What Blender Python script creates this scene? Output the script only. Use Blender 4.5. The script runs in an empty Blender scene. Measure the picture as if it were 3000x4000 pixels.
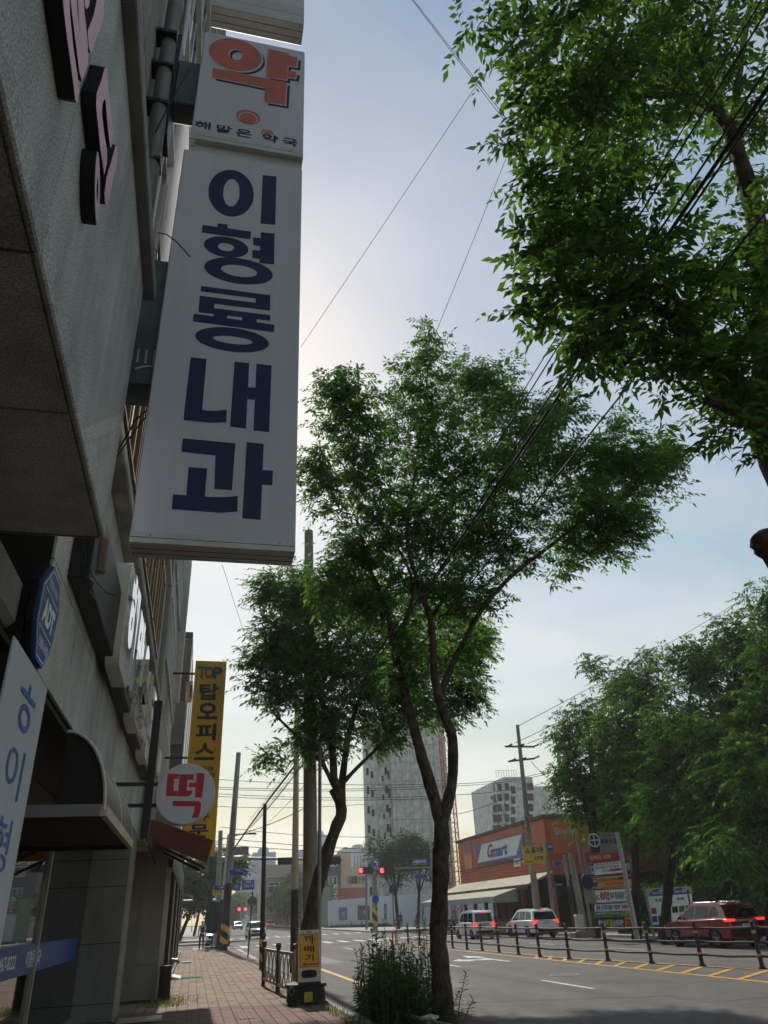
import bpy, bmesh, math, random
import numpy as np
from mathutils import Vector, Matrix
random.seed(11)
rng = np.random.default_rng(11)
sc = bpy.context.scene
col = sc.collection
rad = math.radians

# ------------------------------------------------------------------ camera
# world: X to the right of the street, Y along the street, Z up; camera stands on the pavement at x=0, y=0
EYE, FPX = 1.65, 2850.0
fwd_c = Vector((750 - 1500, 3605 - 2000, FPX))            # street direction in camera space (x right, y down, z forward)
up_c = Vector((-250.0, -(fwd_c[0] * -250.0 + FPX * FPX) / fwd_c[1], FPX))
fwd_c.normalize(); up_c.normalize()
rgt_c = (-up_c).cross(fwd_c)
cam_d = bpy.data.cameras.new('camera')
cam_d.sensor_fit = 'VERTICAL'; cam_d.sensor_height = 36.0; cam_d.lens = FPX / 4000 * 36.0
cam_d.clip_start = 0.05; cam_d.clip_end = 6000
cam = bpy.data.objects.new('camera', cam_d); col.objects.link(cam)
cr = Vector((rgt_c[0], fwd_c[0], up_c[0])); cd = Vector((rgt_c[1], fwd_c[1], up_c[1])); cf = Vector((rgt_c[2], fwd_c[2], up_c[2]))
cam.matrix_world = Matrix(((cr[0], -cd[0], -cf[0], 0), (cr[1], -cd[1], -cf[1], 0), (cr[2], -cd[2], -cf[2], EYE), (0, 0, 0, 1)))
sc.camera = cam

def ray(px, py):
    return cr * (px - 1500) + cd * (py - 2000) + cf * FPX
def G(px, py, z=0.0):                     # photograph point -> point on the level z
    v = ray(px, py); t = (z - EYE) / v[2]; return Vector((v[0] * t, v[1] * t, z))
def AX(px, py, x):                        # -> point on the plane x
    v = ray(px, py); t = x / v[0]; return Vector((x, v[1] * t, EYE + v[2] * t))
def AY(px, py, y):                        # -> point on the plane y
    v = ray(px, py); t = y / v[1]; return Vector((v[0] * t, y, EYE + v[2] * t))

# ------------------------------------------------------------------ sky, sun, exposure
SUN_EL, SUN_AZ = rad(39.5), rad(-0.4)      # sun stands ahead of the camera, almost in the street direction
w = bpy.data.worlds.new('World'); sc.world = w; w.use_nodes = True
nt = w.node_tree; nt.nodes.clear()
def N(t, **k):
    n = nt.nodes.new(t)
    for a, b in k.items(): setattr(n, a, b)
    return n
out = N('ShaderNodeOutputWorld'); bg = N('ShaderNodeBackground'); sky = N('ShaderNodeTexSky')
sky.sky_type = 'NISHITA'; sky.sun_disc = False
sky.sun_elevation = SUN_EL; sky.sun_rotation = SUN_AZ
sky.air_density = 1.7; sky.dust_density = 0.9; sky.ozone_density = 1.4; sky.altitude = 20
tc = N('ShaderNodeTexCoord'); sep = N('ShaderNodeSeparateXYZ'); nt.links.new(tc.outputs['Generated'], sep.inputs[0])
# cloud layer: direction projected on a flat deck so that clouds shrink towards the horizon
zm0 = N('ShaderNodeMath', operation='MAXIMUM'); nt.links.new(sep.outputs[2], zm0.inputs[0]); zm0.inputs[1].default_value = 0.0
zc = N('ShaderNodeMath', operation='ADD'); nt.links.new(zm0.outputs[0], zc.inputs[0]); zc.inputs[1].default_value = 0.13
dx = N('ShaderNodeMath', operation='DIVIDE'); dy = N('ShaderNodeMath', operation='DIVIDE')
nt.links.new(sep.outputs[0], dx.inputs[0]); nt.links.new(zc.outputs[0], dx.inputs[1])
nt.links.new(sep.outputs[1], dy.inputs[0]); nt.links.new(zc.outputs[0], dy.inputs[1])
cmb = N('ShaderNodeCombineXYZ'); nt.links.new(dx.outputs[0], cmb.inputs[0]); nt.links.new(dy.outputs[0], cmb.inputs[1])
mpn = N('ShaderNodeMapping'); mpn.inputs['Location'].default_value = (3.1, 0.4, 0); mpn.inputs['Scale'].default_value = (0.75, 1.0, 1)
nt.links.new(cmb.outputs[0], mpn.inputs[0])
no = N('ShaderNodeTexNoise'); no.inputs['Scale'].default_value = 0.9; no.inputs['Detail'].default_value = 7; no.inputs['Roughness'].default_value = 0.52; no.inputs['Distortion'].default_value = 0.3
nt.links.new(mpn.outputs[0], no.inputs['Vector'])
rp = N('ShaderNodeMapRange'); rp.inputs[1].default_value = 0.46; rp.inputs[2].default_value = 0.66; rp.inputs[3].default_value = 0.08; rp.inputs[4].default_value = 0.95
nt.links.new(no.outputs['Fac'], rp.inputs[0])
mix = N('ShaderNodeMixRGB'); mix.blend_type = 'MIX'
# thin even haze veil: compresses the clear-sky contrast all over the dome
sat = N('ShaderNodeHueSaturation'); sat.inputs['Saturation'].default_value = 1.55; gam = N('ShaderNodeGamma'); gam.inputs[1].default_value = 0.67
nt.links.new(sky.outputs[0], sat.inputs['Color']); nt.links.new(sat.outputs[0], gam.inputs[0])
# cloud colour: the sky's own light, whitened
hsv = N('ShaderNodeHueSaturation'); hsv.inputs['Saturation'].default_value = 0.3; hsv.inputs['Value'].default_value = 1.18
nt.links.new(gam.outputs[0], hsv.inputs['Color'])
nt.links.new(rp.outputs[0], mix.inputs[0]); nt.links.new(gam.outputs[0], mix.inputs[1]); nt.links.new(hsv.outputs[0], mix.inputs[2])
nt.links.new(mix.outputs[0], bg.inputs[0]); bg.inputs[1].default_value = 0.112
nt.links.new(bg.outputs[0], out.inputs[0])

sd = bpy.data.lights.new('sun', 'SUN'); sd.energy = 2.5; sd.angle = rad(1.0); sd.color = (1.0, 0.95, 0.86)
sun = bpy.data.objects.new('sun', sd); col.objects.link(sun); sun.location = (10, 60, 60)
sdir = Vector((math.sin(SUN_AZ) * math.cos(SUN_EL), math.cos(SUN_AZ) * math.cos(SUN_EL), math.sin(SUN_EL)))
sun.rotation_euler = sdir.to_track_quat('Z', 'Y').to_euler()
cy = sc.cycles; cy.max_bounces = 6; cy.diffuse_bounces = 3; cy.glossy_bounces = 3; cy.transmission_bounces = 4; cy.volume_bounces = 0; cy.use_adaptive_sampling = True; cy.adaptive_threshold = 0.04
sc.view_settings.view_transform = 'Standard'; sc.view_settings.look = 'None'
sc.view_settings.exposure = 0.66; sc.view_settings.gamma = 1.0; sc.view_settings.use_curve_mapping = False

# ------------------------------------------------------------------ helpers
def lin(c):
    c = [x / 255.0 for x in c]
    return tuple(x / 12.92 if x <= 0.04045 else ((x + 0.055) / 1.055) ** 2.4 for x in c)
MATS = {}
def M(name, rgb, rough=0.65, metal=0.0, var=0.12, scale=3.0, bump=0.0, bscale=60.0, spec=0.4, rand=0.0, streak=False, detail=6, coat=0.0, emit=0.0):
    """plain procedural surface: base colour with noise wear, optional relief and per-piece shade"""
    if name in MATS: return MATS[name]
    m = bpy.data.materials.new(name); m.use_nodes = True
    t = m.node_tree; L = t.links; p = t.nodes['Principled BSDF']
    c = lin(rgb)
    tcn = t.nodes.new('ShaderNodeTexCoord')
    mp = t.nodes.new('ShaderNodeMapping'); L.new(tcn.outputs['Object'], mp.inputs[0])
    if streak: mp.inputs['Scale'].default_value = (1, 1, 0.12)
    n = t.nodes.new('ShaderNodeTexNoise'); n.inputs['Scale'].default_value = scale; n.inputs['Detail'].default_value = detail; n.inputs['Roughness'].default_value = 0.62
    L.new(mp.outputs[0], n.inputs['Vector'])
    r = t.nodes.new('ShaderNodeMapRange'); r.inputs[1].default_value = 0.25; r.inputs[2].default_value = 0.75
    r.inputs[3].default_value = 1 - var * 1.6; r.inputs[4].default_value = 1 + var
    L.new(n.outputs['Fac'], r.inputs[0])
    val = r.outputs[0]
    if rand:
        oi = t.nodes.new('ShaderNodeObjectInfo'); r2 = t.nodes.new('ShaderNodeMapRange')
        r2.inputs[3].default_value = 1 - rand; r2.inputs[4].default_value = 1 + rand
        L.new(oi.outputs['Random'], r2.inputs[0])
        mm = t.nodes.new('ShaderNodeMath'); mm.operation = 'MULTIPLY'; L.new(val, mm.inputs[0]); L.new(r2.outputs[0], mm.inputs[1]); val = mm.outputs[0]
    mu = t.nodes.new('ShaderNodeVectorMath'); mu.operation = 'SCALE'; mu.inputs[0].default_value = c; L.new(val, mu.inputs['Scale'])
    L.new(mu.outputs[0], p.inputs['Base Color'])
    p.inputs['Roughness'].default_value = rough; p.inputs['Metallic'].default_value = metal
    p.inputs['Specular IOR Level'].default_value = spec; p.inputs['Coat Weight'].default_value = coat
    if emit:
        p.inputs['Emission Color'].default_value = (*c, 1); p.inputs['Emission Strength'].default_value = emit
    if bump:
        b = t.nodes.new('ShaderNodeBump'); b.inputs['Strength'].default_value = bump; b.inputs['Distance'].default_value = 0.01
        n2 = t.nodes.new('ShaderNodeTexNoise'); n2.inputs['Scale'].default_value = bscale; n2.inputs['Detail'].default_value = 4
        L.new(tcn.outputs['Object'], n2.inputs['Vector']); L.new(n2.outputs['Fac'], b.inputs['Height']); L.new(b.outputs[0], p.inputs['Normal'])
    MATS[name] = m
    return m
def granite(name, rgb, speck=0.35, scale=160, rough=0.75, stain=0.25):
    if name in MATS: return MATS[name]
    m = M(name, rgb, rough=rough, var=stain, scale=0.9, bump=0.35, bscale=140)
    t = m.node_tree; L = t.links; p = t.nodes['Principled BSDF']
    src = p.inputs['Base Color'].links[0].from_socket
    tcn = [x for x in t.nodes if x.type == 'TEX_COORD'][0]
    n = t.nodes.new('ShaderNodeTexNoise'); n.inputs['Scale'].default_value = scale; n.inputs['Detail'].default_value = 3; L.new(tcn.outputs['Object'], n.inputs['Vector'])
    r = t.nodes.new('ShaderNodeMapRange'); r.inputs[1].default_value = 0.35; r.inputs[2].default_value = 0.65; r.inputs[3].default_value = 1 - speck; r.inputs[4].default_value = 1 + speck; L.new(n.outputs['Fac'], r.inputs[0])
    mp = t.nodes.new('ShaderNodeMapping'); mp.inputs['Scale'].default_value = (2.5, 2.5, 0.25); L.new(tcn.outputs['Object'], mp.inputs[0])
    n3 = t.nodes.new('ShaderNodeTexNoise'); n3.inputs['Scale'].default_value = 1.6; n3.inputs['Detail'].default_value = 5; L.new(mp.outputs[0], n3.inputs['Vector'])
    r3 = t.nodes.new('ShaderNodeMapRange'); r3.inputs[1].default_value = 0.4; r3.inputs[2].default_value = 0.7; r3.inputs[3].default_value = 1.05; r3.inputs[4].default_value = 1 - stain; L.new(n3.outputs['Fac'], r3.inputs[0])
    k = t.nodes.new('ShaderNodeMath'); k.operation = 'MULTIPLY'; L.new(r.outputs[0], k.inputs[0]); L.new(r3.outputs[0], k.inputs[1])
    v = t.nodes.new('ShaderNodeVectorMath'); v.operation = 'SCALE'; L.new(src, v.inputs[0]); L.new(k.outputs[0], v.inputs['Scale'])
    L.new(v.outputs[0], p.inputs['Base Color'])
    return m
def glass(name, rgb, rough=0.04, metal=0.0, spec=0.8):
    return M(name, rgb, rough=rough, metal=metal, var=0.05, spec=spec)
def leafmat(name, a, b, trans=0.45, gloss=0.4, sheen=0.035, glow=2.3):
    """leaf: diffuse + light passing through the blade + a little sheen; shade varies from leaf to leaf"""
    m = bpy.data.materials.new(name); m.use_nodes = True
    t = m.node_tree; L = t.links; t.nodes.clear()
    o = t.nodes.new('ShaderNodeOutputMaterial'); d = t.nodes.new('ShaderNodeBsdfDiffuse'); tr = t.nodes.new('ShaderNodeBsdfTranslucent'); g = t.nodes.new('ShaderNodeBsdfGlossy')
    ge = t.nodes.new('ShaderNodeNewGeometry'); rm = t.nodes.new('ShaderNodeMixRGB'); rm.inputs[1].default_value = (*lin(a), 1); rm.inputs[2].default_value = (*lin(b), 1)
    L.new(ge.outputs['Random Per Island'], rm.inputs[0])
    L.new(rm.outputs[0], d.inputs[0])
    hs = t.nodes.new('ShaderNodeHueSaturation'); hs.inputs['Hue'].default_value = 0.465; hs.inputs['Saturation'].default_value = 1.1; hs.inputs['Value'].default_value = glow; L.new(rm.outputs[0], hs.inputs['Color'])
    L.new(hs.outputs[0], tr.inputs[0])
    m1 = t.nodes.new('ShaderNodeMixShader'); m1.inputs[0].default_value = trans; L.new(d.outputs[0], m1.inputs[1]); L.new(tr.outputs[0], m1.inputs[2])
    g.inputs['Roughness'].default_value = gloss; g.inputs[0].default_value = (0.7, 0.75, 0.8, 1)
    m2 = t.nodes.new('ShaderNodeMixShader'); m2.inputs[0].default_value = sheen; L.new(m1.outputs[0], m2.inputs[1]); L.new(g.outputs[0], m2.inputs[2])
    L.new(m2.outputs[0], o.inputs[0])
    MATS[name] = m
    return m

ORG = {}
def tag(o, label=None, cat=None, group=None, kind=None):
    if label: o['label'] = label
    if cat: o['category'] = cat
    if group: o['group'] = group
    if kind: o['kind'] = kind
    return o
def T(name, label, cat, loc=(0, 0, 0), group=None):
    o = bpy.data.objects.new(name, None); o.empty_display_size = 0.2; col.objects.link(o)
    o.location = loc; ORG[o.name] = Vector(loc)
    return tag(o, label, cat, group)
def link(name, me, mat, parent=None):
    o = bpy.data.objects.new(name, me); col.objects.link(o)
    if mat is not None and not me.materials: me.materials.append(mat)
    if parent is not None: o.parent = parent
    return o
def org(o):
    v = Vector((0, 0, 0))
    while o is not None:
        v = v + o.location; o = o.parent
    return v
class MB:
    def __init__(s): s.v = []; s.f = []
    def add(s, vs, fs):
        n = len(s.v); s.v += [tuple(v) for v in vs]; s.f += [tuple(i + n for i in f) for f in fs]; return s
    def poly(s, *p): return s.add(p, [tuple(range(len(p)))])
    def box(s, x0, x1, y0, y1, z0, z1):
        return s.add([(x0, y0, z0), (x1, y0, z0), (x1, y1, z0), (x0, y1, z0), (x0, y0, z1), (x1, y0, z1), (x1, y1, z1), (x0, y1, z1)],
                     [(0, 3, 2, 1), (4, 5, 6, 7), (0, 1, 5, 4), (1, 2, 6, 5), (2, 3, 7, 6), (3, 0, 4, 7)])
    def obox(s, c, a, b, d):       # oriented box: centre and three half vectors
        c, a, b, d = Vector(c), Vector(a), Vector(b), Vector(d)
        return s.add([c - a - b - d, c + a - b - d, c + a + b - d, c - a + b - d, c - a - b + d, c + a - b + d, c + a + b + d, c - a + b + d],
                     [(0, 3, 2, 1), (4, 5, 6, 7), (0, 1, 5, 4), (1, 2, 6, 5), (2, 3, 7, 6), (3, 0, 4, 7)])
    def bar(s, p, q, wd=0.05, hd=0.05, up=(0, 0, 1)):
        p, q = Vector(p), Vector(q); d = q - p; l = d.length
        if l < 1e-6: return s
        d.normalize(); u = Vector(up)
        if abs(d.dot(u)) > 0.98: u = Vector((0, 1, 0))
        r = d.cross(u).normalized(); u = r.cross(d)
        return s.obox((p + q) / 2, d * (l / 2), r * (wd / 2), u * (hd / 2))
    def tube(s, pts, rs, n=8, cap=True):
        pts = [Vector(p) for p in pts]
        if not hasattr(rs, '__len__'): rs = [rs] * len(pts)
        rings = []; pu = None
        for i, p in enumerate(pts):
            a = pts[max(i - 1, 0)]; b = pts[min(i + 1, len(pts) - 1)]; d = (b - a)
            if d.length < 1e-9: d = Vector((0, 0, 1))
            d.normalize()
            if pu is None: pu = d.orthogonal().normalized()
            u = (pu - d * pu.dot(d))
            u = u.normalized() if u.length > 1e-6 else d.orthogonal().normalized()
            pu = u; v = d.cross(u)
            rings.append([p + (u * math.cos(2 * math.pi * k / n) + v * math.sin(2 * math.pi * k / n)) * rs[i] for k in range(n)])
        vs = [q for r in rings for q in r]; fs = []
        for i in range(len(pts) - 1):
            for k in range(n):
                fs.append((i * n + k, i * n + (k + 1) % n, (i + 1) * n + (k + 1) % n, (i + 1) * n + k))
        if cap:
            fs.append(tuple(range(n - 1, -1, -1))); m = (len(pts) - 1) * n; fs.append(tuple(m + k for k in range(n)))
        return s.add(vs, fs)
    def cyl(s, p, q, r0, r1=None, n=12): return s.tube([p, q], [r0, r0 if r1 is None else r1], n)
    def prism(s, pts, d):          # polygon pushed along d
        pts = [Vector(p) for p in pts]; d = Vector(d); n = len(pts)
        return s.add(pts + [p + d for p in pts], [tuple(range(n - 1, -1, -1)), tuple(range(n, 2 * n))] + [(i, (i + 1) % n, n + (i + 1) % n, n + i) for i in range(n)])
    def ring(s, c, U, V, a, b, ai, bi, d=None, ci=None, n=40):   # flat elliptical ring, optionally with depth d
        c = Vector(c); U = Vector(U); V = Vector(V); ci = c if ci is None else Vector(ci)
        A = [c + U * (a * math.cos(2 * math.pi * k / n)) + V * (b * math.sin(2 * math.pi * k / n)) for k in range(n)]
        B = [ci + U * (ai * math.cos(2 * math.pi * k / n)) + V * (bi * math.sin(2 * math.pi * k / n)) for k in range(n)]
        s.add(A + B, [(k, (k + 1) % n, n + (k + 1) % n, n + k) for k in range(n)])
        if d is not None:
            d = Vector(d); s.add(A + [p + d for p in A], [(k, n + k, n + (k + 1) % n, (k + 1) % n) for k in range(n)])
            s.add(B + [p + d for p in B], [(k, (k + 1) % n, n + (k + 1) % n, n + k) for k in range(n)])
            s.add([p + d for p in A] + [p + d for p in B], [(k, n + k, n + (k + 1) % n, (k + 1) % n) for k in range(n)])
        return s
    def ell(s, c, U, V, a, b, n=32):
        c = Vector(c); U = Vector(U); V = Vector(V)
        return s.poly(*[c + U * (a * math.cos(2 * math.pi * k / n)) + V * (b * math.sin(2 * math.pi * k / n)) for k in range(n)])
    def lathe(s, c, prof, n=16):   # prof: (radius, height)
        c = Vector(c); vs = []; fs = []
        for r, h in prof:
            for k in range(n):
                a = 2 * math.pi * k / n; vs.append(c + Vector((r * math.cos(a), r * math.sin(a), h)))
        for i in range(len(prof) - 1):
            for k in range(n): fs.append((i * n + k, i * n + (k + 1) % n, (i + 1) * n + (k + 1) % n, (i + 1) * n + k))
        fs.append(tuple(range(n - 1, -1, -1))); m = (len(prof) - 1) * n; fs.append(tuple(m + k for k in range(n)))
        return s.add(vs, fs)
    def build(s, name, mat, parent=None, smooth=False, bevel=0.0, seg=1, label=None, cat=None, group=None, kind=None, fix=False):
        o0 = org(parent) if parent is not None else Vector((0, 0, 0))
        base = Vector((0, 0, 0))
        me = bpy.data.meshes.new(name)
        me.from_pydata([(v[0] - o0[0], v[1] - o0[1], v[2] - o0[2]) for v in s.v], [], s.f)
        if bevel or fix:
            bm = bmesh.new(); bm.from_mesh(me)
            if fix: bmesh.ops.remove_doubles(bm, verts=bm.verts, dist=1e-5)
            bmesh.ops.recalc_face_normals(bm, faces=bm.faces)
            if bevel: bmesh.ops.bevel(bm, geom=list(bm.edges), offset=bevel, segments=seg, affect='EDGES', profile=0.6, clamp_overlap=True)
            bm.to_mesh(me); bm.free()
        if smooth:
            me.polygons.foreach_set('use_smooth', [True] * len(me.polygons))
            try: me.set_sharp_from_angle(angle=rad(38))
            except Exception: pass
        me.update()
        return tag(link(name, me, mat, parent), label, cat, group, kind)
def mesh_np(name, v, f, mat, parent=None):
    me = bpy.data.meshes.new(name); n = f.shape[1]
    me.vertices.add(len(v)); me.vertices.foreach_set('co', np.asarray(v, dtype=np.float32).ravel())
    me.loops.add(f.size); me.loops.foreach_set('vertex_index', f.astype(np.int32).ravel())
    me.polygons.add(len(f)); me.polygons.foreach_set('loop_start', np.arange(0, f.size, n, dtype=np.int32)); me.polygons.foreach_set('loop_total', np.full(len(f), n, dtype=np.int32))
    me.update(calc_edges=True)
    return link(name, me, mat, parent)
def copy_tree(o, parent=None, loc=None, rz=None, label=None):
    c = o.copy(); col.objects.link(c); c.parent = parent
    if loc is not None: c.location = loc
    if rz is not None: c.rotation_euler = (0, 0, rz)
    if label: c['label'] = label
    for ch in list(o.children): copy_tree(ch, c)
    return c
# lettering with the built-in font
TXT = {}
fc = bpy.data.curves.new('lettering', 'FONT'); fo = bpy.data.objects.new('lettering', fc)
fsc = bpy.data.scenes.new('type_setting'); fsc.collection.objects.link(fo)
def glyphs(body, bold=0.0):
    k = (body, bold)
    if k not in TXT:
        fc.body = body; fc.offset = bold; fc.resolution_u = 4
        fsc.view_layers[0].update(); dg = fsc.view_layers[0].depsgraph
        me = fo.evaluated_get(dg).to_mesh()
        v = np.array([tuple(q.co)[:2] for q in me.vertices]); f = [tuple(p.vertices) for p in me.polygons]
        fo.evaluated_get(dg).to_mesh_clear()
        v = (v - v.min(0)) / np.maximum(v.max(0) - v.min(0), 1e-6); TXT[k] = (v, f)
    return TXT[k]
def text(body, O, U, V, mat, parent, bold=0.02, off=(0, 0, 0), name='lettering', mb=None):
    """lay a word into the parallelogram O, O+U, O+V"""
    v, f = glyphs(body, bold); O = Vector(O) + Vector(off); U = Vector(U); V = Vector(V)
    b = mb or MB(); b.add([O + U * float(a) + V * float(c) for a, c in v], f)
    return b if mb is not None else b.build(name, mat, parent)
X, Y, Z = Vector((1, 0, 0)), Vector((0, 1, 0)), Vector((0, 0, 1))
# ================================================================== the setting: ground, road, pavements
RZ = -0.13                                  # road level; the pavement top is z = 0
m_asph = granite('asphalt', (97, 91, 85), speck=0.28, scale=55, rough=0.88, stain=0.16)
_t = m_asph.node_tree; _p = _t.nodes['Principled BSDF']; _s = _p.inputs['Base Color'].links[0].from_socket
_tc = _t.nodes.new('ShaderNodeTexCoord'); _mp = _t.nodes.new('ShaderNodeMapping'); _mp.inputs['Scale'].default_value = (0.85, 0.035, 1); _n = _t.nodes.new('ShaderNodeTexNoise'); _n.inputs['Scale'].default_value = 1.0; _n.inputs['Detail'].default_value = 4
_r = _t.nodes.new('ShaderNodeMapRange'); _r.inputs[1].default_value = .35; _r.inputs[2].default_value = .65; _r.inputs[3].default_value = .78; _r.inputs[4].default_value = 1.12; _v = _t.nodes.new('ShaderNodeVectorMath'); _v.operation = 'SCALE'
_t.links.new(_tc.outputs['Object'], _mp.inputs[0]); _t.links.new(_mp.outputs[0], _n.inputs['Vector']); _t.links.new(_n.outputs['Fac'], _r.inputs[0]); _t.links.new(_s, _v.inputs[0]); _t.links.new(_r.outputs[0], _v.inputs['Scale']); _t.links.new(_v.outputs[0], _p.inputs['Base Color'])
m_wht = M('road_white', (214, 212, 205), rough=0.7, var=0.4, scale=5)
m_yel = M('road_yellow', (222, 158, 40), rough=0.7, var=0.4, scale=5)
m_kerb = granite('kerb_stone', (168, 165, 158), speck=0.2, scale=60, stain=0.2)
m_conc = granite('pavement_concrete', (140, 132, 122), speck=0.15, scale=30, stain=0.2)
m_earth = M('dry_earth', (92, 78, 60), rough=0.95, var=0.3, scale=5, bump=0.5, bscale=25)
ground = MB().poly((-390, -60, -0.2), (490, -60, -0.2), (490, 610, -0.2), (-390, 610, -0.2)).build('ground', m_earth, kind='structure')
road = MB()
road.poly((3.2, -25, RZ), (24.1, -25, RZ), (24.1, 300, RZ), (3.2, 300, RZ))
road = road.build('road', m_asph, kind='structure')
MB().poly((-70, 61.0, RZ + .004), (3.2, 61.0, RZ + .004), (3.2, 77, RZ + .004), (-70, 77, RZ + .004)).build('side_street', m_asph, kind='structure')
MB().poly((24.1, 73, RZ + .004), (120, 73, RZ + .004), (120, 90, RZ + .004), (24.1, 90, RZ + .004)).build('cross_street', m_asph, kind='structure')
def mark(name, pts, mat, dz=0.006):
    return MB().poly(*[(p[0], p[1], RZ + dz) for p in pts]).build(name, mat, road)
def stripe(name, a, b, wd, mat, dz=0.006):
    a, b = Vector(a[:2]).to_3d(), Vector(b[:2]).to_3d(); d = (b - a).normalized(); n = Vector((-d[1], d[0], 0)) * wd / 2
    return mark(name, [a - n, b - n, b + n, a + n], mat, dz)
gr = lambda px, py: G(px, py, RZ)
ya, yb = gr(1433, 3846), gr(1038, 3711)
XY = (ya[0] + yb[0]) / 2
stripe('edge_line', (XY, -20), (XY, 59), 0.17, m_yel)
XD = gr(2210, 3845)[0]
for k in range(-3, 9):                       # lane dashes of the near carriageway
    y0 = gr(2330, 3862)[1] + k * 10.2
    if y0 < 57: stripe('lane_dash', (XD, y0), (XD, y0 + 3.0), 0.13, m_wht)
for k in range(0, 7):                        # far carriageway
    stripe('lane_dash', (18.4, 14 + k * 9), (18.4, 17.2 + k * 9), 0.13, m_wht)
for k in range(0, 12): stripe('lane_dash', (XD + 0.6, 92 + k * 9), (XD + 0.6, 95 + k * 9), 0.13, m_wht)
# turn arrow on the tarmac
def arrow(cx, y0, s, turn):
    pts = [(-.08, 0), (.08, 0), (.08, 3.0), (.3, 3.0), (0, 4.6), (-.3, 3.0), (-.08, 3.0)]
    mark('turn_arrow', [(cx + x * s, y0 + y * s) for x, y in pts], m_wht)
    p2 = [(-.08, 1.2), (-.08, 1.7), (-.75, 2.1), (-.75, 2.6), (-1.25, 1.8), (-.75, 1.0), (-.75, 1.5)]
    mark('turn_arrow', [(cx + x * s, y0 + y * s) for x, y in p2], m_wht, 0.009)
arrow(gr(1900, 3745)[0], gr(1990, 3756)[1], 1.25, 1)
# median: two yellow lines and slanted hatching under the railing
MX = lambda y: 13.55 + max(0.0, (29.0 - y)) * 0.13
hn = [gr(*p) for p in ((2080, 3740), (2300, 3768), (2700, 3800), (3000, 3824))]
n0 = lambda y: 13.15 + 0.0 * y
stripe('median_line', (13.15, 2), (13.15, 64), 0.16, m_yel)
stripe('median_line', (13.75 + 3.0, 8), (14.0, 31), 0.16, m_yel); stripe('median_line', (14.0, 31), (13.9, 64), 0.16, m_yel)
for k in range(18):
    y = 10 + k * 1.25; xr = 14.0 + max(0, (31 - y - 1.6)) * 0.12
    stripe('median_hatch', (13.2, y), (xr, y + 1.6), 0.16, m_yel, 0.009)
# pedestrian crossings and stop bar
for k in range(15): stripe('crossing_bar', (4.0 + k * 1.28, 63.5), (4.0 + k * 1.28, 67.8), 0.5, m_wht)
for k in range(14): stripe('crossing_bar', (4.2 + k * 1.3, 92), (4.2 + k * 1.3, 96), 0.5, m_wht)
stripe('stop_bar', (3.6, 57.6), (5.4, 58.2), 0.5, m_wht); stripe('stop_bar', (13.2, 98.5), (4.2, 98.5), 0.45, m_wht)
for k in range(7): stripe('crossing_bar', (3.0, 62.2 + k * 1.2), (0.2, 62.2 + k * 1.2), 0.5, m_wht, 0.012)
# tar-sealed cracks
m_tar = M('tar_seal', (46, 45, 46), rough=0.6)
for a, b in (((6.0, 18.2), (10.2, 16.6)), ((8.6, 22.0), (12.6, 18.4)), ((6.2, 29), (11, 26.5))):
    pts = [Vector((a[0] + (b[0] - a[0]) * t + random.uniform(-.08, .08), a[1] + (b[1] - a[1]) * t + random.uniform(-.12, .12), 0)) for t in np.linspace(0, 1, 14)]
    b_ = MB()
    for p, q in zip(pts[:-1], pts[1:]): b_.poly((p[0], p[1] - .02, RZ + .005), (q[0], q[1] - .02, RZ + .005), (q[0], q[1] + .025, RZ + .005), (p[0], p[1] + .025, RZ + .005))
    b_.build('crack_seal', m_tar, road)

m_patch = granite('asphalt_patch', (82, 79, 77), speck=0.25, scale=50, stain=0.2)
for x0, x1, y0, y1 in ((6.2, 7.5, 21.5, 27.0), (9.8, 11.6, 15.2, 17.4), (15.6, 17.2, 30, 37), (5.6, 6.6, 36, 47)): mark('tar_patch', [(x0, y0), (x1, y0 + .1), (x1 - .05, y1), (x0 + .06, y1 - .1)], m_patch, .003)
for x, y in ((7.0, 31.5), (10.6, 23.2), (17.6, 25.5)):
    mh = MB().poly(*[(x + .36 * math.cos(a * math.pi / 12), y + .36 * math.sin(a * math.pi / 12), RZ + .008) for a in range(24)]).build('manhole_cover', M('cast_iron', (70, 66, 62), rough=0.6, metal=0.4, var=0.3, scale=20), road)
    MB().ring((x, y, RZ + .009), X, Y, .44, .44, .365, .365).build('manhole_collar', M('collar_concrete', (128, 124, 118), var=0.2), road)
# near pavement: mortar bed with separate paving blocks
KX0, KX1 = 3.0, 3.22
walk = MB().poly((-3.6, -20, -.022), (KX0, -20, -.022), (KX0, 61, -.022), (-3.6, 61, -.022)).build('pavement', M('mortar_bed', (84, 76, 66), rough=0.95, var=0.3, scale=2), kind='structure')
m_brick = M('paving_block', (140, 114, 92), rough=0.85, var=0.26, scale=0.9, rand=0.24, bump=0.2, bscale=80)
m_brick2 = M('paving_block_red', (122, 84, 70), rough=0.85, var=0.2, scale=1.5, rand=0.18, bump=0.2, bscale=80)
bs = 0.228
def blockmesh(name):
    b = MB(); h = bs / 2 - .006
    b.add([(-h, -h, -.03), (h, -h, -.03), (h, h, -.03), (-h, h, -.03), (-h, -h, -.003), (h, -h, -.003), (h, h, -.003), (-h, h, -.003), (-h + .006, -h + .006, .0), (h - .006, -h + .006, .0), (h - .006, h - .006, .0), (-h + .006, h - .006, .0)],
          [(0, 1, 5, 4), (1, 2, 6, 5), (2, 3, 7, 6), (3, 0, 4, 7), (4, 5, 9, 8), (5, 6, 10, 9), (6, 7, 11, 10), (7, 4, 8, 11), (8, 9, 10, 11)])
    return b
bm0 = blockmesh('b'); me_b = {}
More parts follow.
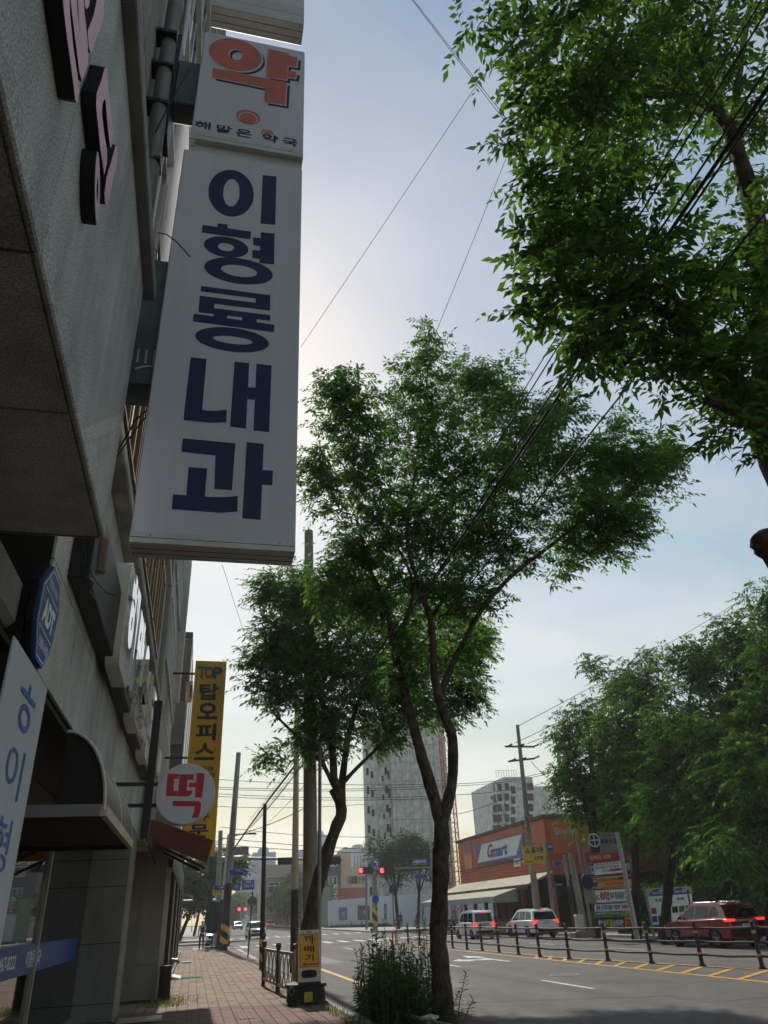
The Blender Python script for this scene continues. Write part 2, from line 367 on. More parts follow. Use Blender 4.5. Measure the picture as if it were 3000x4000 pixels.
for nm, mt in (('paving_block', m_brick), ('paving_block_red', m_brick2)):
    me = bpy.data.meshes.new(nm); me.from_pydata(bm0.v, [], bm0.f); me.materials.append(mt); me_b[nm] = me
far_v = {'paving_block': [], 'paving_block_red': []}; nsep = 0
def isred(x, y):                              # near field all darker red, foreground shade put into the colour; few red beyond
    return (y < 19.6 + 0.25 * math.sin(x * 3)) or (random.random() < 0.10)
for j in range(int((60.9 - 12.6) / bs)):
    y = 12.6 + (j + .5) * bs
    xl = -2.35 if y < 22 else -0.75
    for i in range(40):
        x = KX0 - (i + .5) * bs
        if x < xl: break
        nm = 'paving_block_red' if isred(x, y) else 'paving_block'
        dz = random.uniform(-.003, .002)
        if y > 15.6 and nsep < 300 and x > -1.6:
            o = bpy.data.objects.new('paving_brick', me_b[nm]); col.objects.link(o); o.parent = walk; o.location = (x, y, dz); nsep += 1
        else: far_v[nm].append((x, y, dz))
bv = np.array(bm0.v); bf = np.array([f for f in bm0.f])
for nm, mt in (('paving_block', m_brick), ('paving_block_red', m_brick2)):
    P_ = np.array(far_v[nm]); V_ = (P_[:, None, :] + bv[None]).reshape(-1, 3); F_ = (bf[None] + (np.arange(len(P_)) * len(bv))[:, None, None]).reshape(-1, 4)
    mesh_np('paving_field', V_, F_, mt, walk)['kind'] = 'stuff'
m_tact = M('tactile_tile', (120, 62, 48), rough=0.8, var=0.2, scale=6, rand=0.1)
# ribbed guide tiles set into the blocks
for k in range(5):
    c = G(955, 3962); b = MB(); y = c[1] - .7 + k * 0.31
    b.box(c[0] - .15, c[0] + .15, y - .15, y + .15, -.02, .006)
    for q in range(4): b.box(c[0] - .12 + q * .08 - .018, c[0] - .12 + q * .08 + .018, y - .14, y + .14, .006, .012)
    b.build('guide_tile', m_tact, walk)
kerb = MB().box(KX0 + .005, KX1 - .008, -20, 61, -.3, -.035).build('kerb', m_conc, kind='structure')
for k in range(60):
    y = 2 + k
    if y < 61: MB().box(KX0 + .003, KX1, y + .006, y + .994, -.2, 0.004 + random.uniform(-.003, .004)).build('kerb_stone', m_kerb, kerb, bevel=.012)
# pavement on the left beyond the side street, and the far pavements on the right
MB().box(-30, 3.1, 77, 400, -.25, -.004).build('left_pavement', m_conc, kind='structure')
MB().box(24.1, 90, -20, 73, -.25, -.004).build('right_pavement', m_conc, kind='structure')
rk = MB().box(23.9, 24.1, -20, 73, -.28, -.03).build('right_kerb', m_conc, kind='structure')
for k in range(20, 72):
    MB().box(23.88, 24.09, k + .005, k + .995, -.2, .004).build('kerb_stone', m_kerb, rk)
MB().prism([(19.4, 91, -.2), (24, 89, -.2), (140, 91, -.2), (140, 400, -.2), (24, 400, -.2), (20, 130, -.2)], (0, 0, .2)).build('corner_pavement', m_conc, kind='structure')

# ================================================================== left side: the clinic building
XB, XW, YS = -0.80, -1.38, 5.3               # stone band, wall plane, distance of the big projecting sign
m_gran = granite('grey_granite', (180, 180, 175), speck=0.42, scale=90, stain=0.25)
m_grand = granite('dark_granite', (128, 125, 120), speck=0.3, scale=120, stain=0.15)
m_rend = granite('grey_render', (160, 155, 146), speck=0.15, scale=60, stain=0.3)
m_dark = M('black_steel', (26, 27, 29), rough=0.5, var=0.2, scale=6)
m_joint = M('joint_filler', (44, 42, 40), rough=0.9)
m_alu = M('aluminium', (172, 170, 164), rough=0.4, metal=0.7, var=0.1, scale=5)
m_wal = M('off_white_panel', (196, 194, 188), rough=0.55, var=0.1, scale=4)
m_glass = glass('window_glass', (34, 42, 48), rough=0.03, spec=1.0)
m_gold = M('bronze_frame', (112, 86, 44), rough=0.4, metal=0.5, var=0.15)
zS = AX(405, 2105, XB)[2]; yE = AX(405, 2105, XB)[1]
zT = AX(560, 1135, XB)[2]
b1 = T('clinic_building', 'grey granite clinic building with stone band overhanging the pavement at left', 'building', (-2, 2, 0))
MB().box(-6, XB - .03, -12, yE - .03, zS + .03, zT - .03).build('band_core', m_joint, b1)
cuts = [-12, -8, -4, -1.6, AX(162, 946, XB)[1], AX(500 * .7535, 1593 * .7535, XB)[1], yE]
for a, c in zip(cuts[:-1], cuts[1:]):
    MB().box(XB - .03, XB, a + .008, c - .006, zS + .2, zT).build('stone_panel', m_gran, b1, bevel=.006)
    MB().box(XB - .03, XB + .008, a + .006, c - .004, zS, zS + .192).build('stone_panel', m_gran, b1, bevel=.01)
for a, c in zip(cuts[:-1], cuts[1:]):
    for x0 in (-4.6, -2.7):
        MB().box(x0, x0 + 1.6 if x0 < -3 else XB - .034, a + .01, c - .01, zS, zS + .028).build('soffit_panel', m_gran, b1)
MB().box(-2.5, XB - .03, yE - .03, yE, zS, zT).build('stone_panel', m_gran, b1)
MB().box(-3, XB + .09, -12, yE + .12, zT, zT + .16).build('cornice', m_grand, b1, bevel=.01)
# wall above the band with render panels
MB().box(-6, XB - .36, -12, yE + .3, zT + .16, 30).build('upper_wall_core', m_joint, b1)
for k in range(9):
    y0 = -3.2 + k * 1.15
    for z0 in (zT + .17, zT + 3.2, zT + 6.3, zT + 9.4):
        MB().box(XB - .36, XB - .33, y0 + .01, min(y0 + 1.14, yE + .3), z0, z0 + 3.0).build('render_panel', m_rend, b1)
# tall block behind (floors above the shop row)
XU = -1.30
blk = T('rear_tower_block', 'tall grey block with bronze window bands rising behind the big white sign', 'building', (-2, 12, 0))
MB().box(-8, XU - .02, yE + .32, 19.2, 7.0, 34).build('wall', m_rend, blk)
zl = 6.45
for k in range(9):
    for j in range(9):
        y0 = yE + .7 + k * 1.36; z0 = zl + .75 + j * 3.0
        if y0 + 1.2 > 19.1: continue
        f = MB(); f.box(XU - .02, XU + .05, y0, y0 + 1.24, z0, z0 + .06); f.box(XU - .02, XU + .05, y0, y0 + 1.24, z0 + 1.9, z0 + 1.96)
        for yy in (y0, y0 + .60, y0 + 1.18): f.box(XU - .02, XU + .047, yy, yy + .06, z0 + .06, z0 + 1.9)
        wn = f.build('window', m_gold if j == 0 else m_alu, blk)
        MB().box(XU - .018, XU + .012, y0 + .06, y0 + 1.18, z0 + .06, z0 + 1.9).build('pane', m_glass, wn)
for j in range(1, 9): MB().box(XU - .02, XU + .1, yE + .35, 19.2, zl + .3 + j * 3, zl + .42 + j * 3).build('sill_course', m_wal, blk)

# shop wall at the pavement: granite cladding over a recessed glass entrance
shop = T('entrance_building', 'granite clad ground floor with recessed glass doors under the arched canopy', 'building', (-2, 12, 0))
yP = G(437, 3992)[1]; xG = AY(270, 3995, yP)[0]; zLt = 3.5
y0w = AX(160, 2450, XW)[1]
MB().box(-6, XW - .03, y0w, yP + 2.2, zLt, zl).build('wall_core', m_joint, shop)
zrows = [zLt, zLt + .95, zLt + 1.95, zl]
yc = [y0w]
while yc[-1] < yP + 2.2: yc.append(yc[-1] + 1.55)
for a, c in zip(yc[:-1], yc[1:]):
    for z0, z1 in zip(zrows[:-1], zrows[1:]):
        MB().box(XW - .03, XW, a + .006, c - .006, z0 + .006, z1 - .006).build('stone_panel', m_gran, shop, bevel=.004)
MB().box(XW - .4, XW + .22, yE + .4, 19.5, zl + .01, zl + .2).build('ledge', m_rend, shop, bevel=.02)
MB().box(XW - .4, XW + .10, yE + .4, 19.5, zl + .21, zl + .42).build('ledge', m_rend, shop, bevel=.02)
MB().box(xG - .06, XW - .05, y0w - 3, yP, zLt - .05, zLt - .003).build('soffit', m_dark, shop)
# mirror-like glazing
m_mir = M('reflective_glass', (46, 50, 48), rough=0.02, metal=0.85, var=0.03, spec=1.0)
mull = [1.2, 3.4, 5.6, AX(90, 3990, xG)[1], yP - .02]
for a, c in zip(mull[:-1], mull[1:]):
    MB().box(xG - .03, xG, a + .03, c - .03, .12, zLt - .06).build('glass_pane', m_mir, shop)
for y in mull[:-1]:
    MB().box(xG - .05, xG + .05, y - .035, y + .035, 0, zLt - .05).build('mullion', m_alu, shop)
MB().box(xG - .06, xG + .06, 1.2, yP, 0, .12).build('threshold', m_grand, shop)
MB().box(xG - 2.0, xG - .2, .5, yP - .5, 0, 3.4).build('lobby_back', M('lobby_interior', (52, 50, 46), rough=0.8), shop)
tp0, tp1 = AX(20, 3690, xG), AX(300, 3664, xG); tb = AX(150, 3790, xG)
bt = MB().box(xG + .004, xG + .010, 2.0, AX(300, 3664, xG)[1], tb[2], tp1[2]).build('blue_tape', M('blue_film', (34, 74, 140), rough=0.45, var=0.06), shop)
m_lw = M('white_letter', (226, 228, 230), rough=0.5, var=0.04)
ht = tp1[2] - tb[2]
for y, s, wd in ((7.9, '이형룡내과', 1.3), (10.6, '☎467-8222', 1.3), (12.6, '이형룡내과', 1.15), (5.2, '467-8222', 1.4)):
    text(s, (xG + .013, y, tb[2] + .2 * ht), Y * wd, Z * ht * .6, m_lw, bt, 0.02)
# granite pier at the end of the entrance
zj = [0.0] + [AY(400, p, yP)[2] for p in (3922, 3686, 3464, 3359)] + [zLt]
MB().box(xG - .5, XW - .03, yP + .03, yP + 1.2, 0, zLt).build('pier_core', m_joint, shop)
for a, c in zip(zj[:-1], zj[1:]):
    MB().box(xG, XW - .035, yP, yP + .03, a + .007, c - .007).build('stone_panel', m_grand, shop, bevel=.004)
    MB().box(XW - .03, XW, yP + .05, yP + 1.2, a + .007, c - .007).build('stone_panel', m_grand, shop, bevel=.004)
MB().box(XW - .035, XW + .03, yP - .01, yP + .05, 0, zLt).build('corner_trim', m_alu, shop)
# dark shutter side of the neighbouring doorway, seen at the left edge
MB().box(XW - .6, XW - .02, y0w - .5, y0w - .02, 0, zS).build('door_jamb', m_dark, shop)
MB().box(XW - .5, XW - .05, 0.5, y0w - .55, 3.6, zS - .05).build('shutter_box', m_grand, shop, bevel=.05)

# next shop: dark storefront
xs = -0.68; yN = G(621, 3904)[1]
sh2 = T('dark_shopfront', 'dark framed shopfront with brown awning beyond the granite pier', 'shop', (-1, 26, 0))
MB().box(-4, xs - .06, yN, 56, 0, 4.4).build('wall', m_grand, sh2)
for a, c in ((0, .75), (.76, 1.55), (1.56, 2.4), (2.41, 3.3)):
    MB().box(XW + .0, xs - .07, yN - .03, yN - .002, a + .006, c - .006).build('stone_panel', m_grand, sh2)
MB().box(xs - .09, xs - .02, yN - .05, yN - .004, 0, 3.0).build('corner_trim', m_alu, sh2)
MB().box(xs - .1, xs + .14, yN + .2, 56, 0, .14).build('step', m_conc, sh2, bevel=.015)
for k in range(13):
    y = yN + .3 + k * 2.2
    MB().box(xs - .06, xs + .03, y, y + .1, .14, 3.0).build('mullion', m_dark if k % 3 else m_alu, sh2)
    MB().box(xs - .05, xs - .02, y + .1, y + 2.2, .14, 2.9).build('glass_pane', m_glass, sh2)
MB().box(xs - .06, xs + .06, yN + .2, 56, 3.0, 3.3).build('fascia', m_dark, sh2)
b2 = T('panelled_building', 'grey upper storeys with slanting window bands above the shop row', 'building', (-2, 23, 0))
MB().box(-6, -1.2, 19.25, 27.5, 3.4, 13.5).build('wall', m_rend, b2)
for k in range(5):
    for j in range(3):
        y0 = 19.6 + k * 1.5; z0 = 5.0 + j * 2.8
        f = MB(); f.box(-1.2, -1.14, y0, y0 + 1.3, z0, z0 + .05); f.box(-1.2, -1.14, y0, y0 + 1.3, z0 + 1.7, z0 + 1.75)
        for yy in (y0, y0 + .62, y0 + 1.25): f.box(-1.2, -1.142, yy, yy + .05, z0 + .05, z0 + 1.7)
        wn = f.build('window', m_alu, b2); MB().box(-1.199, -1.17, y0 + .05, y0 + 1.25, z0 + .05, z0 + 1.7).build('pane', m_glass, wn)
p0, p1 = AX(745, 2200, -.96), AX(700, 2760, -.96)
MB().box(-1.35, -.96, 25.2, 25.6, p1[2], p0[2] + .5).build('white_fin', m_wal, b2)
for k in range(5): MB().box(-1.3, -1.0, 25.6, 26.2, p1[2] + .4 + k * .9, p1[2] + 1.1 + k * .9).build('shutter', M('rust_red_panel', (120, 74, 62)), b2)
b3 = T('dark_clad_building', 'dark clad building standing behind the yellow vertical sign', 'building', (-2, 40, 0))
MB().box(-8, -.93, 34, 56, 4.4, AX(755, 2410, -.93)[2]).build('wall', M('dark_cladding', (50, 56, 60), rough=0.5, var=0.1), b3)
for k in range(4): MB().box(-.93, -.915, 35 + k * 4, 36 + k * 4, 6, 13).build('glass_strip', m_glass, b3)
for k in range(3): MB().box(-3, -.93, 33.96, 33.999, 5.5 + k * 3, 7.4 + k * 3).build('window', m_glass, b3)

# downpipe and brackets on the upper wall
pp = T('downpipe', 'grey steel downpipe clamped to the upper wall left of the pharmacy sign', 'pipe', AX(570, 800, -.99))
MB().tube([AX(566, 840, -.99), AX(640, 300, -.99), AX(705, -120, -.99)], 0.085, 14).build('pipe', M('pipe_grey', (120, 116, 110), rough=0.5, metal=0.3, var=0.2, scale=2), pp, smooth=True)
for py in (150, 275, 420, 640):
    c = AX(660 - (py - 150) * .135, py, -.99); MB().box(c[0] - .3, c[0] + .09, c[1] - .09, c[1] + .11, c[2] - .025, c[2] + .025).build('clamp', m_dark, pp)
p2_ = MB().tube([AX(706, 220, -1.05), AX(735, 0, -1.05), AX(760, -200, -1.05)], 0.05, 10).build('side_pipe', m_alu, smooth=True); tag(p2_, 'thin pale pipe on the wall beside the clamped downpipe', 'pipe')
# ================================================================== signs on the left side
m_face = M('sign_face_white', (208, 205, 216), rough=0.55, var=0.10, scale=2.2, bump=0.08, bscale=8, streak=True)
m_trim = M('sign_trim', (196, 194, 190), rough=0.45, metal=0.2, var=0.1, scale=6)
m_navy = M('navy_letter', (26, 34, 84), rough=0.5, var=0.05)
m_shad = M('ink_shadow', (42, 50, 62), rough=0.6, var=0.05)
m_pinkr = M('faded_red', (206, 112, 96), rough=0.6, var=0.16, scale=4)
m_screw = M('screw_dark', (60, 56, 52), rough=0.5)
m_steelg = M('galvanised_teal', (92, 104, 104), rough=0.5, metal=0.35, var=0.25, scale=3)
def tr(s, ox, oy): return lambda p: (p[0] * s + ox, p[1] * s + oy)
R1, R2, R8, R6 = tr(.7535, 0, 0), tr(.7535, 0, 1100), tr(.45208, 500, 0), tr(.36166, 550, 2550)
def trace(polys, rings, T_, y, off, mat, parent, name='letter', shift=(0, 0)):
    b = MB()
    for p in polys:
        b.poly(*[AY(*T_((q[0] + shift[0], q[1] + shift[1])), y) - Y * off for q in p])
    for (cx, cy, a, bb, ix, iy, ia, ib) in rings:
        cx += shift[0]; ix += shift[0]; cy += shift[1]; iy += shift[1]
        f = lambda u, v: AY(*T_((u, v)), y)
        c, ci = f(cx, cy), f(ix, iy)
        aw = (f(cx + a, cy)[0] - f(cx - a, cy)[0]) / 2; bw = (f(cx, cy - bb)[2] - f(cx, cy + bb)[2]) / 2
        if ia:
            aiw = (f(ix + ia, iy)[0] - f(ix - ia, iy)[0]) / 2; biw = (f(ix, iy - ib)[2] - f(ix, iy + ib)[2]) / 2
            b.ring(c - Y * off, X, Z, aw, bw, aiw, biw, ci=ci - Y * off)
        else: b.ell(c - Y * off, X, Z, aw, bw)
    return b.build(name, mat, parent)
def signbox(name, label, x0, x1, z0, z1, y, d, trimh, face=m_face, side=m_trim):
    s = T(name, label, 'sign', ((x0 + x1) / 2, y, z0))
    MB().box(x0, x1, y + .003, y + d, z0, z1).build('box', side, s, bevel=.008)
    MB().box(x0 + .012, x1 - .012, y - .003, y + .0025, z0 + trimh, z1 - .012).build('face', face, s)
    if trimh:
        for k in range(2):
            MB().box(x0 + .002, x1 - .002, y - .008, y + .0025, z0 + trimh * (k * .5) + .004, z0 + trimh * (k + 1) * .5 - .003).build('trim', side, s)
        for fx in (.12, .9):
            c = Vector((x0 + (x1 - x0) * fx, y - .010, z0 + trimh * .72)); MB().cyl(c, c - Y * .004, .006, n=8).build('screw', m_screw, s)
        for yy in (.33, .66): MB().box(x0 + .01, x1 - .01, y + d * yy - .004, y + d * yy + .004, z0 - .002, z0 + .01).build('seam', m_screw, s)
    return s
xa, xb = AY(722, 560, YS)[0], AY(1181, 655, YS)[0]
z1 = AY(1181, 660, YS)[2]; z0 = AY(1158, 2150, YS)[2] - .02
dB = G(1140, 2213, z0)[1] - YS
big = signbox('vertical_sign', 'tall white vertical sign with five big navy letters hanging over the pavement', xa, xb, z0, z1, YS, dB, .10)
trace([[(1362, 910), (1433, 917), (1427, 1168), (1351, 1160)]], [(1199, 1001, 119, 121, 1200, 1000, 43, 72)], R1, YS, .006, m_navy, big)
trace([[(1128, 1160), (1180, 1166), (1180, 1186), (1128, 1180)], [(1050, 1168), (1302, 1203), (1298, 1242), (1046, 1207)],
       [(1352, 1206), (1424, 1213), (1420, 1372), (1344, 1365)], [(1312, 1232), (1350, 1237), (1349, 1278), (1312, 1273)], [(1308, 1297), (1347, 1302), (1346, 1344), (1308, 1339)]],
      [(1173, 1282, 117, 53, 1172, 1283, 42, 21), (1238, 1406, 180, 66, 1240, 1406, 95, 30)], R1, YS, .006, m_navy, big)
trace([[(1043, 24), (1402, 73), (1401, 98), (1041, 52)], [(1326, 88), (1401, 98), (1400, 122), (1325, 112)], [(1036, 75), (1325, 112), (1400, 122), (1400, 152), (1112, 116), (1034, 106)],
       [(1034, 106), (1112, 116), (1110, 140), (1031, 130)], [(1031, 130), (1402, 176), (1401, 205), (1030, 160)],
       [(1108, 169), (1178, 178), (1176, 193), (1107, 184)], [(1256, 187), (1332, 196), (1331, 214), (1255, 204)], [(1003, 168), (1422, 226), (1420, 264), (1000, 208)]],
      [(1205, 303, 193, 62, 1207, 305, 103, 20)], R2, YS, .006, m_navy, big)
trace([[(988, 394), (1071, 403), (1048, 668), (957, 660)], [(957, 660), (1048, 668), (1112, 672), (1176, 666), (1174, 730), (1100, 734), (952, 720)],
       [(1216, 416), (1292, 425), (1275, 763), (1193, 753)], [(1286, 549), (1324, 551), (1320, 614), (1283, 612)], [(1330, 428), (1408, 437), (1395, 782), (1314, 773)]], [], R2, YS, .006, m_navy, big)
trace([[(947, 814), (1221, 840), (1215, 910), (1117, 903), (940, 884)], [(1117, 903), (1215, 910), (1203, 1083), (1111, 1076)], [(978, 963), (1074, 970), (1062, 1117), (966, 1109)],
       [(897, 1104), (966, 1109), (1062, 1117), (1150, 1119), (1233, 1114), (1230, 1193), (1150, 1200), (891, 1181)],
       [(1279, 834), (1367, 843), (1351, 1236), (1256, 1228)], [(1361, 978), (1415, 982), (1412, 1057), (1358, 1054)]], [], R2, YS, .006, m_navy, big)
zp0 = AY(1170, 615, YS)[2]; zp1 = AY(1190, 203, YS)[2]; xpa, xpb = AY(742, 540, YS)[0], AY(1188, 400, YS)[0]
MB().box(xpa + .05, xpb - .02, YS + .06, YS + .2, z1 + .002, zp0).build('joint_channel', m_trim, big)
for k in range(16): MB().box(xpa + .08 + k * .063, xpa + .11 + k * .063, YS + .052, YS + .0595, z1 + .02 + (k % 2) * .03, z1 + .028 + (k % 2) * .03).build('vent_slot', m_screw, big)
ph = signbox('pharmacy_sign', 'smaller white sign with faded red letter above the tall vertical sign', xpa, xpb, zp0, zp1, YS, dB, .13)
YAK = [[(1210, 428), (1388, 465), (1370, 697), (1195, 668)], [(1386, 486), (1464, 503), (1456, 586), (1380, 572)], [(1378, 612), (1454, 628), (1446, 684), (1374, 672)],
       [(735, 592), (1370, 718), (1364, 800), (1185, 765), (730, 672)], [(1185, 765), (1364, 800), (1358, 915), (1180, 885)]]
YRG = [(930, 476, 230, 136, 930, 476, 62, 48)]
trace(YAK, [(930, 476, 230, 136, 930, 476, 60, 46)], R8, YS, .006, m_shad, ph, shift=(30, 26))
trace(YAK, [(930, 476, 236, 142, 930, 476, 60, 46)], R8, YS, .0075, m_face, ph, name='outline', shift=(8, 8))
trace(YAK, YRG, R8, YS, .009, m_pinkr, ph)
trace([], [(1038, 1015, 106, 62, 1040, 1020, 86, 50), (1039, 1024, 76, 44, 1039, 1026, 0, 0)], R8, YS, .006, m_pinkr, ph, name='sun_mark')
trace([], [(1205, 1152, 52, 28, 1207, 1154, 40, 21), (1207, 1156, 30, 16, 0, 0, 0, 0)], R8, YS, .006, m_pinkr, ph, name='sun_mark')
for s, (ax_, ay_), (bx_, by_) in (('해', (575, 1098), (722, 1030)), ('맑', (762, 1134), (905, 1062)), ('은', (928, 1168), (1075, 1098)), ('약', (1160, 1212), (1300, 1150)), ('국', (1332, 1245), (1465, 1182))):
    o_, q_ = AY(*R8((ax_, ay_)), YS), AY(*R8((bx_, by_)), YS)
    text(s, (o_[0], YS - .007, min(o_[2], q_[2]) - .015), X * (q_[0] - o_[0]), Z * .135, m_shad, ph, 0.02, name='letter')
zu = AY(1186, 98, YS)[2]
up = signbox('upper_sign', 'underside of a further white sign cut off by the top edge', AY(825, 20, YS)[0], AY(1188, 60, YS)[0], zu, zu + 2.5, YS, dB, .4)
# brackets between wall and signs
bk = T('sign_bracket', 'weathered grey green steel bracket holding the tall white sign to the wall', 'bracket', (-.85, YS + .3, 6))
za, zb_ = AY(560, 1490, YS + .2)[2], AY(600, 1035, YS + .2)[2]
MB().box(XW + .01, xa + .02, YS + .12, YS + .42, za, zb_).build('box', m_steelg, bk, bevel=.015)
MB().tube([Vector((XB - .05, YS + .115, za + .06)) + X * (.26 * t) + Z * (.05 * math.sin(t * math.pi)) for t in np.linspace(0, 1, 9)], .012, 6).build('rim', m_trim, bk)
for k in range(3): MB().box(XB - .05 + k * .07, XB - .035 + k * .07, YS + .114, YS + .119, za + .14, za + .30).build('rib', m_trim, bk)
MB().box(XW + .01, xa + .02, YS + .1, YS + .44, za - .1, za - .004).build('lower_flange', m_steelg, bk)
bk2 = T('sign_bracket', 'small square steel bracket behind the pharmacy sign', 'bracket', (-.85, YS + .3, 9.6))
za, zb_ = AY(700, 425, YS + .2)[2], AY(700, 258, YS + .2)[2]
MB().box(XB - .1, xpa + .03, YS + .12, YS + .4, za, zb_).build('box', m_steelg, bk2, bevel=.012)
MB().box(XB - .16, XB - .1, YS + .1, YS + .42, za - .6, zb_ + .5).build('back_plate', m_dark, bk2)
MB().tube([AY(742, 270, 5.15), AY(700, 340, 5.1), AY(650, 430, 5.1), AY(608, 515, 5.2)], .008, 5).build('stay_wire', m_dark, bk2)
# white translucent sign lit through by the sun, in the gap behind
mt = bpy.data.materials.new('flex_face_translucent'); mt.use_nodes = True; t_ = mt.node_tree; t_.nodes.clear()
o_ = t_.nodes.new('ShaderNodeOutputMaterial'); d_ = t_.nodes.new('ShaderNodeBsdfDiffuse'); r_ = t_.nodes.new('ShaderNodeBsdfTranslucent'); x_ = t_.nodes.new('ShaderNodeMixShader')
nz = t_.nodes.new('ShaderNodeTexNoise'); nz.inputs['Scale'].default_value = 1.5; cr_ = t_.nodes.new('ShaderNodeValToRGB'); cr_.color_ramp.elements[0].color = (.72, .70, .70, 1); cr_.color_ramp.elements[1].color = (.86, .86, .88, 1)
t_.links.new(nz.outputs['Fac'], cr_.inputs[0]); t_.links.new(cr_.outputs[0], d_.inputs[0]); t_.links.new(cr_.outputs[0], r_.inputs[0])
x_.inputs[0].default_value = .75; t_.links.new(d_.outputs[0], x_.inputs[1]); t_.links.new(r_.outputs[0], x_.inputs[2]); t_.links.new(x_.outputs[0], o_.inputs[0])
yt = 8.4
lit = T('sunlit_banner', 'white banner glowing with sunlight in the gap behind the tall sign', 'banner', AY(650, 1030, yt))
pts = [(623, 1030), (615, 855), (650, 640), (682, 436), (740, 440), (735, 760), (690, 1035)]
MB().prism([AY(*p, yt) for p in pts], (0, .012, 0)).build('cloth', mt, lit)
MB().tube([AY(682, 436, yt) - Y * .01, AY(650, 640, yt) - Y * .01, AY(615, 855, yt) - Y * .01, AY(623, 1030, yt) - Y * .01], .02, 6).build('frame', m_dark, lit)
MB().poly(*[AY(*p, yt) - Y * .004 for p in ((700, 715), (722, 700), (715, 800), (700, 860), (690, 960), (676, 1000), (682, 900), (690, 800))]).build('red_swirl', m_pinkr, lit)
# loose cable ends
m_cab = M('black_cable', (20, 20, 22), rough=0.6)
def cable(name, label, pts, r=.006, mat=None, group=None, n=6, cat='cable'):
    return MB().tube(pts, r, n).build(name, mat or m_cab, None, smooth=True, label=label, cat=cat, group=group)
cable('loose_cable', 'short loose cable hanging in front of the tall sign near its upper left', [AY(618, 910, 4.85), AY(650, 915, 4.8), AY(690, 945, 4.8), AY(742, 1003, 4.84)], .006)
cable('loose_cable', 'looped cable on the wall beside the steel bracket', [AX(590, 950, -1.0), AX(612, 985, -.95), AX(610, 1030, -.95), AX(590, 1048, -.98)], .007)
cable('loose_cable', 'thin dark cable crossing from the stone band to the tall sign', [AX(412, 1850, -1.0), AX(470, 1745, -.95), AX(530, 1640, -.8), AY(588, 1590, YS + .3)], .008)
cable('loose_cable', 'second thin cable crossing below the steel bracket', [AX(405, 1860, -1.05), AX(450, 1795, -1.0), AX(520, 1690, -.8), AY(585, 1610, YS + .15)], .006)

# pink channel letters on the stone band
m_pink = M('pink_acrylic', (226, 170, 178), rough=0.4, var=0.12, scale=8)
m_blk = M('black_return', (14, 14, 16), rough=0.55, var=0.1)
m_rim = M('pale_rim', (170, 162, 166), rough=0.5)
RP = tr(.407, 150, 0); XF = XB + .07
cl = T('channel_letters', 'pink faced channel letters with deep black sides on the stone band', 'letters', (XB, 3, 6))
strokes = [[(222, -60), (290, -60), (300, 150), (330, 450), (390, 840), (372, 990), (350, 960), (310, 640), (262, 300)],
           [(296, -60), (362, -60), (370, 120), (410, 420), (470, 400), (472, 620), (440, 700), (418, 780), (390, 700), (340, 300)],
           [(372, -60), (425, -60), (440, 130), (470, 395), (408, 425), (385, 200)],
           [(440, -60), (500, -60), (480, 60), (460, 90), (440, 50)],
           [(570, -60), (628, -60), (625, 130), (600, 250), (550, 380), (500, 510), (478, 440), (470, 290), (520, 160)],
           [(632, 650), (655, 645), (668, 860), (700, 1120), (715, 1260), (700, 1400), (688, 1420), (676, 1340), (655, 1140), (640, 960), (630, 950), (612, 990), (606, 1090), (625, 1260), (655, 1440), (655, 1560), (630, 1680), (612, 1560), (590, 1420), (566, 1180), (550, 1010), (556, 890), (600, 770)],
           [(738, 1390), (752, 1420), (752, 1560), (720, 1700), (690, 1830), (660, 1960), (640, 1965), (630, 1860), (650, 1700), (700, 1530)]]
for i, p in enumerate(strokes):
    q = [AX(*RP(k), XF) for k in p]
    side = MB().prism([v - X * .003 for v in q], (-(XF - XB) + .006, 0, 0)).build('return', m_blk, cl, fix=True)
    MB().poly(*[v + X * .002 for v in q]).build('face', m_pink, side)
f = lambda u, v: AX(*RP((u, v)), XF)
c = f(563, 1815); aw = (f(628, 1790)[1] - f(500, 1840)[1]) / 2; bw = .235
VV = (f(575, 1498) - f(548, 2132)) / 2; UU = Y * (aw * 1.0)
sd_ = MB().ring(c - X * .003, UU, VV, 1, 1, .30, .30, d=(-(XF - XB) + .006, 0, 0)).build('return', m_blk, cl)
MB().ring(c + X * .002, UU, VV, .99, .99, .86, .86).build('rim', m_rim, sd_); MB().ring(c + X * .002, UU, VV, .86, .86, .32, .32).build('face', m_pink, sd_)

# octagonal alarm plate
ad = T('alarm_plate', 'blue eight-sided alarm company plate on the granite wall at left', 'sign', AX(180, 2420, XW))
oc = [(213, 2213), (237, 2275), (232, 2400), (200, 2545), (163, 2612), (137, 2570), (143, 2420), (172, 2270)]
q = [AX(*p, XW + .09) for p in oc]; cc = sum(q, Vector()) / 8
m_ab = M('alarm_blue', (48, 84, 138), rough=0.45, var=0.08)
MB().prism(q, (-.03, 0, 0)).build('plate', m_ab, ad, fix=True)
MB().prism([cc + (v - cc) * 1.05 - X * .031 for v in q], (-.04, 0, 0)).build('backing', m_dark, ad, fix=True)
bd = MB(); 
for i in range(8):
    a_, b_ = cc + (q[i] - cc) * .93 + X * .003, cc + (q[(i + 1) % 8] - cc) * .93 + X * .003; a2, b2_ = cc + (q[i] - cc) * .90 + X * .003, cc + (q[(i + 1) % 8] - cc) * .90 + X * .003
    bd.poly(a_, b_, b2_, a2)
bd.build('border', m_lw, ad)
wY = max(v[1] for v in q) - min(v[1] for v in q); wZ = max(v[2] for v in q) - min(v[2] for v in q)
text('ADT', cc + X * .004 - Y * wY * .30 - Z * wZ * .12, Y * wY * .6, Z * wZ * .25, m_lw, ad, .05)
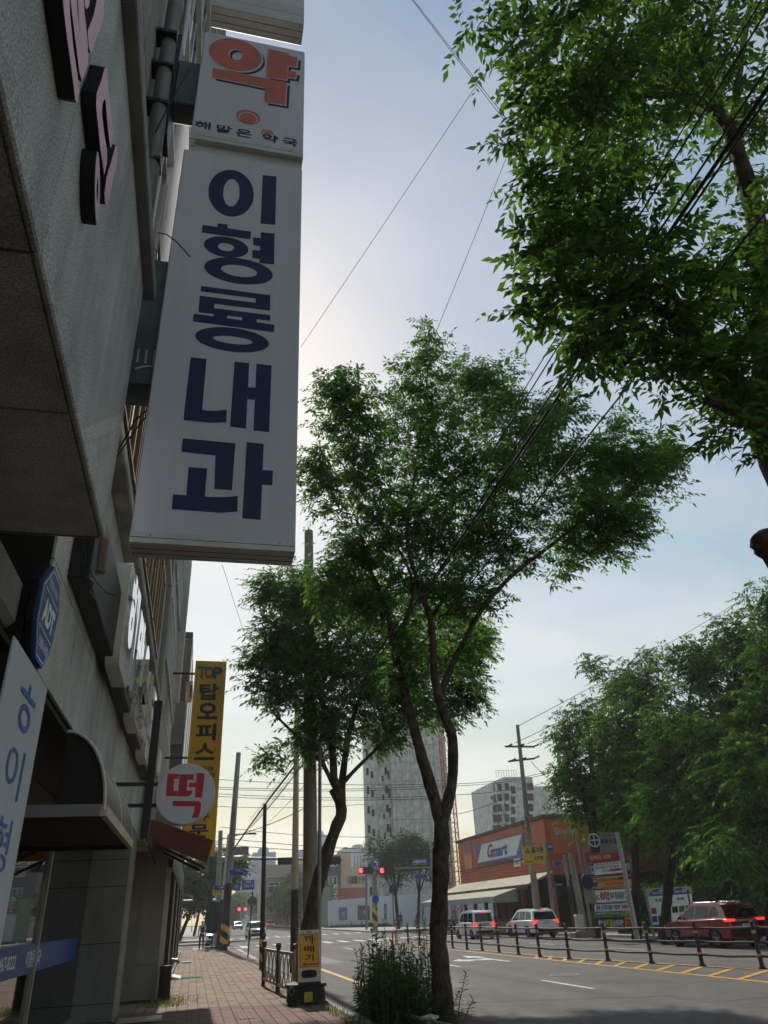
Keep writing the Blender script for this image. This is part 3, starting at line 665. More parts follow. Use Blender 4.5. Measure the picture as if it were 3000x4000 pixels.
for s, dz, h_, ww in (('안전을 지키는', .26, .09, .5), ('1588-6400', -.36, .10, .5)): text(s, cc + X * .004 - Y * wY * ww / 2 + Z * wZ * dz, Y * wY * ww, Z * wZ * h_, m_lw, ad, .01)
for dz in (.20, -.19): MB().box(cc[0] + .002, cc[0] + .004, cc[1] - wY * .36, cc[1] + wY * .36, cc[2] + wZ * dz - .004, cc[2] + wZ * dz + .004).build('rule', m_lw, ad)
# white vertical banner by the door
xbn = -1.0; bB = AX(185, 2690, xbn); bA = Vector((xbn, AX(85, 2500, xbn)[1], bB[2]))
bn = T('standing_banner', 'white banner with thin blue letters hanging at the left edge', 'banner', (xbn, bB[1], 0))
ytl = bB[1] - 1.0
MB().prism([(xbn, ytl, bB[2] + .0), (xbn, bB[1], bB[2]), (xbn, bB[1], .5), (xbn, ytl, .5)], (-.01, 0, 0)).build('cloth', M('banner_cloth', (182, 184, 188), rough=0.6, var=0.05), bn)
MB().cyl((xbn - .02, bB[1] - .02, 0), (xbn - .02, bB[1] - .02, bB[2] + .02), .012).build('pole', m_alu, bn)
m_blu = M('blue_ink', (38, 84, 160), rough=0.5)
for s, z in (('ㅎ', 2.62), ('이', 2.28), ('형', 1.92), ('룡', 1.55)):
    text(s, (xbn + .004, bB[1] - .66, z), Y * .40, Z * .26, m_blu, bn, .0, name='letter')

# arched canopy over the door
zc_ = 2.66; cn_, cf_ = G(405, 3165, zc_), G(520, 3300, zc_); xo = cn_[0]
can = T('arched_canopy', 'small dark arched canopy with pale metal frame over the clinic door', 'canopy', (XW, (cn_[1] + cf_[1]) / 2, zc_))
ztop = 3.42
arc = [Vector((XW + (xo - XW) * math.sin(a), 0, zc_ + (ztop - zc_) * math.cos(a))) for a in np.linspace(0, math.pi / 2, 14)]
m_poly = M('smoked_polycarbonate', (16, 16, 16), rough=0.7, var=0.1)
sh = MB()
for a_, c_ in zip(arc[:-1], arc[1:]): sh.poly(a_ + Y * cn_[1], c_ + Y * cn_[1], c_ + Y * cf_[1], a_ + Y * cf_[1])
for a_, c_ in zip(arc[:-1], arc[1:]): sh.poly(a_ * .985 + Vector((0, cn_[1], .02)), a_ * .985 + Vector((0, cf_[1], .02)), c_ * .985 + Vector((0, cf_[1], .02)), c_ * .985 + Vector((0, cn_[1], .02)))
sh.build('shell', m_poly, can, smooth=True)
for yy in (cn_[1], (cn_[1] + cf_[1]) / 2, cf_[1]): MB().tube([p + Y * yy for p in arc], .018, 6).build('rib', m_trim, can, smooth=True)
MB().poly(*([Vector((XW, cn_[1] + .02, zc_ + .06))] + [p + Y * (cn_[1] + .02) for p in arc])).build('end_panel', m_poly, can)
MB().box(xo - .03, xo + .03, cn_[1], cf_[1], zc_ - .05, zc_ + .05).build('front_rail', M('cream_rail', (196, 184, 150), rough=0.5), can)
for yy in (cn_[1], cf_[1]): MB().box(-2.9, xo - .032, yy - .03, yy + .03, zc_ - .055, zc_ + .055).build('cross_rail', M('grey_rail', (128, 128, 128), rough=0.5) if yy == cn_[1] else m_dark, can)
MB().box(-2.9, xo - .05, cn_[1] + .05, cf_[1] - .05, zc_ + .0, zc_ + .03).build('ceiling', m_poly, can)

# row of white channel letters on a dark box
lt = T('white_channel_letters', 'row of glossy white channel letters on a dark box along the granite wall', 'letters', (XW, 13, 5))
XL = -1.08
MB().box(XW + .01, XW + .20, AX(440, 2420, XL)[1] - 1.2, 18.4, 4.55, 5.4).build('backing_box', m_dark, lt, bevel=.01)
m_gloss = M('glossy_acrylic', (206, 212, 216), rough=0.06, var=0.05, spec=0.9, coat=0.6)
m_ret = M('letter_return', (206, 202, 194), rough=0.5, var=0.08)
ys_ = AX(525, 2220, XL)[1]; step = (17.8 - ys_) / 6
for i, s in enumerate('해맑은약국점'):
    yy = ys_ - .15 + i * step; ww = step * .86; z_ = 4.45; hh = 1.42
    r_ = 0.2; outl = []
    for (cy_, cz_, a0) in ((yy + ww - r_, z_ + hh - r_, 0), (yy + r_, z_ + hh - r_, 90), (yy + r_, z_ + r_, 180), (yy + ww - r_, z_ + r_, 270)):
        for a in range(0, 91, 18): outl.append(Vector((XL - .02, cy_ + r_ * math.cos(rad(a0 + a)), cz_ + r_ * math.sin(rad(a0 + a)))))
    if i % 2 == 0 or i == 0: bd_ = MB().prism(outl, (-.17, 0, 0)).build('return', m_ret, lt, fix=True)
    else:
        v_, f_ = glyphs(s, .09); b_ = MB()
        for dxx in (0,): b_.add([Vector((XL - .02, yy + ww * a, z_ + hh * c)) for a, c in v_], f_)
        me_ = b_; bd_ = MB().box(XL - .19, XL - .02, yy + .05, yy + ww - .05, z_ + .12, z_ + hh - .1).build('return', m_ret, lt, bevel=.04)
    v_, f_ = glyphs(s, .06)
    n_ = len(v_); fr = [Vector((XL + .03, yy + .05 + (ww - .1) * a, z_ + .08 + (hh - .16) * c)) for a, c in v_]; bb_ = MB().add(fr, f_)
    ed = {}
    for fc_ in f_:
        for k in range(len(fc_)):
            e = (fc_[k], fc_[(k + 1) % len(fc_)]); ed[tuple(sorted(e))] = ed.get(tuple(sorted(e)), []) + [e]
    bk_ = [v - X * .05 for v in fr]; bb_.add(fr + bk_, [(e[0][0], e[0][0] + n_, e[0][1] + n_, e[0][1]) for e in ed.values() if len(e) == 1])
    bb_.build('face', m_gloss, bd_)
cable('loose_cable', 'tangle of bare cable hanging from a conduit under the stone band', [AX(325, 2110, -1.2), AX(315, 2180, -1.2), AX(330, 2250, -1.15), AX(365, 2275, -1.1), AX(350, 2310, -1.1), AX(380, 2350, -1.1)], .007)
cable('loose_cable', 'brown cable end drooping across the black letter box', [AX(330, 2130, -1.2), AX(335, 2200, -1.15), AX(365, 2255, -1.1), AX(415, 2315, -1.05), AX(455, 2328, -1.0)], .007)
cdt = MB().cyl(AX(360, 2235, -1.25), AX(375, 2105, -1.25), .13, n=14).build('conduit_stub', M('old_conduit', (104, 92, 74), rough=0.7, var=0.3), smooth=True); tag(cdt, 'stubby rusty conduit under the end of the stone band', 'pipe')

# black post with the round rice-cake sign
yd = 12.0
c0 = AY(724, 3100, yd); rD = (AY(842, 3100, yd)[0] - AY(607, 3100, yd)[0]) / 2
rs_ = T('round_sign', 'round white sign with one bold red letter on a black post', 'sign', (c0[0], yd, c0[2] - rD))
MB().lathe((0, 0, 0), [(.001, 0), (rD - .01, 0), (rD, .012), (rD, .15), (rD - .01, .16), (.001, .16)], 56)
dsk = MB(); prof = [(rD - .012, 0), (rD, .012), (rD, .15), (rD - .012, .162)]
for r_, h_ in prof: pass
n_ = 56; vs = []
for r_, h_ in prof: vs += [c0 + Vector((r_ * math.cos(2 * math.pi * k / n_), h_, r_ * math.sin(2 * math.pi * k / n_))) for k in range(n_)]
fs = [(i * n_ + k, i * n_ + (k + 1) % n_, (i + 1) * n_ + (k + 1) % n_, (i + 1) * n_ + k) for i in range(3) for k in range(n_)] + [tuple(range(n_)), tuple(range(4 * n_ - 1, 3 * n_ - 1, -1))]
dsk.add(vs, fs); dsk.build('box', m_trim, rs_, smooth=True, fix=True)
MB().ell(c0 - Y * .003, X, Z, rD - .02, rD - .02, 56).build('face', m_face, rs_)
m_red = M('sign_red', (186, 38, 52), rough=0.5, var=0.06)
trace([[(290, 1308), (415, 1308), (412, 1362), (362, 1362), (352, 1490), (400, 1492), (398, 1548), (290, 1550), (272, 1536)], [(420, 1312), (572, 1312), (570, 1372), (503, 1372), (494, 1486), (562, 1490), (545, 1530), (510, 1552), (400, 1552)],
       [(605, 1298), (675, 1298), (690, 1312), (662, 1566), (585, 1562)], [(525, 1402), (603, 1404), (600, 1452), (517, 1450)],
       [(348, 1600), (630, 1603), (652, 1622), (648, 1690), (622, 1780), (550, 1780), (578, 1712), (582, 1658), (345, 1655)]], [], R6, yd, .006, m_red, rs_)
pb = AY(607, 3000, yd)
MB().box(pb[0] - .12, pb[0] + .0, yd + .02, yd + .14, 2.75, 4.75).build('post', m_dark, rs_)
for z_ in (c0[2] + .15, c0[2] - .15): MB().box(XW, pb[0] + .1, yd + .05, yd + .1, z_ - .025, z_ + .025).build('arm', m_dark, rs_)
MB().box(pb[0] - .12, pb[0] + .05, yd + .2, yd + .5, c0[2] + .32, c0[2] + .7).build('control_box', m_trim, rs_, bevel=.03)

# folded brown awning
ya_ = 19.6
aw = T('folding_awning', 'folded brown fabric awning under the yellow vertical sign', 'awning', AY(700, 3330, ya_))
m_brn = M('brown_canvas', (104, 56, 42), rough=0.85, var=0.2, scale=3)
A0, A1, A2, A3, A4 = [AY(*p, ya_) for p in ((566, 3222), (592, 3200), (832, 3282), (806, 3372), (618, 3296))]
MB().prism([A0, A1, A2, A3, A4], (0, .03, 0)).build('side_panel', m_brn, aw)
d4 = Y * 4.2
MB().poly(A1 + Y * .03, A2 + Y * .03, A2 + d4, A1 + d4).build('canopy', m_brn, aw)
MB().poly(A2 + Y * .03 + X * .004, A3 + Y * .03 + X * .004, AY(800, 3400, ya_) + d4 * .6, A2 + d4 + X * .004).build('valance', m_brn, aw)
for k, (p, q) in enumerate((((612, 3300), (800, 3392)), ((600, 3260), (790, 3345)), ((640, 3330), (780, 3400)))):
    MB().tube([AY(*p, ya_ + .3 + k), AY(*q, ya_ + .3 + k)], .035, 8).build('frame_bar', m_dark if k else m_brn, aw)
MB().tube([AY(566, 3230, ya_ + .1), AY(575, 3290, ya_ + .1), AY(612, 3380, ya_ + .1)], .03, 8).build('folding_arm', m_dark, aw)
MB().tube([AY(580, 3230, ya_ - .05), AY(552, 3260, ya_ - .05), AY(575, 3300, ya_ - .05)], .018, 6).build('crank', m_alu, aw)

# yellow vertical sign
yt_ = 23.4
xl, xr = AY(765, 2580, yt_)[0], AY(886, 2580, yt_)[0]; zt_, zbm = AY(825, 2582, yt_)[2], AY(770, 3270, yt_)[2]
m_yface = M('yellow_face', (246, 190, 40), rough=0.5, var=0.08, scale=1.5)
ts = signbox('yellow_vertical_sign', 'long yellow vertical sign with dark letters further along the left facades', xl, xr, zbm - .5, zt_, yt_, .22, 0, face=m_yface, side=M('yellow_sign_side', (226, 200, 150), rough=0.5))
W_ = xr - xl
m_ink = M('dark_ink', (38, 44, 54), rough=0.5)
for s, u, cm in (('T', .10, (46, 160, 132)), ('O', .33, (214, 84, 74)), ('P', .60, (44, 90, 172))):
    a_ = AY(*R6((640, 270)), yt_)[2]; h_ = AY(*R6((640, 155)), yt_)[2] - a_
    text(s, (xl + W_ * (u - .015), yt_ - .006, a_ - .02), X * W_ * .29, Z * (h_ + .04), m_ink, ts, .05, name='letter_outline')
    text(s, (xl + W_ * u, yt_ - .008, a_), X * W_ * .26, Z * h_, M('letter_' + s, cm, rough=0.5), ts, .02, name='letter')
for s, t0, t1 in (('탑', 332, 512), ('오', 540, 718), ('피', 762, 945), ('스', 975, 1158)):
    ym = (xl + xr) / 2; a_, b_ = AY(*R6((700, t1)), yt_)[2], AY(*R6((700, t0)), yt_)[2]
    text(s, (ym - W_ * .31, yt_ - .006, a_), X * W_ * .62, Z * (b_ - a_), m_ink, ts, .035, name='letter')
m_ind = M('indigo_ink', (52, 50, 110), rough=0.5)
for s, t0, t1, mm, wd in (('전문점', 1225, 1275, m_ink, .6), ('462-4242', 1295, 1345, m_ink, .7), ('사무', 1700, 1820, m_ind, .55), ('문', 1850, 1990, m_ind, .55)):
    a_, b_ = AY(*R6((680, t1)), yt_)[2], AY(*R6((680, t0)), yt_)[2]
    text(s, ((xl + xr) / 2 - W_ * wd / 2, yt_ - .006, a_), X * W_ * wd, Z * (b_ - a_), mm, ts, .03, name='letter')
for z_ in (4.5, 6.0, zt_ - .4): MB().box(-1.2, xl, yt_ + .08, yt_ + .12, z_ - .03, z_ + .03).build('arm', m_dark, ts)
rst = T('rusty_sign_panel', 'small rusty white panel behind the yellow vertical sign', 'sign', AY(735, 2700, yt_ + 1))
MB().prism([AY(*R6(p), yt_ + 1) for p in ((490, 310), (565, 300), (545, 530), (480, 535))], (0, .05, 0)).build('panel', M('rusty_white', (176, 164, 156), var=0.45, scale=6), rst)
MB().prism([AY(*R6(p), yt_ + .99) for p in ((535, 345), (560, 350), (545, 500), (525, 470))], (0, .005, 0)).build('rust_patch', M('rust', (110, 50, 42), var=0.3), rst)
# ================================================================== trees
def barkmat(name, a, b):
    m = bpy.data.materials.new(name); m.use_nodes = True; t = m.node_tree; L = t.links; p = t.nodes['Principled BSDF']; p.inputs['Roughness'].default_value = .92; p.inputs['Specular IOR Level'].default_value = .15
    tcn = t.nodes.new('ShaderNodeTexCoord'); mp = t.nodes.new('ShaderNodeMapping'); mp.inputs['Scale'].default_value = (1, 1, .3); L.new(tcn.outputs['Object'], mp.inputs[0])
    n = t.nodes.new('ShaderNodeTexNoise'); n.inputs['Scale'].default_value = 24; n.inputs['Detail'].default_value = 6; n.inputs['Roughness'].default_value = .7; L.new(mp.outputs[0], n.inputs['Vector'])
    n2 = t.nodes.new('ShaderNodeTexNoise'); n2.inputs['Scale'].default_value = 5; n2.inputs['Detail'].default_value = 5; L.new(tcn.outputs['Object'], n2.inputs['Vector'])
    ad_ = t.nodes.new('ShaderNodeMath'); ad_.operation = 'ADD'; L.new(n.outputs['Fac'], ad_.inputs[0]); L.new(n2.outputs['Fac'], ad_.inputs[1])
    r = t.nodes.new('ShaderNodeMapRange'); r.inputs[1].default_value = .75; r.inputs[2].default_value = 1.3; L.new(ad_.outputs[0], r.inputs[0])
    mx = t.nodes.new('ShaderNodeMixRGB'); mx.inputs[1].default_value = (*lin(a), 1); mx.inputs[2].default_value = (*lin(b), 1); L.new(r.outputs[0], mx.inputs[0]); L.new(mx.outputs[0], p.inputs['Base Color'])
    bp = t.nodes.new('ShaderNodeBump'); bp.inputs['Strength'].default_value = 1.0; bp.inputs['Distance'].default_value = .035; L.new(ad_.outputs[0], bp.inputs['Height']); L.new(bp.outputs[0], p.inputs['Normal'])
    return m
m_bark = barkmat('zelkova_bark', (44, 38, 33), (112, 98, 84))
lf_near = leafmat('leaf_near', (56, 92, 34), (28, 60, 26), 0.5, glow=2.8)
lf_mid = leafmat('leaf_mid', (72, 112, 50), (36, 76, 40), 0.5, glow=2.8)
lf_park = leafmat('leaf_park', (70, 116, 42), (30, 64, 28), 0.36, sheen=.01, glow=2.3)
lf_far = leafmat('leaf_far', (56, 94, 40), (30, 62, 30), 0.3, sheen=.012)
def nrm(a): return a / np.maximum(np.linalg.norm(a, axis=-1, keepdims=True), 1e-9)
def leaves(P, D, L, W, R):
    """P base points, D blade directions -> folded two-triangle leaves"""
    n = len(P); up = nrm(np.array([0, 0, 1.0]) + R.normal(0, .34, (n, 3)))
    wv = nrm(np.cross(D, up)); nn = nrm(np.cross(wv, D)); s = R.uniform(.5, 1.25, (n, 1))
    L_ = L * s; W_ = W * s
    v = np.stack([P, P + D * L_ * .42 + wv * W_ * .5 + nn * W_ * .16, P + D * L_ - nn * L_ * .08, P + D * L_ * .42 - wv * W_ * .5 + nn * W_ * .16], 1).reshape(-1, 3)
    i = np.arange(n)[:, None] * 4
    f = np.concatenate([i + np.array([[0, 1, 2]]), i + np.array([[0, 2, 3]])], 1).reshape(-1, 3)
    return v, f
def sprigs(C, O, k, nl, Ls, L, W, R, droop=.35, twig=True):
    """k leafy twigs at each cluster point C, growing away from O"""
    n = len(C); C = np.repeat(C, k, 0); O = np.repeat(O, k, 0)
    d = nrm((nrm(C - O) * .9 + R.normal(0, .75, C.shape)) * np.array([1, 1, .6]) + np.array([0, 0, -.1]))
    ls = Ls * R.uniform(.55, 1.25, (len(C), 1)); p0 = C + R.normal(0, .32, C.shape) * Ls
    P, D = [], []; sd = nrm(np.cross(d, np.array([0, 0, 1.0]) + R.normal(0, .3, d.shape)))
    for i in range(nl):
        t = (i + .6) / nl; pos = p0 + d * ls * t + np.array([0, 0, -1.0]) * droop * ls * t * t
        sgn = 1 if i % 2 else -1
        dd = nrm(d * .6 + sd * sgn * .75 + np.array([0, 0, -1.0]) * (.35 + .5 * droop) + R.normal(0, .13, d.shape)) if i < nl - 1 else nrm(d + np.array([0, 0, -.7]))
        P.append(pos); D.append(dd)
    v, f = leaves(np.concatenate(P), np.concatenate(D), L, W, R)
    tw = None
    if twig:
        e = p0 + d * ls + np.array([0, 0, -1.0]) * droop * ls; r = Ls * .009
        a = nrm(np.cross(d, np.array([.3, .2, 1.0]))) * r; b = nrm(np.cross(d, a)) * r
        mdp = p0 + d * ls * .5 + np.array([0, 0, -1.0]) * droop * ls * .25
        tv = np.stack([p0 + a, p0 - a * .5 + b, p0 - a * .5 - b, mdp + a * .8, mdp - a * .4 + b * .8, mdp - a * .4 - b * .8, e, ], 1).reshape(-1, 3)
        i = np.arange(len(p0))[:, None] * 7
        tf = np.concatenate([i + np.array([q]) for q in ((0, 1, 4), (0, 4, 3), (1, 2, 5), (1, 5, 4), (2, 0, 3), (2, 3, 5), (3, 4, 6), (4, 5, 6), (5, 3, 6))], 1).reshape(-1, 3)
        tw = (tv, tf)
    return v, f, tw
def tree(name, label, base, limbs, blobs, L, W, k, nl, Ls, mat, seed, group=None, bark=None, tr0=.03, droop=.35, twig=True, nseg=10):
    R = np.random.default_rng(seed); rd = random.Random(seed)
    base = Vector(base); t = T(name, label, 'tree', base, group); tb = MB(); nodes = []; nrad = []
    for lb in limbs:
        pts, rr = [], []
        for si in range(len(lb) - 1):
            (a, ra), (b, rb_) = lb[si], lb[si + 1]; za_ = lb[max(si - 1, 0)][0]; zb_ = lb[min(si + 2, len(lb) - 1)][0]
            m = max(3, int((b - a).length / .22))
            for i in range(m):                       # Catmull-Rom, so limbs bend instead of kinking
                q = i / m; q2, q3 = q * q, q * q * q
                pts.append(.5 * ((2 * a) + (b - za_) * q + (2 * za_ - 5 * a + 4 * b - zb_) * q2 + (3 * a - za_ - 3 * b + zb_) * q3)); rr.append(ra + (rb_ - ra) * q)
        pts.append(lb[-1][0]); rr.append(lb[-1][1])
        for i in range(1, len(pts) - 1): pts[i] = pts[i] + Vector((rd.uniform(-1, 1), rd.uniform(-1, 1), rd.uniform(-.4, .4))) * rr[i] * .08
        tb.tube(pts, [r * rd.uniform(.93, 1.09) for r in rr], nseg + 2)
        s0 = 0 if lb is not limbs[0] else int(len(pts) * .55)
        for p, r in zip(pts[s0:], rr[s0:]): nodes.append(np.array(p)); nrad.append(r)
    C, O = [], []
    for c, rv, n in blobs:
        u = nrm(R.normal(0, 1, (n, 3))) * (R.uniform(0, 1, (n, 1)) ** (1 / 2.3)); c = np.array(c)
        C.append(c + u * np.array(rv)); O.append(np.repeat((c * .75 + np.array(base) * .25 + np.array([0, 0, .0]))[None], n, 0))
    C = np.concatenate(C); O = np.concatenate(O)
    ND = np.array(nodes); order = np.argsort([np.min(np.linalg.norm(ND - c, axis=1)) for c in C])
    NB = np.zeros((len(ND) + len(C) * 3, 3)); NB[:len(ND)] = ND; NR = np.zeros(len(NB)); NR[:len(ND)] = nrad; cnt = len(ND)
    for idx in order:
        c = C[idx]; dist = np.linalg.norm(NB[:cnt] - c, axis=1); j = int(np.argmin(dist + np.maximum(0, NB[:cnt, 2] - c[2]) * .6))
        a = NB[j]; r0 = min(NR[j] * .7, tr0 * max(.35, min(1.6, dist[j]))); m1 = a * .55 + c * .45 + R.normal(0, .06, 3) * dist[j] + np.array([0, 0, .06 * dist[j]])
        r0 = max(r0, .006)
        tb.tube([Vector(a), Vector(m1), Vector(c)], [r0, r0 * .75, max(.004, r0 * .4)], 5, cap=False)
        NB[cnt] = m1; NR[cnt] = r0 * .75; NB[cnt + 1] = c; NR[cnt + 1] = max(.006, r0 * .5); cnt += 2
    tb.build('trunk', bark or m_bark, t, smooth=True)
    v, f, tw = sprigs(C, O, k, nl, Ls, L, W, R, droop, twig)
    o0 = np.array(base)
    if tw: 
        o = mesh_np('twigs', tw[0] - o0, tw[1], bark or m_bark, t)
    mesh_np('crown', v - o0, f, mat, t)
    return t
S = 3000 / 1659.0
def blob(px, py, rpx, y, n, dy=1.0, base_d=None):
    c = AY(px * S, py * S, y); d = (c - Vector((0, 0, EYE))).length
    r = rpx * S / 3340 * d * 1.0
    return (c, (r, r * dy, r), n)
def limb(pts, y0, y1=None):
    n = len(pts); out_ = []
    for i, (px, py, r) in enumerate(pts):
        y = y0 if y1 is None else y0 + (y1 - y0) * i / (n - 1)
        out_.append((AY(px * S, py * S, y), r))
    return out_
# tree beside the weeds (middle of the picture)
y1 = G(1735, 4010)[1]; b1_ = G(1735, 4010)
L1 = [[(b1_ + Vector((0, 0, -.1)), .24), (AY(1735, 3960, y1), .18), (AY(1722, 3800, y1), .155), (AY(1712, 3620, y1), .145), (AY(1720, 3420, y1), .145), (AY(1726, 3260, y1), .15), (AY(1725, 3190, y1), .13)],
      limb([(952, 1775, .115), (905, 1610, .105), (870, 1480, .09), (848, 1390, .075), (838, 1330, .06), (800, 1230, .045), (770, 1120, .03)], y1, y1 + .9),
      limb([(955, 1775, .115), (975, 1700, .10), (978, 1600, .095), (960, 1545, .09), (940, 1470, .08), (930, 1340, .07), (905, 1270, .05), (880, 1150, .04), (900, 1000, .025), (925, 800, .012)], y1, y1 - .6),
      limb([(945, 1520, .07), (975, 1440, .065), (1005, 1380, .06), (1045, 1310, .05), (1110, 1240, .045), (1200, 1170, .035), (1300, 1090, .025)], y1, y1 - 1.2),
      limb([(930, 1340, .05), (960, 1290, .045), (1010, 1230, .035), (1060, 1120, .03), (1080, 980, .02)], y1, y1 + .8),
      limb([(850, 1395, .045), (880, 1330, .04), (890, 1250, .03), (840, 1150, .025)], y1 + .5, y1 - 1.2)]
B1 = [blob(*a[:3], y1 + a[3], a[4], 1.5) for a in ((760, 890, 85, .2, 60), (720, 850, 50, -.6, 22), (900, 880, 110, .3, 75), (1050, 880, 95, .1, 60), (1150, 950, 110, -.8, 85), (1290, 1010, 110, -1.1, 100), (1380, 1030, 90, -1.2, 75), (1260, 1130, 95, -1.0, 80), (1330, 1140, 60, -1.2, 34),
     (1080, 1060, 130, -.3, 110), (920, 1020, 130, .2, 110), (780, 1020, 95, .4, 70), (860, 1150, 110, .3, 90), (990, 1180, 90, 0, 60), (760, 1170, 80, .6, 48), (928, 790, 36, -.5, 11), (926, 745, 20, -.5, 6), (925, 712, 10, -.5, 3), (690, 1010, 45, 0, 18), (700, 1080, 45, .2, 16), (1215, 1230, 34, -1, 8), (1100, 1180, 70, -.6, 34), (1010, 830, 50, 0, 20), (1090, 850, 50, .2, 18), (1420, 990, 50, -1.2, 20), (1190, 900, 50, -.5, 20), (880, 1440, 45, .1, 8), (985, 1340, 50, .2, 10), (720, 1250, 60, .8, 26), (830, 1300, 75, .5, 40), (960, 1270, 75, -.2, 40), (1035, 1290, 50, -.6, 18), (905, 1390, 65, .2, 26), (1000, 1420, 60, .2, 20), (860, 1470, 45, .4, 14), (760, 1300, 70, .8, 34))]
tree('zelkova_tree', 'forked street tree in the middle, its trunk rising from the tall weeds', b1_, L1, B1, .135, .054, 7, 8, .38, lf_mid, 5, 'street trees along the near kerb')
# second tree further on, behind the small yellow sandwich board
y2 = 22.5; b2_ = Vector((AY(1190, 3700, y2)[0] - .02, y2, 0))
L2 = [[(b2_ + Vector((0, 0, -.1)), .24), (AY(1200, 3680, y2), .22), (AY(1235, 3480, y2), .19), (AY(1290, 3290, y2), .17), (AY(1335, 3165, y2), .17), (AY(1300, 3080, y2), .14)],
      limb([(738, 1730, .13), (722, 1680, .11), (715, 1600, .10), (690, 1500, .08), (640, 1400, .06), (570, 1330, .04)], y2, y2 - .6),
      limb([(738, 1735, .12), (742, 1660, .10), (760, 1560, .08), (800, 1450, .06), (850, 1350, .04)], y2, y2 + 1),
      limb([(722, 1700, .07), (690, 1640, .06), (640, 1590, .045), (590, 1540, .03)], y2, y2 - 1),
      limb([(742, 1690, .07), (790, 1640, .05), (880, 1560, .04), (980, 1480, .03)], y2, y2 + .5)]
B2 = [blob(*a[:3], y2 + a[3], int(a[4] * 1.45), 1.2) for a in ((580, 1280, 40, -.3, 22), (640, 1270, 70, .2, 46), (592, 1385, 58, -.3, 42), (700, 1380, 115, .3, 120), (610, 1470, 75, -.4, 60), (740, 1500, 105, .2, 95), (840, 1430, 95, .6, 80), (960, 1400, 90, .6, 75), (1035, 1380, 45, .6, 24), (690, 1590, 62, -.2, 42), (830, 1590, 40, .2, 18), (1000, 1500, 55, .6, 34), (930, 1530, 55, .6, 26), (860, 1520, 60, .4, 30), (540, 1430, 22, -.3, 7), (600, 1640, 30, -.6, 8), (780, 1290, 90, .6, 60), (900, 1300, 80, .8, 40))]
tree('zelkova_tree', 'leaning street tree behind the yellow sandwich board, crown beside the yellow sign', b2_, L2, B2, .17, .07, 7, 8, .52, lf_mid, 8, 'street trees along the near kerb', tr0=.035)
# near tree whose branches fill the upper right
b0_ = Vector((4.15, 4.0, 0))
L0 = [[(b0_, .24), (Vector((4.2, 4.0, 2)), .20), (Vector((4.28, 4.0, 3.8)), .17), (AY(2985, 1640, 4.0), .13)],
      [(AY(3000, 1720, 4.0), .11), (AY(2930, 1560, 3.95), .085), (AY(2790, 1400, 3.8), .06), (AY(2640, 1250, 3.6), .045), (AY(2500, 1150, 3.5), .03), (AY(2350, 1000, 3.4), .02)],
      [(AY(2990, 1650, 4.0), .12), (AY(2985, 1300, 4.0), .10), (AY(2960, 900, 4.0), .09), (AY(2890, 620, 3.9), .075), (AY(2830, 480, 3.85), .06), (AY(2700, 380, 3.7), .045), (AY(2520, 370, 3.6), .03), (AY(2300, 330, 3.5), .02)],
      [(AY(2830, 480, 3.85), .05), (AY(2740, 250, 3.8), .04), (AY(2650, 50, 3.7), .03), (AY(2600, -200, 3.6), .02)],
      [(AY(2860, 520, 3.9), .05), (AY(2900, 200, 4.1), .04), (AY(2960, -150, 4.2), .03)],
      [(AY(3110, 2250, 4.0), .12), (AY(3030, 2150, 3.95), .112), (AY(2992, 2112, 3.93), .108), (AY(2970, 2092, 3.92), .075), (AY(2958, 2082, 3.92), .02)],
      [(AY(2990, 1690, 4.0), .07), (AY(2900, 1620, 3.7), .05), (AY(2760, 1560, 3.5), .03)]]
B0 = [blob(*a[:3], 3.6 + a[3], max(2, int(a[4] * .62)), 1.6) for a in ((1110, 70, 60, -.1, 16), (1250, 110, 130, 0, 85), (1420, 90, 140, .1, 95), (1580, 90, 140, .2, 90), (1160, 220, 75, -.1, 32), (1290, 280, 115, 0, 70), (1195, 380, 65, -.1, 26), (1420, 230, 105, .1, 55), (1600, 300, 100, .3, 45), (1170, 520, 55, -.1, 22), (1280, 500, 110, 0, 62), (1380, 530, 75, .1, 30), (1200, 630, 55, -.1, 20), (1310, 660, 105, 0, 60), (1430, 680, 105, .1, 55), (1560, 620, 62, .2, 24), (1610, 720, 100, .2, 44), (1550, 830, 75, .1, 30), (1470, 790, 60, 0, 20), (1630, 880, 55, .2, 20), (1590, 930, 36, .1, 10), (1270, 750, 40, 0, 12), (1600, 520, 80, .4, 22), (1040, 60, 26, -.1, 3), (1340, -80, 120, 0, 40), (1560, -90, 130, .1, 40))]
tree('zelkova_tree', 'nearest street tree whose leafy branches fill the upper right of the view', b0_, L0, B0, .115, .047, 4, 8, .30, lf_near, 3, 'street trees along the near kerb', tr0=.03)

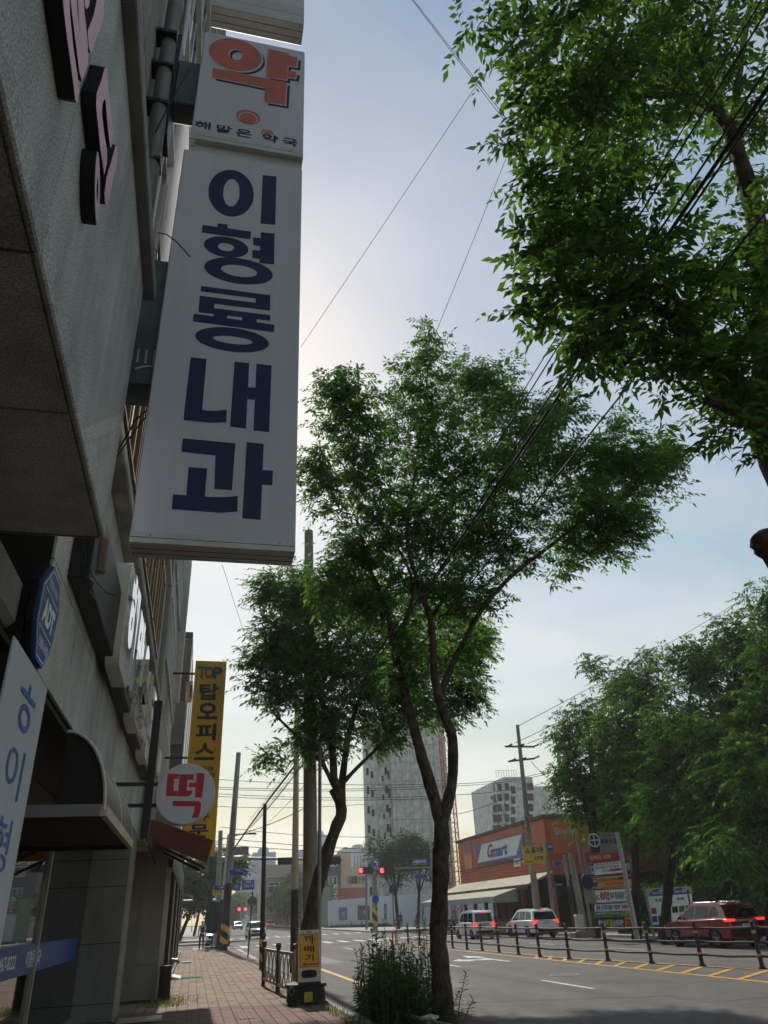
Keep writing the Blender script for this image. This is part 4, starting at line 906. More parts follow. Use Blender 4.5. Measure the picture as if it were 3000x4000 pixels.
# ================================================================== weeds round the middle tree
m_stem = M('weed_stem', (70, 82, 46), rough=0.8)
lf_weed = leafmat('leaf_weed', (70, 108, 48), (42, 78, 38), .4)
wd_ = T('weed_clump', 'clump of tall dark green weeds round the trunk of the middle street tree', 'plant', (3.6, 15, 0))
Rw = np.random.default_rng(4)
def stalk(p, h, lean, nleaf, L, W, dens=1.0):
    q = [p, p + Vector((lean[0] * .4, lean[1] * .4, h * .5)), p + Vector((lean[0], lean[1], h))]
    sb = MB().tube(q, [.010, .008, .004], 5).build('stalk', m_stem, wd_)
    t = np.linspace(.12, 1.0, nleaf); P = np.array([np.array(q[0]) * (1 - s) ** 2 + 2 * np.array(q[1]) * s * (1 - s) + np.array(q[2]) * s * s for s in t])
    a = np.arange(nleaf) * 2.4 + Rw.uniform(0, 6); D = np.stack([np.cos(a), np.sin(a), np.where(t > .9, 1.2, .25 - .2 * (1 - t))], 1) + Rw.normal(0, .12, (nleaf, 3))
    sc_ = (1.05 - .65 * np.clip(t - .5, 0, 1) * 1.4)[:, None]
    v, f = leaves(P, nrm(D) * sc_, L, W, Rw); mesh_np('foliage', v - np.array(wd_.location), f, lf_weed, sb)
for px, py in ((1412, 3710), (1440, 3690), (1470, 3650), (1500, 3640), (1545, 3600), (1590, 3620), (1622, 3590), (1648, 3540), (1660, 3600), (1690, 3650), (1640, 3640), (1610, 3680), (1575, 3690), (1530, 3700), (1490, 3720), (1450, 3740), (1420, 3760), (1560, 3740), (1600, 3760), (1650, 3700), (1680, 3730), (1400, 3790), (1470, 3790), (1520, 3800), (1570, 3820), (1620, 3830), (1675, 3800), (1440, 3840), (1495, 3860), (1700, 3820), (1660, 3860), (1540, 3880), (1820, 3800), (1850, 3900), (1800, 3960), (1790, 3880)):
    y = random.uniform(14.6, 16.4) if px < 1740 else 13.6; tp = AY(px, py, y); lx = random.uniform(-.14, .10) if px < 1740 else .25
    stalk(Vector((tp[0] - lx, y - .05, 0)), tp[2], (lx, .05), int(26 + tp[2] * 26), .15, .022)
for px, py in ((1450, 3620), (1470, 3660), (1440, 3700), (1500, 3600)):
    y = 15.4; tp = AY(px, py, y); stalk(Vector((tp[0] + .08, y, 0)), tp[2], (-.08, 0), 16, .17, .09)
for k in range(190):                                             # low filling shoots
    x_, y_ = random.uniform(3.15, 4.15), random.uniform(14.3, 16.6)
    stalk(Vector((x_, y_, 0)), random.uniform(.35, 1.15), (random.uniform(-.2, .15), random.uniform(-.1, .1)), 26, .17, .034)
# dark soil of the tree pit
MB().box(3.24, 4.9, 12.6, 17.2, -.2, .02).build('planting_strip', m_earth, kind='structure')
grs = MB()
for k in range(900):
    if k < 450: x_, y_ = random.gauss(-.45, .3), random.uniform(20.5, 23)
    elif k < 700: x_, y_ = random.uniform(2.2, 2.95), random.uniform(18.5, 24)
    else: x_, y_ = random.uniform(2.7, 3.0), random.uniform(15, 19)
    h = random.uniform(.03, .14); a = random.uniform(0, 6.3); d = Vector((math.cos(a), math.sin(a), 0)); p = Vector((x_, y_, 0))
    grs.poly(p - d * .01, p + d * .01, p + Vector((random.uniform(-.05, .05), random.uniform(-.05, .05), h)))
grs.build('grass_tufts', leafmat('grass_blade', (104, 112, 52), (78, 96, 44), .3), label='short dry grass growing in the pavement edges', cat='grass', kind='stuff')
# ================================================================== street furniture on the near pavement
m_conp = granite('pole_concrete', (150, 144, 134), speck=0.15, scale=40, stain=0.25)
m_pgal = M('galvanised_pole', (140, 142, 142), rough=0.5, metal=0.4, var=0.15)
m_pdark = M('pole_dark_paint', (58, 52, 48), rough=0.6, var=0.2)
m_hy, m_hb = M('hazard_yellow', (226, 178, 36), rough=0.5), M('hazard_black', (24, 24, 24), rough=0.5)
def pole(name, label, base, top, r0, r1, mat, cat='pole', group=None, dark_to=None, hazard=None):
    base, top = Vector(base), Vector(top); t = T(name, label, cat, base, group)
    pts = [base.lerp(top, k / 6) for k in range(7)]; rr = [r0 + (r1 - r0) * k / 6 for k in range(7)]
    MB().tube(pts, rr, 14).build('shaft', mat, t, smooth=True)
    d = (top - base); l = d.length
    if dark_to:
        q = base + d * (dark_to / l); MB().cyl(base, q, r0 + .004, r0 + (r1 - r0) * dark_to / l + .004, 14).build('dark_sleeve', m_pdark, t, smooth=True)
    if hazard:
        z0_, z1_ = hazard; rr_ = r0 + .008; n = 24; b = MB(); b2 = MB()
        for k in range(n):
            a0, a1 = 2 * math.pi * k / n, 2 * math.pi * (k + 1) / n
            for j in range(12):
                za, zb = z0_ + (z1_ - z0_) * j / 12, z0_ + (z1_ - z0_) * (j + 1) / 12
                f = b if int((k / n * 2 + j / 12 * 2.0) * 1.5) % 2 == 0 else b2
                P = lambda a, z: base + d * (z / l) + Vector((rr_ * math.cos(a), rr_ * math.sin(a), 0))
                f.poly(P(a0, za), P(a1, za), P(a1, zb), P(a0, zb))
        b.build('hazard_stripe', m_hy, t); b2.build('hazard_stripe', m_hb, t)
    return t
pA = G(1022, 3787); pole('lamp_pole', 'slim dark pole with striped foot at the end of the low railing', pA, AY(1035, 3140, pA[1]), .10, .075, m_pdark, hazard=(.25, 1.0))
pB = G(1148, 3800); pole('lamp_pole', 'slender pole, cream above and dark below, behind the sandwich board', pB, AY(1160, 2740, pB[1]), .14, .09, M('cream_pole', (186, 176, 150), rough=0.5, var=0.1), dark_to=AY(1150, 3475, pB[1])[2])
yc_ = 23.8; pC = Vector((AY(1216, 3640, yc_)[0], yc_, 0)); pole('utility_pole', 'thick tall concrete utility pole standing beside the leaning tree', pC, AY(1206, 2075, yc_), .235, .155, m_conp)
MB().cyl(AY(1246, 3640, 22.0) * 1 - Z * AY(1246, 3640, 22.0)[2], AY(1250, 2900, 22.0), .06, .05, 10).build('steel_pole', m_pgal, smooth=True, label='grey steel pole half hidden by the leaning tree trunk', cat='pole')
pD = G(872, 3712); tD = pole('utility_pole', 'concrete pole with yellow and black stripes at the side street corner', pD, AY(932, 2940, pD[1]), .27, .17, m_conp, hazard=(.35, 1.5), dark_to=3.9)
pD2 = G(850, 3708); t_ = pole('steel_pole', 'thin pale steel lamp pole next to the striped concrete pole', pD2, AY(893, 3260, pD2[1]), .12, .09, M('pale_pole', (196, 196, 190), rough=0.5), dark_to=3.0)
la0, la1 = AY(893, 3262, pD2[1]), AY(985, 3256, pD2[1])
MB().tube([la0, la0.lerp(la1, .6), la1], .05, 6).build('lamp_arm', m_pgal, t_); MB().obox(la1, X * .28, Y * .12, Z * .06).build('lamp_head', m_dark, t_, bevel=.03)
pE = Vector(G(845, 3700)); pole('utility_pole', 'grey pole with fittings left of the striped pole', pE, AY(862, 3245, pE[1]), .2, .17, m_pgal)
MB().tube([AY(822, 3420, 66) * 1, AY(828, 3190, 66)], .14, 8).build('utility_pole', m_dark, label='thin dark pole top with crossarms behind the grey pole', cat='pole')
# round sign seen from behind
pR = G(968, 3742); rsn = T('round_traffic_sign', 'round traffic sign seen from behind on a thin post by the kerb', 'sign', pR)
c_ = AY(985, 3522, pR[1]); MB().cyl(pR, Vector((c_[0], pR[1], c_[2] + .45)), .035, n=8).build('post', m_pdark, rsn)
rr_ = (AY(1003, 3522, pR[1])[0] - AY(967, 3522, pR[1])[0]) / 2; MB().cyl(c_ - Y * .05, c_ - Y * .075, rr_ * 1.0, n=28).build('disc', M('sign_back_grey', (120, 116, 110), rough=0.5), rsn)
MB().box(c_[0] - rr_ * .7, c_[0] + rr_ * .7, pR[1] - .09, pR[1] - .076, c_[2] + .12, c_[2] + .18).build('bracket', m_pgal, rsn)
MB().box(c_[0] - rr_ * .7, c_[0] + rr_ * .7, pR[1] - .09, pR[1] - .076, c_[2] - .18, c_[2] - .12).build('bracket', m_pgal, rsn)

# sandwich board on a heavy rubber base
bc = G(1203, 3925); yb_ = bc[1]
base_ = T('rubber_base', 'big black rubber weight with a carrying hole under the sandwich board', 'base', bc)
wv = lambda px: AY(px, 3880, yb_)[0]
zk = AY(1205, 3838, yb_)[2]
prof = [(wv(1112), wv(1288), 0, .40), (wv(1118), wv(1284), .08 * zk, .40), (wv(1126), wv(1276), .12 * zk, .36), (wv(1130), wv(1272), .74 * zk, .34), (wv(1122), wv(1280), .78 * zk, .36), (wv(1122), wv(1280), .93 * zk, .36), (wv(1150), wv(1262), zk, .28)]
vs, fs = [], []
for x0, x1, z_, dp in prof:
    cxm = (x0 + x1) / 2; hw = (x1 - x0) / 2
    for k in range(24):
        a = 2 * math.pi * k / 24; ca, sa = math.cos(a), math.sin(a)
        vs.append(Vector((cxm + hw * math.copysign(abs(ca) ** .5, ca), yb_ + .3 + dp * math.copysign(abs(sa) ** .5, sa), z_)))
for i in range(len(prof) - 1):
    for k in range(24): fs.append((i * 24 + k, i * 24 + (k + 1) % 24, (i + 1) * 24 + (k + 1) % 24, (i + 1) * 24 + k))
fs.append(tuple(range((len(prof) - 1) * 24, len(prof) * 24)))
m_rub = M('black_rubber', (30, 30, 31), rough=0.7, var=0.2, scale=4)
MB().add(vs, fs).build('body', m_rub, base_, smooth=True)
MB().ring(AY(1139, 3872, yb_ - .06) - Y * .03, X, Z, .055, .085, .035, .06, d=(0, .05, 0), n=18).build('lug', M('rubber_worn', (110, 108, 104)), base_)
cs = AY(1204, 3896, yb_ - .07) - Y * .02; MB().box(cs[0] - .09, cs[0] + .09, cs[1] - .004, cs[1], cs[2] - .08, cs[2] + .10).build('sticker', M('yellow_sticker', (214, 186, 50), var=0.3, scale=20), base_)
ab = T('sandwich_board', 'yellow sandwich board with dark hand-lettering on the rubber base', 'board', AY(1208, 3838, yb_))
zt0, zt1 = zk + .005, AY(1210, 3634, yb_)[2]
xl_, xr_ = AY(1163, 3838, yb_)[0], AY(1255, 3838, yb_)[0]; xl2, xr2 = AY(1169, 3634, yb_)[0], AY(1253, 3634, yb_)[0]
m_cream = M('cream_plastic', (206, 198, 178), rough=0.5, var=0.12, scale=5)
MB().prism([(xl_, yb_, zt0), (xr_, yb_, zt0), (xr2, yb_ + .22, zt1), (xl2, yb_ + .22, zt1)], (0, .05, 0)).build('front_panel', m_cream, ab, bevel=.012)
MB().prism([(xl_, yb_ + .55, zt0), (xr_, yb_ + .55, zt0), (xr2, yb_ + .30, zt1), (xl2, yb_ + .30, zt1)], (0, .05, 0)).build('rear_panel', M('orange_plastic', (200, 120, 60), rough=0.5), ab, bevel=.012)
H_ = zt1 - zt0
def onb(u, v, off=.004):                    # point on the slanted front panel
    xx0 = xl_ + (xl2 - xl_) * v; xx1 = xr_ + (xr2 - xr_) * v
    return Vector((xx0 + (xx1 - xx0) * u, yb_ + .22 * v - off, zt0 + H_ * v))
m_ory = M('board_yellow', (232, 168, 30), rough=0.5, var=0.06); m_orr = M('board_red', (190, 60, 34), rough=0.5); m_brk = M('board_ink', (52, 32, 24), rough=0.5)
MB().poly(onb(.08, .28, .003), onb(.93, .28, .003), onb(.93, .925, .003), onb(.08, .925, .003)).build('border', m_orr, ab)
MB().poly(onb(.11, .295, .005), onb(.90, .295, .005), onb(.90, .91, .005), onb(.11, .91, .005)).build('poster', m_ory, ab)
for s, v0, v1_, u0, u1 in (('꽈', .72, .90, .28, .76), ('배', .56, .70, .28, .74), ('기', .395, .535, .32, .70)):
    o_ = onb(u0, v0, .008); text(s, o_, onb(u1, v0, .008) - o_, onb(u0, v1_, .008) - o_, m_brk, ab, .022, name='letter')
MB().poly(onb(.17, .335, .007), onb(.34, .375, .007), onb(.34, .348, .007), onb(.88, .352, .007), onb(.88, .322, .007), onb(.34, .318, .007), onb(.34, .295, .007)).build('arrow', m_orr, ab)
b_ = MB(); n = 28
b_.poly(*[onb(.49 + .34 * math.copysign(abs(math.cos(2 * math.pi * k / n)) ** .6, math.cos(2 * math.pi * k / n)), .155 + .075 * math.copysign(abs(math.sin(2 * math.pi * k / n)) ** .6, math.sin(2 * math.pi * k / n)), .003) for k in range(n)]).build('hand_hole', m_blk, ab)
MB().poly(onb(.40, .955, .003), onb(.62, .955, .003), onb(.62, .975, .003), onb(.40, .975, .003)).build('hand_slot', m_blk, ab)

# low railing with crossed bars
rp_ = [G(1028, 3852), G(1084, 3880), G(1150, 3905)]
rl = T('low_railing', 'short weathered railing with crossed bars left of the sandwich board', 'railing', rp_[1])
m_rail = M('railing_grey', (150, 146, 134), rough=0.5, metal=0.3, var=0.25, scale=8)
for p in rp_:
    MB().cyl(p, p + Z * 1.0, .06, .055, 10).build('post', m_pdark if p is not rp_[2] else m_rail, rl, smooth=True); MB().lathe(p + Z * 1.0, [(.075, 0), (.08, .04), (.05, .1), (.005, .12)], 10).build('cap', m_pdark, rl, smooth=True)
for a, c in zip(rp_[:-1], rp_[1:]):
    for z_ in (.90, .18): MB().bar(a + Z * z_, c + Z * z_, .06, .06).build('rail', m_rail, rl)
    for k in range(4):
        p, q = a.lerp(c, k / 4 + .03), a.lerp(c, k / 4 + .22)
        MB().bar(p + Z * .2, q + Z * .88, .025, .025).build('crossed_bar', m_rail, rl); MB().bar(q + Z * .2, p + Z * .88, .025, .025).build('crossed_bar', m_rail, rl)
# railing in front of the weeds, at the bottom edge
q0, q1 = AY(1440, 3925, 16.2), AY(1680, 3985, 13.6)
r2 = T('kerb_railing', 'pale railing bar and capped post in front of the weeds at the bottom edge', 'railing', (q1[0], q1[1], 0))
MB().tube([q0, q0.lerp(q1, .5), q1 - Z * .03, q1 + (q1 - q0) * .4], .035, 8).build('rail', m_rail, r2, smooth=True)
MB().box(q1[0] - .09, q1[0] + .09, q1[1] - .09, q1[1] + .09, 0, q1[2] + .02).build('post', m_rail, r2, bevel=.02)
MB().lathe((q1[0], q1[1], q1[2] + .02), [(.15, 0), (.15, .03), (.02, .06)], 4).build('cap', m_cream, r2)

# steel ramps at the shop doors
ry = G(560, 3985); rm = T('ribbed_ramp', 'ribbed steel ramp plate at the foot of the granite pier', 'ramp', ry)
MB().box(XW + .1, -.45, ry[1] - .55, ry[1] + .15, .02, .05).build('plate', m_alu, rm)
for k in range(11): MB().box(XW + .14 + k * .075, XW + .165 + k * .075, ry[1] - .53, ry[1] + .13, .05, .058).build('rib', m_alu, rm)
p = G(700, 3822); rm2 = T('loading_ramp', 'white plastic doorstep ramp with a green mat on the pavement', 'ramp', p)
MB().prism([(p[0] - .35, p[1] - .6, .0), (p[0] + .05, p[1] - .6, .0), (p[0] + .05, p[1] - .6, .03), (p[0] - .35, p[1] - .6, .12)], (0, 1.6, 0)).build('ramp', m_wal, rm2)
MB().box(p[0] + .05, p[0] + .75, p[1] - .3, p[1] + .5, .002, .018).build('mat', M('green_mat', (40, 110, 70), rough=0.9), rm2)
p = G(722, 3762); tag(MB().box(p[0] - .15, p[0] + .3, p[1] - .3, p[1] + .4, .002, .05).build('door_mat', m_dark), 'black door mat by the shopfronts', 'mat')
p = Vector((-.55, 22.2, 0)); br = T('black_bin', 'black barrel with a wall tap standing by the dark shopfront', 'bin', p)
MB().lathe(p, [(.13, 0), (.15, .05), (.14, .66), (.15, .7), (.14, .74), (.02, .74)], 14).build('barrel', m_rub, br, smooth=True); MB().tube([p + Vector((.12, -.1, .86)), p + Vector((.26, -.15, .84)), p + Vector((.3, -.16, .78))], .04, 8).build('spout', m_pgal, br, smooth=True)

# folded green parasol, open green sunshade
pc = G(826, 3705); pu = T('folded_parasol', 'tall folded dark green parasol at the side street corner', 'parasol', pc)
m_grn = M('parasol_green', (34, 58, 52), rough=0.85, var=0.15, scale=2)
zt_ = AY(818, 3515, pc[1])[2]; vs = []; n = 20
for j, (r, z_) in enumerate(((.36, .95), (.60, 1.15), (.55, 1.9), (.44, 2.9), (.26, zt_ - .6), (.12, zt_ - .08), (.02, zt_))):
    for k in range(n): a = 2 * math.pi * k / n; q = r * (1 + .14 * (k % 2)); vs.append(pc + Vector((q * math.cos(a), q * math.sin(a), z_)))
fs = [(i * n + k, i * n + (k + 1) % n, (i + 1) * n + (k + 1) % n, (i + 1) * n + k) for i in range(6) for k in range(n)]
MB().add(vs, fs).build('canopy', m_grn, pu, smooth=True); MB().cyl(pc, pc + Z * (zt_ + .02), .05, n=8).build('mast', m_pdark, pu)
MB().lathe(pc + Z * (zt_ - .1), [(.20, 0), (.16, .12), (.03, .18)], 12).build('cap', m_wal, pu); MB().box(pc[0] - .5, pc[0] + .5, pc[1] - .4, pc[1] + .4, 0, .12).build('foot', m_dark, pu, bevel=.02)
MB().tube([pc + Vector((-.1, 0, zt_ - .2)), pc + Vector((-.35, 0, zt_ + .75)), pc + Vector((-1.0, 0, zt_ + .55)), pc + Vector((-1.45, 0, zt_ - .1))], .06, 8).build('swan_arm', m_pdark, pu, smooth=True)
po = G(748, 3665); os_ = T('open_sunshade', 'open pale green sunshade over the far corner of the side street', 'parasol', po)
c_ = AY(738, 3545, po[1]); R_ = 2.3; n = 16; vs = [c_ + Z * .55]
for k in range(n): a = 2 * math.pi * k / n; vs.append(c_ + Vector((R_ * .55 * math.cos(a), R_ * .55 * math.sin(a), .3)))
for k in range(n): a = 2 * math.pi * k / n; vs.append(c_ + Vector((R_ * math.cos(a), R_ * math.sin(a), -.12)))
fs = [(0, 1 + k, 1 + (k + 1) % n) for k in range(n)] + [(1 + k, 1 + n + k, 1 + n + (k + 1) % n, 1 + (k + 1) % n) for k in range(n)]
MB().add(vs, fs).build('canopy', M('sage_canvas', (122, 146, 124), rough=0.8, var=0.08), os_); MB().tube([po + X * 2.4, c_ + Vector((2.4, 0, -.6)), c_ + Vector((1.2, 0, 1.2)), c_ + Vector((0, 0, .9)), c_ + Z * .5], .06, 8).build('arm', m_pdark, os_, smooth=True)
for px in (712, 748): q = G(px, 3640); tag(MB().cyl(q, q + Z * 1.0, .07, n=10).build('bollard', m_dark, smooth=True), ('dark bollard left of the walking man, nearer the shops' if px == 712 else 'dark bollard just left of the walking man'), 'bollard', 'bollards at the side street')
hb = T('bus_shelter_arch', 'pale arched rail projecting from the shopfronts by the sunshade', 'rail', AY(700, 3520, 52))
MB().tube([AY(692, 3520, 52), AY(755, 3518, 52), AY(750, 3503, 52), AY(735, 3496, 52), AY(692, 3494, 52)], .06, 8).build('tube', m_pgal, hb)

# ================================================================== people
def person(label, foot, h, rz, shirt, trous, hair, skin=(170, 128, 104), stride=.22, bag=None, arms=(.1, -.1), sleeve=True):
    foot = Vector(foot); t = T('person', label, 'person', foot); t.rotation_euler = (0, 0, rz)
    k = h / 1.75
    J = {'pel': (0, 0, .95), 'sp': (0, .0, 1.12), 'ch': (0, .01, 1.32), 'nk': (0, .02, 1.49), 'hd': (0, .04, 1.60), 'tp': (0, .045, 1.71),
         'hL': (-.1, 0, .92), 'kL': (-.1, stride * .55, .50), 'aL': (-.1, stride * .7, .09), 'tL': (-.1, stride * .7 + .16, .035),
         'hR': (.1, 0, .92), 'kR': (.1, -stride * .2, .50), 'aR': (.1, -stride * .95, .12), 'tR': (.1, -stride * .95 + .14, .035),
         'sL': (-.19, 0, 1.42), 'eL': (-.25, arms[1] * .6, 1.13), 'wL': (-.25, arms[1] * 1.4 + .05, .88), 'fL': (-.25, arms[1] * 1.6 + .07, .77),
         'sR': (.19, 0, 1.42), 'eR': (.25, arms[0] * .6, 1.13), 'wR': (.25, arms[0] * 1.4 + .05, .88), 'fR': (.25, arms[0] * 1.6 + .07, .77)}
    Rr = {'pel': .14, 'sp': .125, 'ch': .15, 'nk': .06, 'hd': .088, 'tp': .055, 'hL': .1, 'kL': .07, 'aL': .045, 'tL': .035, 'hR': .1, 'kR': .07, 'aR': .045, 'tR': .035, 'sL': .07, 'eL': .046, 'wL': .034, 'fL': .028, 'sR': .07, 'eR': .046, 'wR': .034, 'fR': .028}
    E_ = [('pel', 'sp'), ('sp', 'ch'), ('ch', 'nk'), ('nk', 'hd'), ('hd', 'tp')]
    for s_ in 'LR': E_ += [('pel', 'h' + s_), ('h' + s_, 'k' + s_), ('k' + s_, 'a' + s_), ('a' + s_, 't' + s_), ('ch', 's' + s_), ('s' + s_, 'e' + s_), ('e' + s_, 'w' + s_), ('w' + s_, 'f' + s_)]
    nm = list(J); me = bpy.data.meshes.new('body'); me.from_pydata([Vector(J[q]) * k for q in nm], [(nm.index(a), nm.index(b)) for a, b in E_], [])
    o = bpy.data.objects.new('body', me); col.objects.link(o)
    o.modifiers.new('s', 'SKIN'); sv = me.skin_vertices[0].data
    for i, q in enumerate(nm): sv[i].radius = (Rr[q] * k * (1.15 if q in ('pel', 'ch', 'sp') else 1), Rr[q] * k * (.8 if q in ('pel', 'ch', 'sp') else 1)); sv[i].use_root = q == 'pel'
    m_ = o.modifiers.new('d', 'SUBSURF'); m_.levels = 1; m_.render_levels = 1
    dg = bpy.context.evaluated_depsgraph_get(); me2 = bpy.data.meshes.new_from_object(o.evaluated_get(dg)); bpy.data.objects.remove(o)
    mats = [M('cloth_%d_%d_%d' % c, c, rough=0.85, var=0.12, scale=8) for c in (shirt, trous, skin)] + [M('shoe', (30, 30, 32))]
    me2.materials.clear(); [me2.materials.append(q) for q in mats]
    for pl in me2.polygons:
        z_, x_ = pl.center[2] / k, abs(pl.center[0]) / k
        pl.material_index = 3 if z_ < .085 else (2 if z_ > 1.47 or (x_ > .2 and z_ < (1.22 if sleeve else .84)) else (1 if z_ < .97 and x_ < .22 else 0)); pl.use_smooth = True
    link('body', me2, None, t)
    hm = MB()
    for i in range(6):
        for j in range(10):
            f = lambda a, b: Vector((0, .03, 1.635)) * k + Vector((.1 * math.cos(b) * math.cos(a), .112 * math.sin(b) * math.cos(a), .108 * math.sin(a))) * k
            a0, a1 = math.pi / 2 * i / 6, math.pi / 2 * (i + 1) / 6; b0, b1 = 2 * math.pi * j / 10, 2 * math.pi * (j + 1) / 10
            hm.poly(f(a0, b0), f(a0, b1), f(a1, b1), f(a1, b0))
    def lb(mb, nm_, mat, **kw):
        me_ = bpy.data.meshes.new(nm_); me_.from_pydata([tuple(v) for v in mb.v], [], mb.f); return link(nm_, me_, mat, t)
    lb(hm, 'hair', M('hair', hair, rough=0.7))
    if bag: 
        b_ = MB(); b_.obox(Vector((0, -.21, 1.22)) * k, X * .105 * k, Y * .06 * k, Z * .17 * k); o_ = lb(b_, 'backpack', M('bag', bag, rough=0.8))
        for s_ in (-1, 1): b_ = MB(); b_.tube([Vector((s_ * .1, -.13, 1.42)) * k, Vector((s_ * .12, 0, 1.50)) * k, Vector((s_ * .13, .13, 1.38)) * k, Vector((s_ * .12, .14, 1.15)) * k], .022, 6); lb(b_, 'strap', M('bag', bag))
    return t
pf = G(785, 3712); person('man in white shirt and dark trousers with black backpack walking away on the pavement', (pf[0], pf[1], 0), 1.74, rad(6), (222, 222, 224), (32, 34, 44), (26, 22, 20), bag=(24, 25, 30), stride=.3)
pq = Vector((AY(1566, 3600, 98)[0], 98, 0)); person('person in dark clothes standing by the white hoarding', pq, 1.7, rad(170), (44, 44, 50), (40, 40, 44), (24, 22, 22), stride=.05)
pq = Vector((AY(1775, 3600, 72)[0], 72, 0)); person('person in pale shirt by the shaded market front', pq, 1.68, rad(150), (176, 172, 164), (60, 58, 60), (30, 26, 24), stride=.12)

# ================================================================== vehicles
m_tyre = M('tyre', (24, 24, 25), rough=0.85); m_rim_ = M('alloy_rim', (150, 152, 154), rough=0.3, metal=0.8); m_under = M('underbody', (16, 16, 17), rough=0.8)
m_cglass = glass('car_glass', (10, 12, 14), rough=0.05, spec=0.45); m_chrome = M('chrome', (190, 192, 195), rough=0.15, metal=1.0)
m_tail = M('tail_light_lit', (255, 38, 30), rough=0.3, emit=1.6); m_taild = M('tail_lens', (120, 14, 18), rough=0.2, coat=.5); m_plate = M('number_plate', (206, 210, 206), rough=0.4)
m_head = M('head_lamp', (210, 216, 222), rough=0.1, spec=0.9)
def car(label, loc, rz, paint, sp, plate='34나 2851'):
    Lh, Wh = sp['L'] / 2, sp['W'] / 2; rw = sp['rw']; zb, zr = sp['belt'], sp['H']; fy, ry = sp['axf'], sp['axr']; cl_ = sp.get('sill', .30)
    t = T('car' if not sp.get('name') else sp['name'], label, sp.get('cat', 'car'), (0, 0, 0), None)
    def arch(cy):
        R_ = rw + .07; return [(cy + R_ * math.cos(a), rw + R_ * math.sin(a)) for a in np.linspace(0, math.pi, 11) if rw + R_ * math.sin(a) > cl_]
    prof = [(-Lh + .10, cl_)] + [p for p in sp['rear']] + [p for p in sp['top']] + [p for p in sp['front']] + [(Lh - .12, cl_)]
    prof += [(fy + rw + .07, cl_)] + arch(fy)[0:] + [(fy - rw - .07, cl_)] + [(ry + rw + .07, cl_)] + arch(ry) + [(ry - rw - .07, cl_)]
    def wide(y, z):                                      # plan taper and slight barrel side
        return Wh * (1 - .10 * (abs(y) / Lh) ** 5) * (1 - .035 * max(0, (z - .75)) - .04 * max(0, .55 - z))
    b = MB(); n = len(prof); secs = []
    for s_, ins in ((-1, 0), (-.955, .03), (-.75, .036), (.75, .036), (.955, .03), (1, 0)):
        vv = []
        for y, z in prof:
            e = .0 if ins else 1
            yy = y * (1 - .018 * e); zz = z - (.025 * e if z > zb - .12 else 0); vv.append(Vector((s_ * wide(yy, zz) if abs(s_) > .8 else s_ * Wh * (1 - .05 * (abs(y) / Lh) ** 5), yy + (.0 if abs(s_) > .8 else math.copysign(.03, y) * (abs(y) / Lh) ** 8), zz)))
        secs.append(vv)
    for i in range(len(secs) - 1): b.add(secs[i] + secs[i + 1], [(k, (k + 1) % n, n + (k + 1) % n, n + k) for k in range(n)])
    b.poly(*secs[0][::-1]); b.poly(*secs[-1])
    b.build('body', paint, t, smooth=True, fix=True)
    MB().box(-Wh + .2, Wh - .2, -Lh + .25, Lh - .25, cl_ - .08, cl_ + .35).build('underbody', m_under, t)
    gh = sp['house']                                    # cabin outline, rear base .. front base
    def gw(z): return Wh - .05 - (z - zb) / (zr - zb) * sp.get('tumble', .16)
    b = MB(); n = len(gh); sec = [[Vector((s_ * (gw(z) - d_), y, z + up_)) for y, z in gh] for s_, d_, up_ in ((-1, 0, -.012), (-1, .05, .0), (0, .0, .022), (1, .05, 0), (1, 0, -.012))]
    for v in sec[2]: v[0] = 0
    for i in range(4): b.add(sec[i] + sec[i + 1], [(k, k + 1, n + k + 1, n + k) for k in range(n - 1)])
    b.poly(*sec[0][::-1]); b.poly(*sec[-1]); b.build('cabin', paint, t, smooth=True, fix=True)
    for s_ in (-1, 1):
        for w_ in sp['win']: MB().prism([(s_ * (gw(z) + .004), y, z - .006) for y, z in w_], (-s_ * .02, 0, 0)).build('side_window', m_cglass, t, fix=True)
    def endglass(nm, p, q, i0, i1, out_):
        (ya, za), (yb2, zb2) = p, q; a0 = (ya + (yb2 - ya) * i0, za + (zb2 - za) * i0); a1 = (ya + (yb2 - ya) * i1, za + (zb2 - za) * i1)
        d = Vector((0, yb2 - ya, zb2 - za)); nn = Vector((0, d[2], -d[1])).normalized() * (.012 if out_ > 0 else -.012)
        if (nn[1] > 0) != (out_ > 0): nn = -nn
        nn = nn + Z * .012
        MB().prism([Vector((-gw(a0[1]) + .10, *a0)) + nn, Vector((gw(a0[1]) - .10, *a0)) + nn, Vector((gw(a1[1]) - .10, *a1)) + nn, Vector((-gw(a1[1]) + .10, *a1)) + nn], -nn * 1.2).build(nm, m_cglass, t, fix=True)
    endglass('rear_window', gh[0], gh[1], .08, .86, -1); endglass('windscreen', gh[-1], gh[-2], .06, .9, 1)
